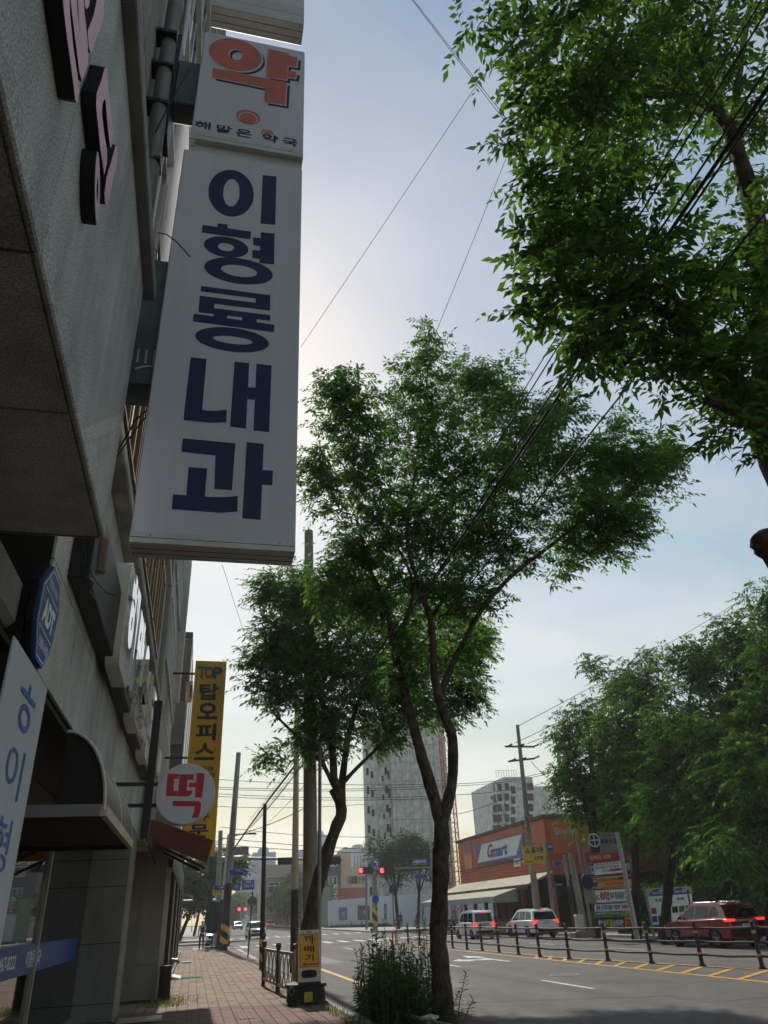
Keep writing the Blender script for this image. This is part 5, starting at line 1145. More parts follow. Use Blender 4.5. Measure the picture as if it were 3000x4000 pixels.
    for cy in (fy, ry):
        for s_ in (-1, 1):
            c_ = Vector((s_ * (Wh - .11), cy, rw)); n = 22; vs = []; pr = ((rw * .64, .105), (rw * .70, .115), (rw * .93, .11), (rw, .07), (rw, -.07), (rw * .9, -.11))
            for r, xx in pr: vs += [c_ + Vector((s_ * xx, r * math.cos(2 * math.pi * k / n), r * math.sin(2 * math.pi * k / n))) for k in range(n)]
            ty = MB().add(vs, [(i * n + k, i * n + (k + 1) % n, (i + 1) * n + (k + 1) % n, (i + 1) * n + k) for i in range(5) for k in range(n)])
            wh_ = ty.build('wheel', m_tyre, t, smooth=True)
            rm_ = MB().ring(c_ + X * s_ * .10, Y, Z, rw * .66, rw * .66, rw * .58, rw * .58, n=22)
            for k in range(5):
                a = 2 * math.pi * k / 5 + .3; d = Vector((0, math.cos(a), math.sin(a))); e = Vector((0, -math.sin(a), math.cos(a)))
                rm_.obox(c_ + X * s_ * .095 + d * rw * .34, d * rw * .28, e * rw * .075, X * .012)
            rm_.cyl(c_ + X * s_ * .07, c_ + X * s_ * .112, rw * .13, n=10); rm_.build('rim', m_rim_, wh_)
            MB().cyl(c_ + X * s_ * .02, c_ + X * s_ * .06, rw * .62, n=18).build('brake_disc', m_under, wh_)
    for nm, mat, bx in sp.get('parts', ()):
        for s_ in ((-1, 1) if bx[0] >= 0 and bx[6:] == () else (1,)):
            x0, x1 = (bx[0] * s_, bx[1] * s_); MB().box(min(x0, x1), max(x0, x1), bx[2], bx[3], bx[4], bx[5]).build(nm, mat, t, bevel=.012)
    zp = sp.get('plate', .85); yr_ = -Lh - .045
    pl = MB().box(-.26, .26, yr_, yr_ + .02, zp - .06, zp + .06).build('number_plate', m_plate, t); text(plate, (-.22, yr_ - .003, zp - .04), X * .44, Z * .08, m_ink, pl, .01)
    for s_ in (-1, 1):
        MB().obox((s_ * (Wh + .06), fy - .62, zb + .06), X * .09, Y * .05, Z * .065).build('door_mirror', paint, t, bevel=.03)
        for yy in sp.get('doors', ()): MB().box(*sorted((s_ * (wide(yy, .7) - .012), s_ * (wide(yy, .7) + .004))), yy - .006, yy + .006, cl_ + .08, zb - .02).build('door_gap', m_under, t)
        for yy in sp.get('handles', ()): MB().box(*sorted((s_ * (wide(yy, .85) - .01), s_ * (wide(yy, .85) + .025))), yy - .09, yy + .09, zb - .12, zb - .085).build('door_handle', paint, t)
    t.location = loc; t.rotation_euler = (0, 0, rz)
    return t
def paintm(name, rgb, metal=.1): return M(name, rgb, rough=0.28, metal=metal, var=0.04, spec=0.5, coat=0.7)
m_pw = paintm('white_paint', (232, 233, 235)); m_pred = paintm('dark_red_paint', (140, 26, 38), .2); m_psil = paintm('silver_paint', (150, 154, 158), .5)
boxy = dict(L=3.6, W=1.6, H=1.70, belt=.98, rw=.29, axf=1.25, axr=-1.27, sill=.27, tumble=.10,
    rear=[(-1.80, .42), (-1.81, .62), (-1.79, .97)], top=[(-1.2, .99), (.4, .985), (1.05, .98)], front=[(1.62, .86), (1.74, .72), (1.79, .5), (1.77, .36)],
    house=[(-1.79, .96), (-1.70, 1.60), (-1.55, 1.68), (0, 1.70), (.55, 1.66), (1.12, .97)],
    win=[[(-1.62, 1.02), (-1.54, 1.54), (-.75, 1.56), (-.75, 1.02)], [(-.66, 1.02), (-.66, 1.56), (.14, 1.55), (.14, 1.0)], [(.22, 1.0), (.22, 1.55), (.48, 1.53), (.92, 1.0)]],
    doors=(-.7, .2, 1.0), handles=(-.5, .0), plate=.80,
    parts=[('tail_light', m_tail, (.60, .76, -1.86, -1.72, .68, .98)), ('brake_lamp', m_tail, (-.14, .14, -1.76, -1.70, 1.58, 1.63, 1)), ('rear_bumper', m_under, (-.62, .62, -1.86, -1.74, .32, .50, 1)), ('head_lamp', m_head, (.5, .72, 1.60, 1.76, .62, .80)), ('grille', m_under, (-.4, .4, 1.70, 1.80, .42, .56, 1)), ('plate_recess', m_under, (-.34, .34, -1.83, -1.78, .71, .90, 1)), ('roof_antenna', m_under, (-.01, .01, -1.5, -1.45, 1.70, 1.84, 1))])
mpv = dict(L=4.65, W=1.84, H=1.64, belt=1.0, rw=.34, axf=1.42, axr=-1.34, sill=.32, tumble=.18,
    rear=[(-2.28, .45), (-2.325, .62), (-2.29, .95)], top=[(-1.9, 1.02), (.3, 1.0), (1.15, .99)], front=[(1.95, .88), (2.20, .74), (2.31, .5), (2.28, .4)],
    house=[(-2.27, .97), (-1.98, 1.52), (-1.75, 1.60), (-.6, 1.64), (.35, 1.60), (1.30, .98)],
    win=[[(-1.95, 1.06), (-1.72, 1.48), (-1.06, 1.53), (-1.06, 1.05)], [(-.98, 1.05), (-.98, 1.53), (-.12, 1.53), (-.12, 1.03)], [(-.04, 1.03), (-.04, 1.53), (.32, 1.50), (1.05, 1.02)]],
    doors=(-1.0, -.05, 1.05), handles=(-.8, .12), plate=.86,
    parts=[('tail_light', m_tail, (.56, .86, -2.31, -2.10, .80, 1.02)), ('brake_lamp', m_tail, (-.12, .12, -2.02, -1.95, 1.52, 1.56, 1)), ('rear_bumper', m_under, (-.78, .78, -2.37, -2.22, .36, .56, 1)), ('head_lamp', m_head, (.55, .82, 2.02, 2.22, .66, .84)), ('grille', m_under, (-.5, .5, 2.2, 2.33, .46, .66, 1)), ('rear_garnish', m_chrome, (-.4, .4, -2.345, -2.29, .96, .99, 1)), ('roof_rail', m_chrome, (.60, .64, -1.6, .2, 1.60, 1.66))])
suv = dict(L=4.54, W=1.83, H=1.62, belt=1.02, rw=.345, axf=1.36, axr=-1.34, sill=.36, tumble=.20,
    rear=[(-2.22, .5), (-2.27, .66), (-2.20, 1.0)], top=[(-1.9, 1.05), (-.4, 1.0), (1.05, .97)], front=[(1.85, .90), (2.14, .80), (2.26, .55), (2.22, .42)],
    house=[(-2.17, 1.02), (-1.92, 1.40), (-1.66, 1.54), (-1.0, 1.60), (-.4, 1.62), (.22, 1.57), (1.18, .99)],
    win=[[(-1.72, 1.14), (-1.52, 1.44), (-1.18, 1.48), (-1.04, 1.10)], [(-.97, 1.09), (-1.06, 1.49), (-.18, 1.53), (-.12, 1.06)], [(-.04, 1.06), (-.10, 1.53), (.2, 1.50), (.92, 1.05)]],
    doors=(-1.1, -.08, .98), handles=(-.85, .1), plate=.78,
    parts=[('tail_light', m_tail, (.52, .90, -2.25, -2.02, .94, 1.02)), ('tail_lens', m_taild, (.60, .88, -2.245, -2.1, .84, .935)), ('rear_bumper', m_under, (-.82, .82, -2.31, -2.14, .40, .66, 1)), ('tailgate_panel', m_under, (-.72, .72, -2.275, -2.2, .66, .92, 1)), ('head_lamp', m_head, (.55, .84, 2.0, 2.18, .70, .80)), ('grille', m_under, (-.6, .6, 2.16, 2.28, .45, .72, 1)), ('sill_cladding', m_under, (.86, .93, -1.0, 1.0, .33, .44)), ('roof_rail', m_chrome, (.56, .60, -1.4, .1, 1.58, 1.64)), ('rear_spoiler', m_pred, (-.6, .6, -2.0, -1.6, 1.50, 1.55, 1))])
gz = lambda px, py: G(px, py, RZ)
c_ = gz(1865, 3668); car('boxy white minivan with lit tail lights waiting beyond the median railing', (c_[0] + .2, c_[1] + 1.0, RZ), rad(3), m_pw, boxy)
c_ = gz(2125, 3664); car('white people carrier with lit tail lights right of the boxy minivan', (c_[0] - .1, c_[1] + 1.6, RZ), rad(2), m_pw, mpv, '62마 7013')
ca, cb = gz(2640, 3700), gz(2820, 3706); car('dark red crossover with lit tail lights under the park trees', ((ca[0] + cb[0]) / 2 + 1.0, (ca[1] + cb[1]) / 2 + .2, RZ), rad(2), m_pred, suv, '157하 4390')
face = dict(mpv); face['parts'] = [('head_lamp', m_head, (.52, .86, 2.06, 2.25, .70, .86)), ('grille', m_under, (-.62, .62, 2.22, 2.36, .62, .82, 1)), ('front_bumper', m_under, (-.8, .8, 2.24, 2.36, .34, .5, 1)), ('front_plate', m_plate, (-.26, .26, 2.36, 2.38, .52, .62, 1)), ('tail_lens', m_taild, (.56, .86, -2.31, -2.10, .80, 1.0))]
c_ = gz(992, 3668); car('white car coming towards the camera on the near carriageway', (c_[0] + .3, c_[1] + 2.2, RZ), rad(183), m_pw, face, '18로 5527')
car('white car partly hidden behind the folded parasol', (2.2, 71.5, RZ), rad(175), m_pw, face, '25주 1190')
for x_, y_, l_, pm in ((13.0 - 3.0, 190, 'tiny pale car far up the near carriageway', m_psil), (15.8, 176, 'tiny white car far away beyond the median posts', m_pw), (11.6, 215, 'tiny grey van farthest up the street', m_psil)): car(l_, (x_, y_, RZ), rad(180 if x_ < 14 else 0), pm, face if x_ < 14 else mpv)
# ================================================================== median railing
m_post = M('post_dark', (52, 50, 48), rough=0.6, var=0.15); m_band = M('post_yellow_band', (214, 160, 40), rough=0.5)
pm_ = [gz(*p) for p in ((1595, 3686), (1640, 3691), (1685, 3696), (1725, 3700), (1769, 3704), (1825, 3709), (1884, 3714), (1950, 3721), (2026, 3729), (2109, 3738), (2224, 3746), (2376, 3753), (2547, 3763), (2745, 3775), (2980, 3785))]
pm_.append(pm_[-1] + (pm_[-1] - pm_[-2])); pm_.append(pm_[-1] + (pm_[-1] - pm_[-2]))
mf = T('median_railing', 'long dark three-rail railing with yellow-banded posts along the median', 'railing', pm_[8])
PH = 1.12
for p in pm_:
    po_ = MB().cyl(p, p + Z * PH, .062, .055, 12).build('post', m_post, mf, smooth=True); MB().lathe(p + Z * PH, [(.058, 0), (.055, .03), (.01, .05)], 10).build('cap', m_post, po_)
    MB().lathe(p, [(.11, 0), (.11, .02), (.07, .06)], 12).build('foot', m_post, po_)
    for z_ in (.30, .86): MB().cyl(p + Z * z_, p + Z * (z_ + .07), .064, n=12).build('band', m_band, po_, smooth=True)
for a, c in zip(pm_[:-1], pm_[1:]):
    for z_ in (.30, .64, 1.0):
        mm = a.lerp(c, .5) + Z * (z_ - .02); MB().tube([a + Z * z_, mm, c + Z * z_], .03, 8).build('rail', m_post if z_ < .9 else m_pdark, mf, smooth=True)
for px, l_ in ((1535, 'left red flexible marker post at the end of the median'), (1547, 'right red flexible marker post at the end of the median')):
    p = gz(px, 3690); tag(MB().lathe(p, [(.12, 0), (.12, .03), (.05, .05), (.045, .75), (.02, .78)], 10).build('marker_post', M('marker_red', (196, 52, 36), rough=0.5), smooth=True), l_, 'post', 'red marker posts')
# far median posts
fm = T('far_median_railing', 'far median railing of short black and white posts beyond the crossing', 'railing', (14, 120, RZ))
fp = [Vector((14.2 + .02 * k, 101 + 2.0 * k, RZ)) for k in range(36)]
for k, p in enumerate(fp):
    q = MB().cyl(p, p + Z * .85, .07, n=8).build('post', m_post if k < 8 else m_wal, fm); MB().cyl(p + Z * .4, p + Z * .55, .075, n=8).build('band', m_wal if k < 8 else m_post, q)
for a, c in zip(fp[:-1], fp[1:]): MB().bar(a + Z * .7, c + Z * .7, .05, .05).build('rail', m_post, fm)

# ================================================================== right side: poles and signs
m_sblue = M('sign_blue', (24, 70, 160), rough=0.4, var=0.05); m_swht = M('sign_white', (222, 224, 226), rough=0.4, var=0.03)
q = G(2108, 3655); up1 = pole('utility_pole', 'tall concrete power pole with two crossarms beside the orange market', q, AY(2021, 2832, q[1]), .24, .12, m_conp)
for pa, pb2 in (((1972, 2916), (2088, 2917)), ((1986, 2974), (2088, 2963))):
    a_, c_ = AY(*pa, q[1]), AY(*pb2, q[1]); MB().bar(a_, c_, .09, .12).build('crossarm', m_steelg, up1)
    for f in (.05, .45, .95): e = a_.lerp(c_, f); MB().tube([e, e + Vector((.35, -.3, .12))], [.05, .07], 6).build('insulator', m_dark, up1)
MB().ring(AY(2045, 3215, q[1]) - Y * .25, X, Z, .26, .36, .22, .32, d=(0, .06, 0), n=20).build('cable_coil', m_cab, up1)
q2 = G(2172, 3652); sp2 = pole('sign_pole', 'grey steel pole carrying the yellow direction sign', q2, AY(2128, 3288, q2[1]), .13, .11, m_pgal)
ysg = q2[1] - .2
ks = T('yellow_direction_sign', 'yellow kindergarten direction sign on the grey pole before the market', 'sign', AY(2085, 3375, ysg))
R22 = tr(.36166, 1700, 3150); k4 = [AY(*R22(p), ysg) for p in ((942, 432), (1185, 418), (1198, 612), (958, 625))]
MB().prism(k4, (0, .06, 0)).build('panel', M('sign_yellow', (222, 184, 34), rough=0.45, var=0.06), ks)
def txq(s, T_, y, p0, p1, p3, mat, par, bold=.03, off=.008, name='lettering'):
    o_ = AY(*T_(p0), y) - Y * off; return text(s, o_, AY(*T_(p1), y) - Y * off - o_, AY(*T_(p3), y) - Y * off - o_, mat, par, bold, name=name)
m_pur = M('violet_ink', (70, 40, 110), rough=0.5)
txq('즐거운', R22, ysg, (1040, 510), (1170, 500), (1035, 440), m_pur, ks, .04); txq('유치원', R22, ysg, (1068, 582), (1170, 575), (1064, 536), m_pur, ks, .03)
MB().poly(*[AY(*R22(p), ysg) - Y * .008 for p in ((988, 596), (1040, 594), (1040, 588), (1062, 600), (1040, 612), (1040, 605), (988, 607))]).build('arrow', m_red, ks)
for pts_ in (((968, 480), (985, 512), (1000, 498), (985, 480)), ((1000, 500), (1015, 512), (1025, 480), (1008, 482)), ((990, 465), (997, 450), (1005, 465), (998, 492))): MB().poly(*[AY(*R22(p), ysg) - Y * .008 for p in pts_]).build('leaf_mark', m_ind, ks)
MB().bar(AY(*R22((920, 405)), ysg), AY(*R22((1190, 400)), ysg), .07, .07).build('arm', m_pgal, ks)
def plate4(name, label, T_, pts, y, mat, words=(), par=None, border=None, d=.04):
    t = T(name, label, 'sign', AY(*T_(pts[3]), y)); P4 = [AY(*T_(p), y) for p in pts]
    MB().prism(P4, (0, d, 0)).build('panel', mat, t)
    cn = sum(P4, Vector()) / len(P4)
    if border: 
        b_ = MB(); n = len(P4)
        for i in range(n): b_.poly(*[cn + (v - cn) * s_ - Y * .004 for v, s_ in ((P4[i], .98), (P4[(i + 1) % n], .98), (P4[(i + 1) % n], .92), (P4[i], .92))])
        b_.build('border', border, t)
    for s, u0, u1, v0, v1_, mt_, bd_ in words:
        f = lambda u, v: (P4[3].lerp(P4[2], u)).lerp(P4[0].lerp(P4[1], u), v) - Y * .009
        o_ = f(u0, v0); text(s, o_, f(u1, v0) - o_, f(u0, v1_) - o_, mt_, t, bd_)
    return t
plate4('blue_name_sign', 'blue junction name sign beside the yellow direction sign', R22, ((1205, 402), (1265, 398), (1272, 468), (1212, 476)), ysg + .3, m_sblue, (('서흥중', .08, .92, .3, .75, m_swht, .02),))
plate4('street_plate', 'blue arrow-shaped street plate below the junction name sign', R22, ((1280, 592), (1362, 584), (1376, 612), (1362, 640), (1284, 646), (1274, 618)), ysg + .2, m_sblue, border=m_swht)
plate4('street_plate', 'small blue street plate low on the pole behind the yellow sign', R22, ((1272, 830), (1378, 826), (1380, 860), (1274, 862)), ysg + .2, M('plate_blue2', (44, 60, 130)), (('축동로', .2, .8, .3, .7, m_swht, .01),))
q3 = G(2250, 3640); p3_ = pole('signal_pole', 'bluish signal pole with a small traffic light right of the yellow sign', q3, AY(2205, 3340, q3[1]), .15, .12, m_pgal, dark_to=2.8)
MB().obox(AY(2231, 3470, q3[1]) - Y * .3, X * .22, Y * .14, Z * .55).build('signal_head', m_dark, p3_, bevel=.03)
q4 = G(2290, 3662); pole('utility_pole', 'concrete pole left of the banner stand', q4, AY(2228, 3330, q4[1]), .19, .16, m_conp)
q5 = G(2316, 3664); pole('steel_pole', 'thin pole leaning at the left end of the banner stand', q5, AY(2248, 3240, q5[1]), .09, .07, m_pgal)
q6 = G(2490, 3670); pole('steel_pole', 'silver pole standing in front of the stacked banners', q6, AY(2410, 3250, q6[1]), .13, .10, M('silver_pole', (168, 176, 178), rough=0.35, metal=0.5))
q = G(2275, 3662); cab = T('control_cabinet', 'small white control cabinet on a concrete foot by the banner stand', 'cabinet', q)
c_ = AY(2262, 3600, q[1] - .3); MB().box(c_[0] - .22, c_[0] + .22, q[1] - .5, q[1] - .15, .3, c_[2] + .35).build('cabinet', m_wal, cab, bevel=.03); MB().box(c_[0] - .5, c_[0] + .7, q[1] - .7, q[1] + .1, 0, .3).build('plinth', m_conc, cab, bevel=.04)
c_ = AY(2294, 3445, 40); nr = T('round_traffic_sign', 'round dark traffic sign at the left of the banner stand', 'sign', (c_[0], 40, 0))
MB().cyl(c_, c_ + Y * .03, .36, n=24).build('disc', M('sign_maroon', (70, 30, 48), rough=0.5), nr); MB().cyl(c_ - Y * .004, c_, .28, n=24).build('disc_centre', M('sign_deepblue', (30, 40, 90)), nr); MB().box(c_[0] - .28, c_[0] + .36, 40, 40.03, c_[2] - 1.0, c_[2] - .4).build('sub_plate', m_pgal, nr); MB().cyl((c_[0] + .05, 40.06, 0), (c_[0] + .05, 40.06, c_[2] + .2), .05, n=8).build('post', m_pdark, nr)

# stacked banners
RB = tr(.48222, 2200, 3200); yB = 42.0
st = T('banner_stand', 'tall steel frame holding six stacked street banners before the park', 'frame', AY(*RB((430, 900)), yB))
for a_, c_ in (((172, 265), (265, 940)), ((530, 330), (650, 930))):
    tp_, bt_ = AY(*RB(a_), yB + .1), AY(*RB(c_), yB + .1); MB().cyl(Vector((bt_[0], yB + .1, 0)), Vector((bt_[0] * .5 + tp_[0] * .5, yB + .1, tp_[2] + .2)), .06, n=8).build('post', m_pgal, st)
for yy_ in (355, 465, 560, 675, 790): MB().bar(AY(*RB((200, yy_ + 5)), yB + .1), AY(*RB((590, yy_ - 12)), yB + .1), .05, .05).build('crossbar', m_pgal, st)
m_mag = M('cloth_magenta', (176, 40, 96), rough=0.7); m_or = M('cloth_orange', (240, 156, 50), rough=0.7); m_cw = M('cloth_white', (240, 241, 244), rough=0.7); m_cg = M('cloth_green', (40, 140, 76), rough=0.7); m_cd = M('cloth_dark', (60, 52, 54), rough=0.7); m_cy = M('cloth_yellow', (226, 206, 40), rough=0.7); m_cb = M('cloth_blue', (34, 56, 130), rough=0.7)
def banner(label, pts, mat, words, panels=()):
    t = plate4('street_banner', label, RB, pts, yB, mat, words, d=.015); P4 = [AY(*RB(p), yB) for p in pts]
    for u0, u1, v0, v1_, mt_ in panels:
        f = lambda u, v: (P4[3].lerp(P4[2], u)).lerp(P4[0].lerp(P4[1], u), v) - Y * .005
        MB().poly(f(u0, v0), f(u1, v0), f(u1, v1_), f(u0, v1_)).build('colour_field', mt_, t)
    t['category'] = 'banner'; t['group'] = 'banners on the tall stand'
    return t
banner('magenta banner, topmost on the stand, half hidden by leaves', ((180, 278), (510, 262), (520, 330), (190, 352)), m_mag, (('행복한 시작', .08, .6, .25, .75, m_cy, .03),))
banner('white banner about electrical skills, second from the top', ((205, 368), (538, 328), (548, 428), (212, 458)), m_cw, (('전기', .015, .11, .52, .9, m_swht, .03), ('기술', .015, .11, .1, .46, m_swht, .03), ('태양광발전 전기설비', .15, .72, .48, .72, m_ink, .02), ('야간수업', .3, .48, .2, .42, m_ink, .02), ('태양광', .885, .985, .2, .8, m_swht, .02), ('전문기술 자격취득 교육생 모집', .16, .8, .78, .95, m_ink, .01)), ((0, .12, 0, 1, m_cb), (.87, 1, 0, 1, m_cd), (.5, .82, .2, .42, m_mag)))
banner('orange banner, third from the top', ((225, 482), (552, 446), (566, 536), (234, 558)), m_or, (('신기지도입(노터치자동세차)', .15, .66, .52, .88, m_ink, .03), ('페이지 무인운영', .35, .78, .1, .45, m_mag, .02), ('대박', .04, .12, .5, .85, m_swht, .02)), ((.02, .14, .1, .9, m_cb), (.66, .98, .6, .9, m_cd)))
banner('white banner for a bed factory, fourth from the top', ((242, 580), (572, 560), (586, 655), (248, 676)), m_cw, (('EBS', .02, .14, .2, .62, m_ink, .01), ('큐브작업', .16, .37, .1, .9, m_red, .06), ('임피 침대공장', .39, .74, .18, .8, m_ink, .02), ('문의', .76, .95, .55, .9, m_ink, .02), ('453-4600', .76, .98, .1, .42, m_ink, .02)))
banner('white and green clinic banner, fifth from the top', ((250, 692), (605, 674), (612, 770), (258, 782)), m_cw, (('팔목 어깻죽지통증', .04, .42, .45, .92, m_cb, .03), ('다모아', .44, .58, .45, .92, m_cb, .05), ('통증클리닉', .62, .82, .5, .9, m_red, .03), ('457-5095', .58, .8, .04, .32, m_cy, .03), ('나운동 기업은행 사거리 명인관 건물 1층', .04, .55, .06, .28, m_swht, .01)), ((0, .82, 0, .36, m_cg), (.86, 1, 0, 1, m_cy)))
banner('dark banner with yellow telephone number, lowest on the stand', ((268, 806), (612, 792), (620, 878), (272, 884)), m_cd, (('백수오', .05, .22, .15, .85, m_swht, .05), ('채움', .22, .38, .12, .9, m_cy, .06), ('남성의원', .39, .62, .15, .85, m_swht, .05), ('226-6718', .68, .99, .12, .85, m_red, .05)), ((.66, 1, 0, 1, m_or),))
cb_ = plate4('church_sign', 'brown and grey church sign with a circled cross above the banners', RB, ((210, 115), (438, 108), (448, 265), (222, 275)), yB + .6, M('sign_silver', (132, 132, 134), rough=0.5), (('축동성결', .36, .96, .42, .72, m_ink, .04), ('한마음 교회입니다', .45, .9, .8, .92, m_ink, .01)))
P4 = [AY(*RB(p), yB + .6) - Y * .006 for p in ((212, 117), (290, 115), (298, 272), (224, 273))]; MB().poly(*P4).build('brown_field', M('sign_brown', (70, 40, 40), rough=0.5), cb_)
cc = AY(*RB((250, 170)), yB + .6) - Y * .012; MB().ring(cc, X, Z, .38, .38, .31, .31, n=24).build('circle', m_swht, cb_); MB().poly(cc - X * .34 - Z * .03, cc + X * .34 - Z * .03, cc + X * .34 + Z * .03, cc - X * .34 + Z * .03).build('cross', m_swht, cb_); MB().poly(cc - Z * .34 - X * .03 - Y * .001, cc - Z * .34 + X * .03 - Y * .001, cc + Z * .34 + X * .03 - Y * .001, cc + Z * .34 - X * .03 - Y * .001).build('cross', m_swht, cb_)
yn = 40.0
for i, (pts, l_) in enumerate(((((678, 562), (846, 552), (866, 848), (722, 858)), 'left notice board with blue arched header under the park trees'), (((858, 552), (1036, 542), (1056, 820), (880, 850)), 'right notice board with blue arched header behind the red car'))):
    t = plate4('notice_board', l_, RB, pts, yn, m_cw, (('자립도시', .2, .55, .83, .90, m_swht, .02), ('군산', .58, .78, .83, .95, m_swht, .04), ('게시판', .3, .65, .62, .70, m_ink, .04)), d=.06); t['group'] = 'notice boards'
    P4 = [AY(*RB(p), yn) for p in pts]; f = lambda u, v, o: (P4[3].lerp(P4[2], u)).lerp(P4[0].lerp(P4[1], u), v) - Y * o
    MB().poly(f(0, .78, .003), f(1, .78, .003), f(1, 1, .003), f(0, 1, .003)).build('header', M('header_sand', (196, 176, 120)), t)
    MB().poly(*([f(.06, .78, .006), f(.94, .78, .006)] + [f(.5 + .44 * math.cos(a), .78 + .19 * math.sin(a), .006) for a in np.linspace(.15, math.pi - .15, 12)])).build('header_arch', m_sblue, t)
    for j in range(6):
        u, v = .06 + (j % 3) * .31, .07 + (j // 3) * .22; MB().poly(f(u, v, .004), f(u + .26, v, .004), f(u + .26, v + .17, .004), f(u, v + .17, .004)).build('poster', (m_cb, m_cy, m_cw, m_mag, m_cg, m_cd)[(j * 5 + i * 2) % 6], t)
    for u in (0, 1): p_ = f(u, 0, 0); MB().box(p_[0] - .05, p_[0] + .05, yn, yn + .1, 0, f(u, 1, 0)[2] + .1).build('post', m_pgal, t)
tag(plate4('wide_banner', 'wide white banner with dark blue top edge behind the red car', RB, ((912, 692), (1392, 668), (1396, 800), (926, 812)), yn + .8, m_cw, (('청소년', .14, .3, .3, .75, m_ink, .04), ('안전한 거리 만들기', .5, .92, .3, .7, m_cb, .02)), d=.015), cat='banner')

# park trees
m_dbark = barkmat('dark_bark', (30, 27, 24), (66, 58, 50))
PT = [('slim park tree at the left end of the grove, next to the power poles', 44, (1265, 1880), ((1265, 1560, 58, 46), (1235, 1650, 45, 32), (1295, 1680, 66, 55), (1335, 1490, 55, 40), (1255, 1745, 38, 22), (1280, 1440, 26, 10), (1230, 1590, 34, 20), (1225, 1700, 34, 20), (1300, 1760, 50, 30), (1340, 1700, 60, 40))),
      ('park tree with a pointed top, second from the left of the grove', 39, (1350, 1890), ((1380, 1480, 62, 50), (1400, 1570, 85, 85), (1365, 1660, 80, 75), (1405, 1425, 22, 8), (1330, 1745, 48, 26), (1330, 1600, 60, 44))),
      ('broad park tree above the stacked banners', 35, (1405, 1900), ((1500, 1440, 66, 55), (1480, 1550, 95, 100), (1455, 1660, 90, 90), (1420, 1745, 50, 26), (1520, 1710, 60, 36))),
      ('broad park tree above the red car', 32, (1545, 1925), ((1590, 1385, 72, 60), (1615, 1490, 100, 105), (1570, 1610, 100, 100), (1530, 1740, 70, 44), (1620, 1740, 70, 44))),
      ('park tree at the right edge of the view', 29, (1640, 1930), ((1665, 1300, 40, 26), (1690, 1400, 75, 70), (1690, 1550, 100, 95), (1650, 1680, 90, 80), (1650, 1820, 60, 36), (1560, 1830, 40, 14))),
      ('dark park tree in the depth of the grove behind the notice boards', 52, (1490, 1880), ((1480, 1740, 100, 150), (1560, 1790, 90, 130), (1400, 1790, 60, 60), (1500, 1860, 60, 60), (1380, 1700, 70, 60))),
      ('dark park tree in the depth of the grove behind the red car', 50, (1610, 1890), ((1610, 1740, 110, 160), (1670, 1830, 90, 120), (1560, 1880, 60, 60), (1650, 1910, 70, 70)))]
for i, (l_, y_, bp, bl) in enumerate(PT):
    bx_ = Vector((AY(bp[0] * S, bp[1] * S, y_)[0], y_, 0)); B_ = [blob(a, b, r, y_ + random.uniform(-1, 1), int(n * .8), 1.0) for a, b, r, n in bl]; top_ = B_[0][0]; m_ = sum((b[0] for b in B_), Vector()) / len(B_)
    LB = [[(bx_ - Z * .1, .26), (bx_.lerp(m_, .4), .2), (m_, .13), (top_, .05)]] + [[(bx_.lerp(m_, .45 + .1 * k), .10), (bx_.lerp(m_, .6).lerp(b[0], .5) + Z * .3, .07), (b[0], .04)] for k, b in enumerate(B_[1:5])]
    tree('park_tree', l_, bx_, LB, B_, .30, .125, 9, 9, .9, lf_park, 20 + i, 'trees of the park grove', bark=m_dbark, tr0=.05, droop=.55, twig=False, nseg=8)
Rh = np.random.default_rng(3); hp = np.stack([Rh.uniform(25, 46, 9000), Rh.uniform(44, 47, 9000), Rh.uniform(0, 2.6, 9000)], 1); hv, hf = leaves(hp, nrm(Rh.normal(0, 1, hp.shape)), .2, .09, Rh)
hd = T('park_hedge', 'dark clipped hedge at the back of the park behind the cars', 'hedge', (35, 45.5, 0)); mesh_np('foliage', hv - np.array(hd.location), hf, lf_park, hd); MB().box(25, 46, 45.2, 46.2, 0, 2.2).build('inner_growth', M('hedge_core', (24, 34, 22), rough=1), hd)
hp = np.stack([Rh.uniform(30, 62, 16000), Rh.uniform(56, 61, 16000), Rh.uniform(0, 10.5, 16000)], 1); hv, hf = leaves(hp, nrm(Rh.normal(0, 1, hp.shape)), .5, .22, Rh)
tk = mesh_np('backlight_screen', hv, hf, lf_park); tag(tk, 'added leaf mass blocking the backlight behind the park trees', 'leaf_screen', kind='stuff')  # leaf mass added behind the grove to keep light from passing under the crowns
q = AY(2930, 2480, 60); tag(MB().cyl(Vector((q[0], 60, 0)), AY(2916, 2322, 60), .25, .13, 10).build('utility_pole', m_conp, smooth=True), 'pole top poking above the trees at the right edge', 'pole')

# ================================================================== orange market
XM = 26.5; gy0, gy1 = AX(2122, 3200, XM)[1], AX(1788, 3290, XM)[1]
zm = 7.75
mk = T('market_building', 'orange market building with large slanted sign panel across the street', 'building', (XM, (gy0 + gy1) / 2, 0))
m_orw = M('orange_cladding', (188, 92, 50), rough=0.6, var=0.16, scale=0.8, streak=True); m_roof = M('dark_roof_edge', (70, 62, 56), rough=0.7)
MB().box(XM, XM + 22, gy0, gy1, 3.7, zm).build('wall', m_orw, mk)
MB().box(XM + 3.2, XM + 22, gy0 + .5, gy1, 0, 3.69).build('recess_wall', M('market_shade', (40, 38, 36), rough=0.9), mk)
MB().box(XM - .15, XM + 22.2, gy0 - .15, gy1 + .15, zm + .004, zm + .25).build('roof_edge', m_roof, mk)
for k in range(6): MB().box(XM - .03, XM, gy0, gy1, 3.95 + k * .31, 3.96 + k * .31 + .012).build('cladding_seam', m_roof, mk)
MB().box(XM - .08, XM, gy0, gy1, 5.05, 5.13).build('string_course', m_roof, mk)
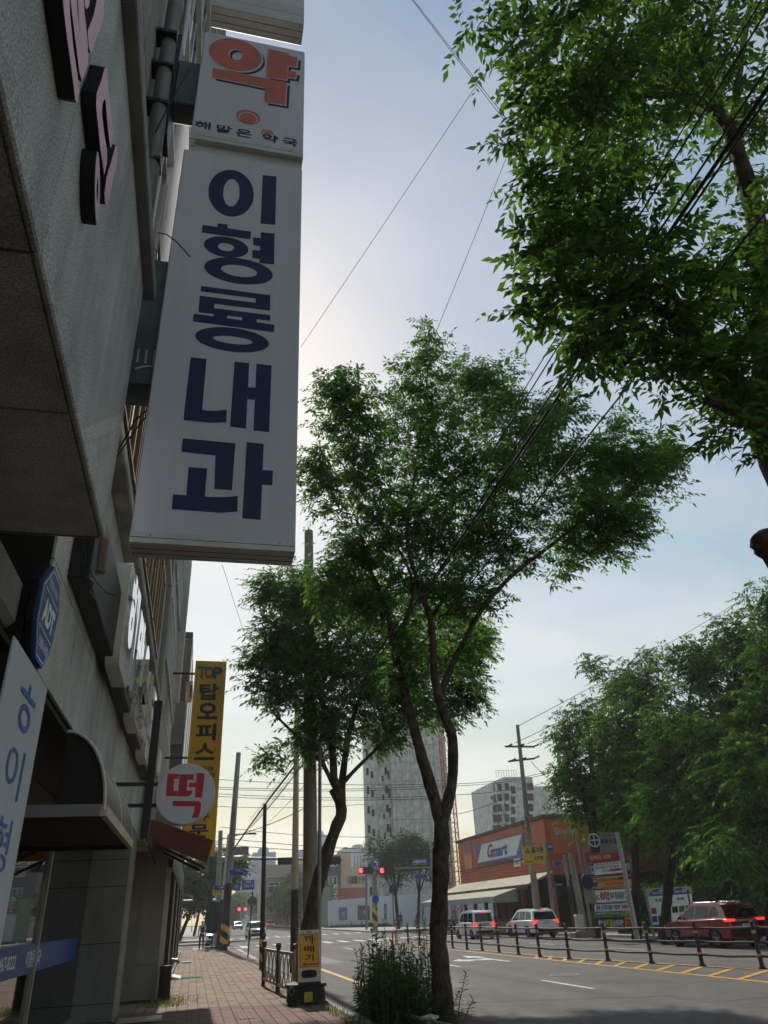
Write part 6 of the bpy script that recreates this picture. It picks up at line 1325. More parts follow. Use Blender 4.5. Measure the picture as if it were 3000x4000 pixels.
for k in range(8): 
    y_ = gy0 + .3 + k * (gy1 - gy0 - .6) / 7; MB().box(XM + .02, XM + .3, y_ - .15, y_ + .15, 0, 3.69).build('column', m_orw, mk)
def onm(p, o=.03): v = AX(*R22(p), XM); return v - X * o
MB().prism([onm(p, .0) for p in ((445, 415), (960, 290), (970, 550), (465, 628))], (-.12, 0, 0)).build('sign_panel', M('panel_blue', (88, 92, 150), rough=0.5), mk)
MB().poly(*[onm(p, .13) for p in ((515, 412), (948, 302), (890, 525), (472, 612))]).build('sign_field', M('panel_pale', (206, 218, 206), rough=0.5), mk)
for s, p0, p1, p3, mt_ in (('G', (578, 560), (632, 545), (582, 415), m_red), ('mart', (632, 556), (795, 515), (634, 440), M('mart_blue', (70, 84, 160)))):
    o_ = onm(p0, .16); text(s, o_, onm(p1, .16) - o_, onm(p3, .16) - o_, mt_, mk, .03, name='letter')
MB().prism([onm(p, 0) for p in ((305, 392), (388, 375), (410, 695), (332, 708))], (-.06, 0, 0)).build('poster_panel', M('poster_orange', (206, 138, 90)), mk); MB().poly(*[onm(p, .07) for p in ((312, 400), (388, 384), (394, 500), (320, 512))]).build('poster_head', M('poster_mauve', (130, 104, 120)), mk)
MB().prism([onm(p, 0) for p in ((852, 562), (922, 552), (926, 648), (858, 656))], (-.06, 0, 0)).build('small_panel', m_swht, mk); o_ = onm((862, 628), .07); text('수송점', o_, onm((912, 622), .07) - o_, onm((862, 585), .07) - o_, m_ink, mk, .02); o_ = onm((932, 612), .02); text('464', o_, onm((985, 605), .02) - o_, onm((932, 570), .02) - o_, m_swht, mk, .04)
# gable side facing the camera
MB().box(XM + .5, XM + 4.5, gy0 - .06, gy0 - .004, zm - 2.6, zm - .3).build('side_panel', M('side_panel_orange', (206, 110, 60)), mk)
text('G', (XM + .8, gy0 - .07, zm - 1.25), X * .35, Z * .5, m_wal, mk, .02); text('mart', (XM + 1.2, gy0 - .07, zm - 1.2), X * 1.0, Z * .35, m_wal, mk, .01)
aw1 = T('market_awning', 'long beige upper awning along the front of the orange market', 'awning', (XM - 1, (gy0 + gy1) / 2, 3.4))
m_bei = M('beige_canvas', (164, 152, 126), rough=0.8, var=0.15, scale=1); m_gcl = M('grey_canvas', (150, 154, 152), rough=0.8, var=0.15, scale=1)
MB().prism([(XM - .02, gy0 - .5, 3.95), (XM - 2.2, gy0 - .5, 3.15), (XM - 2.2, gy0 - .5, 3.05), (XM - .02, gy0 - .5, 3.8)], (0, gy1 - gy0 + 1, 0)).build('slope', m_bei, aw1); MB().box(XM - 2.26, XM - 2.2, gy0 - .5, gy1 + .5, 2.78, 3.12).build('front_edge', m_roof, aw1)
aw2 = T('market_awning', 'lower grey awning with drooping valance in front of the market', 'awning', (XM - 3, (gy0 + gy1) / 2, 2.7))
MB().prism([(XM - 2.3, gy0 + 1.5, 2.95), (XM - 4.2, gy0 + 1.5, 2.45), (XM - 4.2, gy0 + 1.5, 2.4), (XM - 2.3, gy0 + 1.5, 2.86)], (0, gy1 - gy0 - 1, 0)).build('slope', m_bei, aw2)
for k in range(14):
    y_ = gy0 + 1.5 + k * (gy1 - gy0 - 1) / 14; MB().box(XM - 4.24, XM - 4.2, y_, y_ + (gy1 - gy0 - 1) / 14 - .03, 2.02 + .05 * (k % 2), 2.42).build('valance_flap', m_gcl, aw2)
MB().prism([(XM - 2.3, gy0 + 1.48, 2.9), (XM - 4.2, gy0 + 1.48, 2.42), (XM - 4.2, gy0 + 1.48, 2.0), (XM - 2.3, gy0 + 1.48, 2.0)], (0, -.03, 0)).build('side_curtain', m_gcl, aw2)
for k in range(5): MB().cyl((XM - 4.1, gy0 + 1.6 + k * (gy1 - gy0 - 1.4) / 4, 0), (XM - 4.1, gy0 + 1.6 + k * (gy1 - gy0 - 1.4) / 4, 2.4), .04, n=8).build('post', m_pgal, aw2)
crc = [(150, 60, 40), (190, 150, 60), (70, 100, 60), (170, 160, 140), (120, 80, 50)]
for k in range(9):
    y_ = gy0 + 2.4 + k * 2.1; l_ = ['produce crate under the market awning, %s' % w for w in ('first from the near end', 'second from the near end', 'third from the near end', 'fourth from the near end', 'fifth from the near end', 'fifth from the far end', 'fourth from the far end', 'third from the far end', 'second from the far end')][k]
    cr_ = T('produce_crate', l_, 'crate', (XM - 2.8, y_, 0), 'produce crates at the market'); MB().box(XM - 3.5, XM - 2.2, y_ - .8, y_ + .8, 0, .7).build('bin', M('crate_wood', (110, 84, 56)), cr_)
    for j in range(7): c_ = Vector((XM - 3.3 + .15 * j, y_ + random.uniform(-.6, .6), .72)); MB().lathe(c_, [(.04, 0), (.12, .06), (.12, .14), (.03, .2)], 8).build('produce', M('produce_%d' % (k % 5), crc[k % 5]), cr_, smooth=True)

# ================================================================== concrete shells beyond
m_raw = granite('raw_concrete', (200, 202, 198), speck=0.12, scale=1.2, stain=0.28)
m_void = M('dark_opening', (40, 42, 44), rough=0.9)
yT = 128.0
tw_ = T('concrete_tower', 'unfinished pale concrete tower with small window holes behind the middle tree', 'building', (34, yT, 0))
RT = tr(.27127, 1380, 2800); tx = lambda px, py=1500: AY(*RT((px, py)), yT)[0]
ZT = AY(1600, 2780, yT)[2]
x0_, x1_, x2_, x3_ = tx(205), tx(350), tx(580), AY(1742, 3000, yT)[0] + .2
MB().box(x2_, x3_, yT, yT + 16, 0, ZT).build('main_block', m_raw, tw_); MB().box(x1_, x2_ - .01, yT + 1.2, yT + 9, 0, ZT - .6).build('stair_block', m_raw, tw_); MB().box(x0_, x1_ - .01, yT + .5, yT + 2.5, 0, ZT - .3).build('side_block', m_raw, tw_)
for k in range(int((ZT - 3) / 3.05)):
    z_ = 1.2 + k * 3.05
    for px, wdt, dy, hh, dz in ((235, .42, .5, 1.2, 0), (300, .5, .5, 1.1, -.5), (470, .35, 1.2, .9, -.9), (522, .5, 1.2, 1.2, .2), (558, .3, 1.2, 1.5, -.6)):
        xx = tx(px); MB().box(xx - wdt / 2, xx + wdt / 2, yT + dy - .03, yT + dy - .003, z_ + dz, z_ + dz + hh).build('window_hole', m_void, tw_)
    MB().box(x2_ + .02, x3_, yT - .03, yT - .004, z_ + 1.9, z_ + 1.98).build('pour_line', M('concrete_dark', (128, 126, 120), var=0.25), tw_)
for k in range(7): xx = x2_ + (x3_ - x2_) * (k + .4) / 7; MB().box(xx, xx + .05, yT - .028, yT - .005, 0, ZT - .02).build('pour_line', M('concrete_dark', (128, 126, 120)), tw_)
y2_ = 160.0; RC = tr(.30139, 1900, 2800)
cb2 = T('concrete_block', 'unfinished grey concrete block rising behind the orange market', 'building', (70, y2_, 0))
ax_ = lambda px, py: AY(*RC((px, py)), y2_)
za_ = ax_(480, 780)[2]; MB().box(ax_(230, 900)[0], ax_(610, 900)[0], y2_, y2_ + 18, 0, za_).build('front_block', m_raw, cb2); MB().box(ax_(80, 1000)[0], ax_(228, 1000)[0], y2_ + 1.5, y2_ + 5, 0, ax_(140, 1010)[2] - .5).build('side_block', m_raw, cb2); MB().box(ax_(135, 900)[0], ax_(230, 900)[0] - .01, y2_ + .8, y2_ + 17, 0, za_ - .8).build('stair_block', m_raw, cb2); MB().box(ax_(611, 900)[0], ax_(1000, 900)[0], y2_ + 2, y2_ + 18, 0, ax_(700, 880)[2]).build('rear_block', m_raw, cb2)
MB().box(ax_(80, 1000)[0], ax_(150, 1000)[0], y2_ + 1.4, y2_ + 1.48, ax_(140, 1060)[2], ax_(140, 1010)[2]).build('blue_tarp', M('tarp_blue', (80, 96, 170)), cb2)
for k in range(5):
    for px, dy in ((188, .8), (265, 0), (145, 1.5), (345, 0), (550, 0), (580, 0)):
        p_ = ax_(px, 905 + k * 135 + (40 if px == 345 else 0)); MB().box(p_[0] - .5, p_[0] + .5, y2_ + dy - .04, y2_ + dy - .004, p_[2] - .75, p_[2] + .75).build('window_hole', m_void, cb2)
for k in range(9): xx = ax_(140 + k * 33, 800)[0]; MB().cyl((xx, y2_ + .3, za_), (xx, y2_ + .3, za_ + 1.6), .05, n=5).build('guard_post', m_pgal, cb2)
MB().bar((ax_(140, 800)[0], y2_ + .3, za_ + 1.5), (ax_(405, 800)[0], y2_ + .3, za_ + 1.5), .06, .06).build('guard_rail', m_pgal, cb2)
# red lattice mast
yM = 112.0; ms = T('lattice_mast', 'red steel lattice mast of a construction hoist beside the concrete tower', 'mast', (AY(1772, 3450, yM)[0], yM, 0))
m_rst = M('mast_red', (186, 74, 54), rough=0.6, var=0.15); cxm = AY(1770, 3300, yM)[0]; ZM = AY(1745, 2860, yM)[2]; hw = .72
cs_ = [Vector((cxm + a * hw, yM + b * hw, 0)) for a, b in ((-1, -1), (1, -1), (1, 1), (-1, 1))]
for c_ in cs_: MB().cyl(c_, c_ + Z * ZM, .09, n=6).build('leg', m_rst, ms)
for k in range(int(ZM / 1.3)):
    for i in range(4):
        a_, c_ = cs_[i] + Z * k * 1.3, cs_[(i + 1) % 4] + Z * k * 1.3
        if i in (0, 2): MB().bar(a_, c_ + Z * 1.3, .06, .06).build('brace', m_rst, ms)
        else: MB().bar(a_ + Z * 1.3, c_, .06, .06).build('brace', m_rst, ms)
        MB().bar(a_, c_, .06, .06).build('ring_bar', m_rst, ms)
# white hoarding on the far corner: separate sheets
m_hoard = M('hoarding_white', (204, 208, 214), rough=0.5, var=0.06, scale=1, rand=0.03)
h0, h1, h2 = G(1281, 3624), G(1538, 3619), G(1725, 3612); hgt = AY(1535, 3497, h1[1])[2]
h1 = Vector((h1[0], h1[1], 0)); 
ho = T('white_hoarding', 'white construction hoarding with printed pictures on the far corner', 'hoarding', h1)
def sheets(a, c, n):
    d = (c - a) / n
    for k in range(n):
        p_, q_ = a + d * (k + .015), a + d * (k + .985); nn = Vector((d[1], -d[0], 0)).normalized() * .04
        MB().prism([p_, q_, q_ + Z * hgt, p_ + Z * hgt], nn).build('hoarding_sheet', m_hoard, ho)
h2 = h1 + Vector((16, -1.5, 0)); sheets(h0, h1, 16); sheets(h1 + X * .05, h2, 8); MB().box(h1[0] - .1, h1[0] + .1, h1[1] - .25, h1[1] - .05, 0, hgt + .1).build('corner_post', m_pgal, ho)
dh = (h1 - h0); nh = Vector((dh[1], -dh[0], 0)).normalized() * .06
if nh[1] > 0: nh = -nh
RH = tr(.33153, 1200, 3300)
for (px0, px1, py0, py1, cols) in ((373, 475, 738, 890, ((92, 132, 176), (150, 176, 204))), (598, 742, 715, 885, ((104, 92, 88), (160, 156, 156))), (908, 942, 695, 880, ((110, 108, 150), (180, 176, 190)))):
    u = lambda px: (px * .33153 + 1200 - 1281) / (1538 - 1281.0)
    pm0 = bpy.data.materials.get('print_%d' % px0) or M('print_%d' % px0, cols[0], var=0.5, scale=1.4, detail=3)
    def hp_(px, py):
        rr = ray(px * .33153 + 1200, py * .33153 + 3300); n_ = Vector((dh[1], -dh[0], 0)); t = (h0 - Vector((0, 0, EYE))).dot(n_) / rr.dot(n_); return Vector((0, 0, EYE)) + rr * t + nh
    pr_ = MB().poly(hp_(px0, py1), hp_(px1, py1), hp_(px1, py0), hp_(px0, py0)).build('printed_picture', pm0, ho)
    MB().poly(*[hp_(a, b) + nh * .2 for a, b in ((px0 * .55 + px1 * .45, py0 * .4 + py1 * .6), (px0 * .3 + px1 * .7, py0 * .4 + py1 * .6), (px0 * .35 + px1 * .65, py0 * .75 + py1 * .25), (px0 * .5 + px1 * .5, py0 * .7 + py1 * .3))]).build('picture_figure', M('print_f%d' % px0, cols[1]), pr_)
text('분양중', h1 + Vector((7, -.75, .9)), X * 3.2, Z * .9, M('pink_print', (210, 80, 110)), ho, .03)
gw_ = MB()
for k in range(1200):
    p_ = h0.lerp(h1, random.random()) + nh * random.uniform(2, 14); hgg = random.uniform(.1, .5) * (2.5 if random.random() < .06 else 1); gw_.poly(p_ - X * .05, p_ + X * .05, p_ + Vector((random.uniform(-.1, .1), 0, hgg)))
gw_.build('weeds_along_hoarding', lf_far, label='weeds growing along the foot of the white hoarding', cat='weeds', kind='stuff')
# buildings behind the hoarding
def bwin(b, x0, x1, z0, z1, y, fr=m_swht, gl=m_glass):
    f_ = MB(); f_.box(x0 - .1, x1 + .1, y - .06, y - .004, z0 - .1, z0); f_.box(x0 - .1, x1 + .1, y - .06, y - .004, z1, z1 + .1); f_.box(x0 - .1, x0, y - .06, y - .004, z0, z1); f_.box(x1, x1 + .1, y - .06, y - .004, z0, z1)
    wn_ = f_.build('window', fr, b); MB().box(x0, x1, y - .03, y - .003, z0, z1).build('pane', gl, wn_)
yb1 = 152.0; bA_ = T('beige_building', 'beige and charcoal low block with brick base behind the hoarding', 'building', (30, yb1, 0)); ah = lambda px, py, y=yb1: AY(*RH((px, py)), y)
MB().box(ah(390, 300)[0], ah(735, 300)[0], yb1, yb1 + 14, 6.2, ah(600, 262)[2]).build('wall', M('beige_render', (186, 164, 142), var=0.08), bA_); MB().box(ah(322, 600)[0], ah(735, 600)[0], yb1 - .05, yb1 + 14, 0, 6.19).build('brick_base', M('red_brick', (150, 86, 74), var=0.15, scale=6), bA_)
MB().box(ah(118, 300)[0], ah(389, 300)[0], yb1 - .6, yb1 + 13, 6.6, ah(200, 130)[2]).build('charcoal_wing', M('charcoal_render', (76, 80, 90), var=0.08), bA_); MB().box(ah(389, 100)[0], ah(520, 100)[0], yb1 + .4, yb1 + 12, ah(600, 262)[2] + .002, ah(420, 85)[2]).build('upper_beige', M('beige_render', (186, 164, 142)), bA_)
for a, c in ((480, 592), (605, 690), (702, 726)): bwin(bA_, ah(a, 400)[0], ah(c, 400)[0], ah(a, 460)[2], ah(a, 375)[2], yb1, m_pgal)
for px in (252, 305):
    for py in (250, 470): bwin(bA_, ah(px, 400)[0], ah(px + 34, 400)[0], ah(px, py)[2], ah(px, py - (90 if py > 300 else 40))[2], yb1 - .6)
MB().box(ah(120, 700)[0], ah(318, 700)[0], yb1 - .7, yb1 - .61, 0, 6.5).build('green_shopfront', M('green_grey_panel', (128, 150, 132), var=0.1), bA_); gs = MB().box(ah(282, 600)[0], ah(318, 600)[0], yb1 - 1.2, yb1 - .75, 2.2, 7.0).build('vertical_sign', M('shop_green', (36, 120, 84)), bA_)
for i_, s in enumerate('최고스크린'): text(s, (ah(287, 600)[0], yb1 - 1.21, 6.0 - i_ * .9), X * 1.0, Z * .75, m_swht, gs, .02)
yS_ = MB().box(ah(118, 90)[0], ah(200, 90)[0], yb1 - .9, yb1 - .7, ah(150, 135)[2], ah(150, 82)[2]).build('yellow_sign', M('shop_yellow', (214, 190, 60)), bA_); text('간판', (ah(120, 90)[0] + .2, yb1 - .91, ah(150, 130)[2]), X * 3, Z * 1.6, m_ink, yS_, .03)
yb2 = 175.0; bB_ = T('grey_low_building', 'grey flat-roofed low block left of the charcoal wing, down the street', 'building', (20, yb2, 0)); RD = tr(.30139, 650, 3250)
ad_ = lambda px, py: AY(*RD((px, py)), yb2)
MB().box(ad_(1290, 500)[0], ad_(1900, 500)[0], yb2, yb2 + 20, 0, ad_(1500, 420)[2]).build('wall', M('grey_facade', (156, 146, 138), var=0.1), bB_)
for k in range(7): 
    xx = ad_(1330 + k * 80, 500)[0]; bwin(bB_, xx, xx + 2.2, 6.5, 8.4, yb2)
for k in range(5): MB().box(ad_(1300, 500)[0], ad_(1600, 500)[0], yb2 - 1.2, yb2 - .1, 2.6 + k * 1.7, 2.75 + k * 1.7).build('balcony_slab', m_wal, bB_)
# distant apartment towers
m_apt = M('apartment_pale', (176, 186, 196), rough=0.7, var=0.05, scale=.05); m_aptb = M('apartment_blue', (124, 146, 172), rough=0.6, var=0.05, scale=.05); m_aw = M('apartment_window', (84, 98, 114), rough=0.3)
def apt(label, y, px0, px1, pyt, cols=6, mat=m_apt, step=None):
    a_, c_ = AY(px0, pyt, y), AY(px1, pyt, y); t = T('apartment_tower', label, 'building', ((a_[0] + c_[0]) / 2, y, 0), 'distant apartment towers'); w_ = c_[0] - a_[0]; H_ = a_[2]
    MB().box(a_[0], c_[0], y, y + 18, 0, H_).build('wall', mat, t); MB().box(a_[0] + w_ * .25, a_[0] + w_ * .7, y + 3, y + 12, H_, H_ + w_ * .14).build('roof_house', mat, t)
    MB().box(a_[0] + w_ * .3, a_[0] + w_ * .65, y + 4, y + 11, H_ + w_ * .14, H_ + w_ * .22).build('roof_crown', m_apt, t)
    if step: MB().box(a_[0] - w_ * step, a_[0] - .02, y + 2, y + 18, 0, H_ * .86).build('lower_wing', m_apt, t)
    for k in range(cols):
        xx = a_[0] + w_ * (k + .25) / cols; MB().box(xx, xx + w_ / cols * .5, y - .1, y - .01, 6, H_ - 3).build('balcony_recess', m_aptb, t)
    nf = int(H_ / 3)
    for j in range(2, nf, 2):
        for k in range(cols): xx = a_[0] + w_ * (k + .3) / cols; MB().box(xx, xx + w_ / cols * .36, y - .16, y - .105, j * 3.0, j * 3.0 + 1.6).build('window', m_aw, t)
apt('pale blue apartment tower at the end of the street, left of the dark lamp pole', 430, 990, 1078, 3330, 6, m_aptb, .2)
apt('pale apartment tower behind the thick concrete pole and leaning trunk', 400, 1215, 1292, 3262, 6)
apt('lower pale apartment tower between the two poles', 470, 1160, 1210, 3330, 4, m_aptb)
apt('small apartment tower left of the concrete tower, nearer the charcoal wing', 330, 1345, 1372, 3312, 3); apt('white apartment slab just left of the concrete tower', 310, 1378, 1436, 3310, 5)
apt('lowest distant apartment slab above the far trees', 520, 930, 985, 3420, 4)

# ================================================================== traffic gantries and street plates
ygn = 90.0; gp = Vector((AY(1694, 3500, ygn)[0], ygn, 0))
gt = T('signal_gantry', 'grey signal gantry with two red lights reaching over the far crossing', 'traffic light', gp)
MB().tube([gp, gp + Z * 9.2], [.17, .13], 12).build('mast', m_pgal, gt, smooth=True); a_, c_ = AY(1690, 3387, ygn), AY(1400, 3398, ygn); MB().tube([a_, c_], [.10, .06], 8).build('arm', m_pgal, gt)
m_sig = M('signal_red', (255, 60, 70), emit=3.0); m_hood = M('signal_black', (18, 18, 19), rough=0.5)
for p0_, p1_ in ((1402, 1456), (1484, 1536)):
    l_, r_ = AY(p0_, 3401, ygn - .3), AY(p1_, 3400, ygn - .3); hh = .36; hd_ = MB().box(l_[0], r_[0], ygn - .5, ygn - .2, l_[2] - hh, l_[2] + hh).build('signal_head', m_hood, gt, bevel=.05)
    for k in range(4):
        cx_ = l_[0] + (r_[0] - l_[0]) * (k + .5) / 4; MB().cyl((cx_, ygn - .51, l_[2]), (cx_, ygn - .54, l_[2]), .25, n=16).build('lens', m_sig if k == 0 else M('lens_dark', (40, 42, 44)), hd_); MB().ring((cx_, ygn - .52, l_[2]), X, Z, .29, .29, .27, .27, d=(0, -.2, 0), n=16).build('visor', m_hood, hd_)
p4_ = [(768, 170), (846, 168), (846, 280), (768, 282)]
ta = plate4('turn_sign', 'blue left-turn sign between the two red lights', RH, p4_, ygn - .3, m_sblue, (('비보호', .1, .9, .08, .24, m_swht, .02),), border=m_swht)
f = lambda u, v: AY(*RH((u, v)), ygn - .33)
MB().prism([f(*p) for p in ((832, 245), (832, 205), (822, 192), (805, 190), (805, 180), (784, 198), (805, 216), (805, 206), (815, 207), (818, 214), (818, 245))], (0, .008, 0)).build('arrow', m_swht, ta)
plate4('junction_name_sign', 'wide blue junction name sign on the gantry mast', RH, ((1242, 168), (1402, 162), (1404, 230), (1244, 236)), ygn - .3, m_sblue, (('서흥중사거리', .07, .93, .22, .78, m_swht, .03),), border=m_swht)
plate4('street_plate', 'blue pointed street plate on the gantry mast below the wide sign', RH, ((1272, 346), (1418, 340), (1434, 372), (1418, 402), (1272, 408), (1256, 378)), ygn - .3, m_sblue, border=m_swht)
q = G(1465, 3636); upx = pole('utility_pole', 'concrete pole with striped foot behind the red lights', q, AY(1462, 3390, q[1]), .32, .28, m_conp, hazard=(.5, 2.2)); c_ = AY(1467, 3513, q[1] - .5); MB().cyl(c_, c_ + Y * .04, .40, n=24).build('round_sign', m_sblue, upx)
MB().cyl(G(1432, 3632), AY(1431, 3415, G(1432, 3632)[1]), .14, n=8).build('steel_pole', m_pgal, label='thin two-tone pole in front of the printed hoarding', cat='pole')
yg2 = 66.0
g2 = T('signal_gantry', 'long grey gantry arm carrying two signal boxes seen from behind', 'traffic light', (AY(850, 3450, yg2)[0], yg2, 0)); MB().tube([AY(856, 3352, yg2), AY(1340, 3358, yg2)], [.13, .08], 8).build('arm', m_pgal, g2); MB().tube([Vector((AY(850, 3500, yg2)[0], yg2, 0)), AY(858, 3335, yg2)], .16, 10).build('mast', m_pgal, g2)
for p0_, p1_ in ((1085, 1150), (1246, 1330)): l_, r_ = AY(p0_, 3364, yg2), AY(p1_, 3364, yg2); MB().box(l_[0], r_[0], yg2 - .2, yg2 + .2, l_[2] - .27, l_[2] + .25).build('signal_box', m_hood, g2, bevel=.05)
l_, r_ = AY(908, 3308, yg2), AY(971, 3338, yg2); MB().box(l_[0], r_[0], yg2 + .1, yg2 + .25, r_[2], l_[2]).build('sign_back', M('sign_back_grey', (120, 116, 110)), g2)
ysp = pD[1] - .6; RD_ = RD
plate4('street_plate', 'blue pointed street plate on the striped concrete pole', RD, ((800, 488), (1048, 484), (1066, 522), (1046, 562), (800, 564)), ysp, m_sblue, (('축동로', .28, .62, .5, .88, m_swht, .02), ('115', .8, .94, .4, .72, m_swht, .02), ('Chukdong-ro', .24, .66, .1, .34, m_swht, .01)), border=m_swht)
plate4('street_plate', 'blue school street plate left of the striped concrete pole', RD, ((620, 690), (790, 690), (790, 750), (610, 752)), ysp + 1, m_sblue, (('서흥남', .3, .9, .25, .8, m_swht, .02),), border=m_swht)
plate4('direction_sign', 'large blue direction sign over the street beyond the corner', RD, ((972, 618), (1150, 610), (1150, 748), (972, 760)), 96, m_sblue, (('수송동', .28, .72, .68, .92, m_swht, .02), ('Susong-dong', .14, .85, .5, .62, m_swht, .01), ('시립도서관', .14, .9, .24, .46, m_swht, .02)), border=m_swht)
plate4('direction_sign', 'second blue direction sign half hidden by the striped pole', RD, ((842, 640), (955, 660), (955, 758), (842, 760)), 96.5, m_sblue, (('군산', .3, .8, .3, .7, m_swht, .02),))
plate4('parking_sign', 'yellow and white notice on the grey corner pole', RD, ((600, 742), (700, 738), (702, 818), (602, 822)), ysp + 2, m_cy, (('주의', .2, .8, .5, .85, m_ink, .02),))
plate4('route_plate', 'small orange plate on the dark lamp pole', RD, ((1284, 898), (1312, 896), (1312, 960), (1284, 962)), pA[1] - .15, M('plate_orange', (222, 160, 40)), (('P', .3, .7, .3, .7, m_ink, .02),))
fs_ = T('far_signal', 'tiny far traffic light showing red at the end of the street', 'traffic light', (AY(945, 3560, 210)[0], 210, 0)); c_ = AY(942, 3552, 210); MB().cyl(Vector((c_[0], 210, 0)), c_, .15, n=6).build('mast', m_pgal, fs_)
for px in (928, 952): e = AY(px, 3552, 209.8); MB().box(e[0] - .8, e[0] + .8, 209.7, 210, e[2] - .35, e[2] + .35).build('signal_head', m_hood, fs_); MB().cyl(e + X * .4 - Y * .15, e + X * .4 - Y * .12, .35, n=10).build('lens', m_sig, fs_)

# ================================================================== more trees along the street
def simple_tree(label, y, bp, bl, seed, L=.32, W=.14, k=5, Ls=.9, grp='trees further along the street', mat=None, r=.22):
    bx_ = Vector((AY(bp[0], bp[1], y)[0], y, 0)); B_ = []
    for px, py, rp_, n in bl:
        c_ = AY(px, py, y); d = (c_ - Vector((0, 0, EYE))).length; rr = rp_ / 3340 * d; B_.append((c_, (rr, rr, rr * .85), n))
    m_ = sum((b[0] for b in B_), Vector()) / len(B_)
    LB = [[(bx_ - Z * .1, r), (bx_.lerp(m_, .4), r * .75), (m_, r * .5)]] + [[(bx_.lerp(m_, .45), r * .5), (b[0], r * .2)] for b in B_]
    return tree('street_tree', label, bx_, LB, B_, L, W, k, 7, Ls, mat or lf_far, seed, grp, bark=m_dbark, tr0=.06, twig=False, nseg=8)
simple_tree('round tree left of the two in front of the concrete tower', 95, (1557, 3630), ((1500, 3330, 75, 60), (1580, 3320, 75, 60), (1490, 3390, 50, 30), (1560, 3390, 70, 45)), 41, .38, .17)
simple_tree('round tree right of the two in front of the concrete tower', 93, (1632, 3630), ((1640, 3320, 70, 55), (1690, 3340, 50, 30), (1640, 3390, 60, 36), (1600, 3290, 40, 20)), 42, .38, .17)
simple_tree('big dark tree on the left beyond the open sunshade', 92, (700, 3640), ((760, 3430, 75, 80), (700, 3480, 70, 60), (820, 3480, 60, 50), (880, 3400, 60, 45), (850, 3350, 50, 30), (930, 3370, 35, 20), (760, 3530, 60, 40), (690, 3400, 50, 30)), 43, .42, .2)
simple_tree('tree beyond the direction signs on the left pavement', 125, (760, 3620), ((780, 3380, 60, 50), (840, 3420, 50, 40), (900, 3430, 40, 26), (720, 3440, 50, 36)), 44, .5, .24)
for i, (px, py, y, rp_) in enumerate(((1170, 3480, 150, 48), (1120, 3490, 172, 44), (1080, 3505, 195, 36), (1048, 3515, 220, 30), (1155, 3440, 160, 34), (1020, 3525, 250, 26))):
    simple_tree('street tree right of the far carriageway, %s' % ('nearest of the row', 'second in the row', 'third in the row', 'fourth in the row', 'taller one behind the nearest', 'farthest of the row')[i], y, (px + 6, 3600), ((px, py, rp_, 46), (px + rp_ * .6, py + 25, rp_ * .7, 26), (px - rp_ * .6, py + 22, rp_ * .7, 26), (px, py + 50, rp_ * .7, 22)), 50 + i, .6, .3, 5, 1.3)
for i, (px, py, y) in enumerate(((915, 3520, 270), (945, 3505, 320), (895, 3540, 230))):
    simple_tree('hazy tree closing the end of the street, %s' % ('middle one', 'tallest one', 'nearest one')[i], y, (px, 3600), ((px, py, 30, 40), (px - 15, py + 30, 26, 26), (px + 15, py + 30, 26, 26)), 60 + i, .9, .45, 5, 1.8)

# ================================================================== overhead cables
def span(label, a, c, sag=.15, r=.012, group=None, n=9):
    a, c = Vector(a), Vector(c); pts = [a.lerp(c, t) - Z * sag * 4 * t * (1 - t) for t in np.linspace(0, 1, n)]
    return MB().tube(pts, r, 5, cap=False).build('overhead_cable', m_cab, smooth=True, label=label, cat='cable', group=group)
# bundle along the near kerb, through the crowns
for i, (px, py, xx, r) in enumerate(((2790, 760, 3.3, .016), (2800, 780, 3.34, .010), (2770, 720, 3.25, .009), (2690, 640, 3.2, .008), (2650, 640, 3.15, .006), (2830, 1140, 3.5, .009))):
    p = AX(px, py, xx); lab = ('thick black cable bundle slanting through the near crowns', 'black cable hugging the thick bundle', 'thinner black cable above the thick bundle', 'thin upper cable of the kerb-side bundle', 'topmost thin cable of the kerb-side bundle', 'lower separate black cable under the near tree crown')[i]
    span(lab, (xx, p[1] - 3, p[2] + .25), (xx - .2, 50, p[2] + .6), .4, r, 'cables along the near kerb', 24)
for l_, a, c, y0_, y1_ in (('thin wire from the top edge to the near tree', (1595, -20), (2040, 560), 9, 9.5), ('thin wire running parallel to the top edge wire', (1600, -20), (2035, 535), 9.2, 9.6), ('long thin wire slanting down behind the tall sign', (1890, 290), (1176, 1355), 10, 16), ('thin wire falling to the tip of the middle tree', (2000, 560), (1690, 1330), 11, 13), ('thin wire left of the leaning tree, under the tall sign', (868, 2205), (950, 2460), 20, 22)):
    span(l_, AY(*a, y0_), AY(*c, y1_), .02, .007, 'thin wires against the sky')
for i, (pa, pb2, y_) in enumerate((((840, 3044), (1740, 3062), 84), ((840, 3075), (1740, 3068), 84), ((838, 3082), (1740, 3076), 84), ((835, 3100), (1700, 3110), 86), ((835, 3110), (1700, 3118), 86), ((850, 3150), (1440, 3140), 100), ((860, 3230), (1440, 3270), 100), ((860, 3272), (1700, 3322), 80), ((862, 3298), (1700, 3330), 80), ((1780, 3062), (2160, 3010), 84), ((1780, 3070), (2160, 3018), 84), ((1780, 3105), (2160, 3050), 84), ((1790, 3180), (2040, 3080), 82), ((860, 3280), (1240, 3130), 62))):
    span('cable strung across the street between far poles, %s' % ('highest over the side street', 'second highest left', 'third highest left', 'fourth from the top left', 'fifth from the top left', 'thin one with clips', 'lower one behind the signals', 'dark one above the gantry', 'dark one touching the gantry', 'highest by the power pole', 'second by the power pole', 'third by the power pole', 'slanting one by the market', 'slanting one from the grey pole')[i], AY(*pa, y_), AY(*pb2, y_), .3, .03, 'cables across the street')
qy = G(2108, 3655)[1]
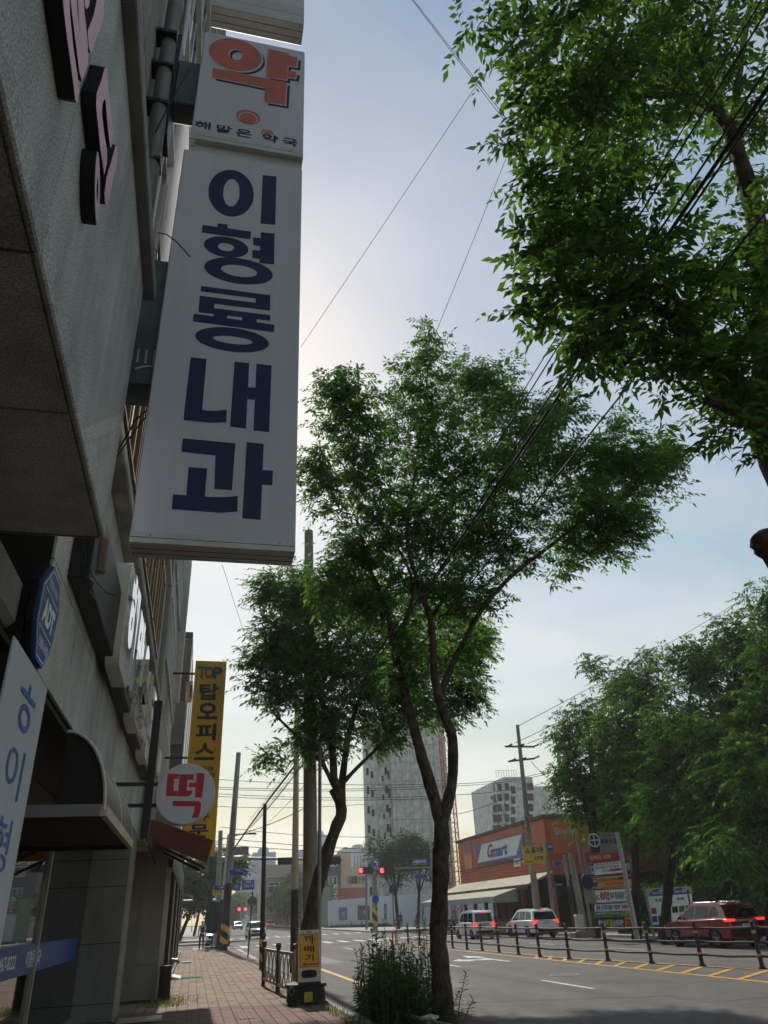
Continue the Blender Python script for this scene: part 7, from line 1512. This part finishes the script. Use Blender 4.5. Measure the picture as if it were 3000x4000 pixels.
for i, (a, c, y1_) in enumerate((((2010, 2903), (2930, 2400), 30), ((2060, 2905), (2990, 2470), 28), ((2100, 2908), (3000, 2560), 27), ((2024, 2836), (2916, 2330), 58), ((2075, 2975), (2180, 3060), 58))):
    span('power line from the crossarm pole, %s' % ('upper of three to the right', 'middle of three to the right', 'lower of three to the right', 'thin one from the pole tip', 'short one down to the right')[i], AY(*a, qy), AY(*c, y1_), .25, .022, 'power lines at the crossarm pole')
pcab = [AY(890, 3350, 58), AY(980, 3220, 44), AY(1060, 3110, 36), AY(1160, 2980, 30)]
for i in range(3): MB().tube([p + Vector((.1 * i, 0, .12 * i)) for p in pcab], .045 - .012 * i, 6, cap=False).build('overhead_cable', m_cab, smooth=True, label=('heavy sagging cable from the striped pole to the middle poles', 'second cable above the heavy sagging one', 'third and thinnest cable above the heavy sagging one')[i], cat='cable', group='sagging cables on the left')
# low houses closing the side street and the left pavement
for i, (x0, x1_, y0_, y1_, h_, c_, l_) in enumerate(((-14, -1.5, 79, 100, 7.5, (150, 136, 120), 'low tan shop block beyond the side street'), (-16, -1.8, 102, 150, 10, (132, 130, 128), 'grey shop block further along the left pavement'), (24, 44, 235, 262, 12, (168, 160, 150), 'pale low building at the far right of the street'))):
    t = T('shop_block', l_, 'building', ((x0 + x1_) / 2, y0_, 0)); MB().box(x0, x1_, y0_, y1_, 0, h_).build('wall', M('block_%d' % i, c_, var=0.12), t)
    for k in range(4):
        for j in range(2): bwin(t, x0 + 1 + k * (x1_ - x0 - 1.5) / 4, x0 + 2.8 + k * (x1_ - x0 - 1.5) / 4, 1.2 + j * 3.4, 3.0 + j * 3.4, y0_)
bpy.data.objects.remove(fo); bpy.data.scenes.remove(fsc)

# ================================================================== air: even haze round the whole place
hz = MB().box(-400, 500, -70, 620, -1.2, 110).build('haze', None, kind='stuff')
hm_ = bpy.data.materials.new('haze'); hm_.use_nodes = True; ht_ = hm_.node_tree; ht_.nodes.clear()
ho_ = ht_.nodes.new('ShaderNodeOutputMaterial'); hv_ = ht_.nodes.new('ShaderNodeVolumePrincipled'); hv_.inputs['Density'].default_value = 0.0006; hv_.inputs['Color'].default_value = (.95, .94, .92, 1); hv_.inputs['Anisotropy'].default_value = 0.3
ht_.links.new(hv_.outputs[0], ho_.inputs['Volume']); hz.data.materials.append(hm_)
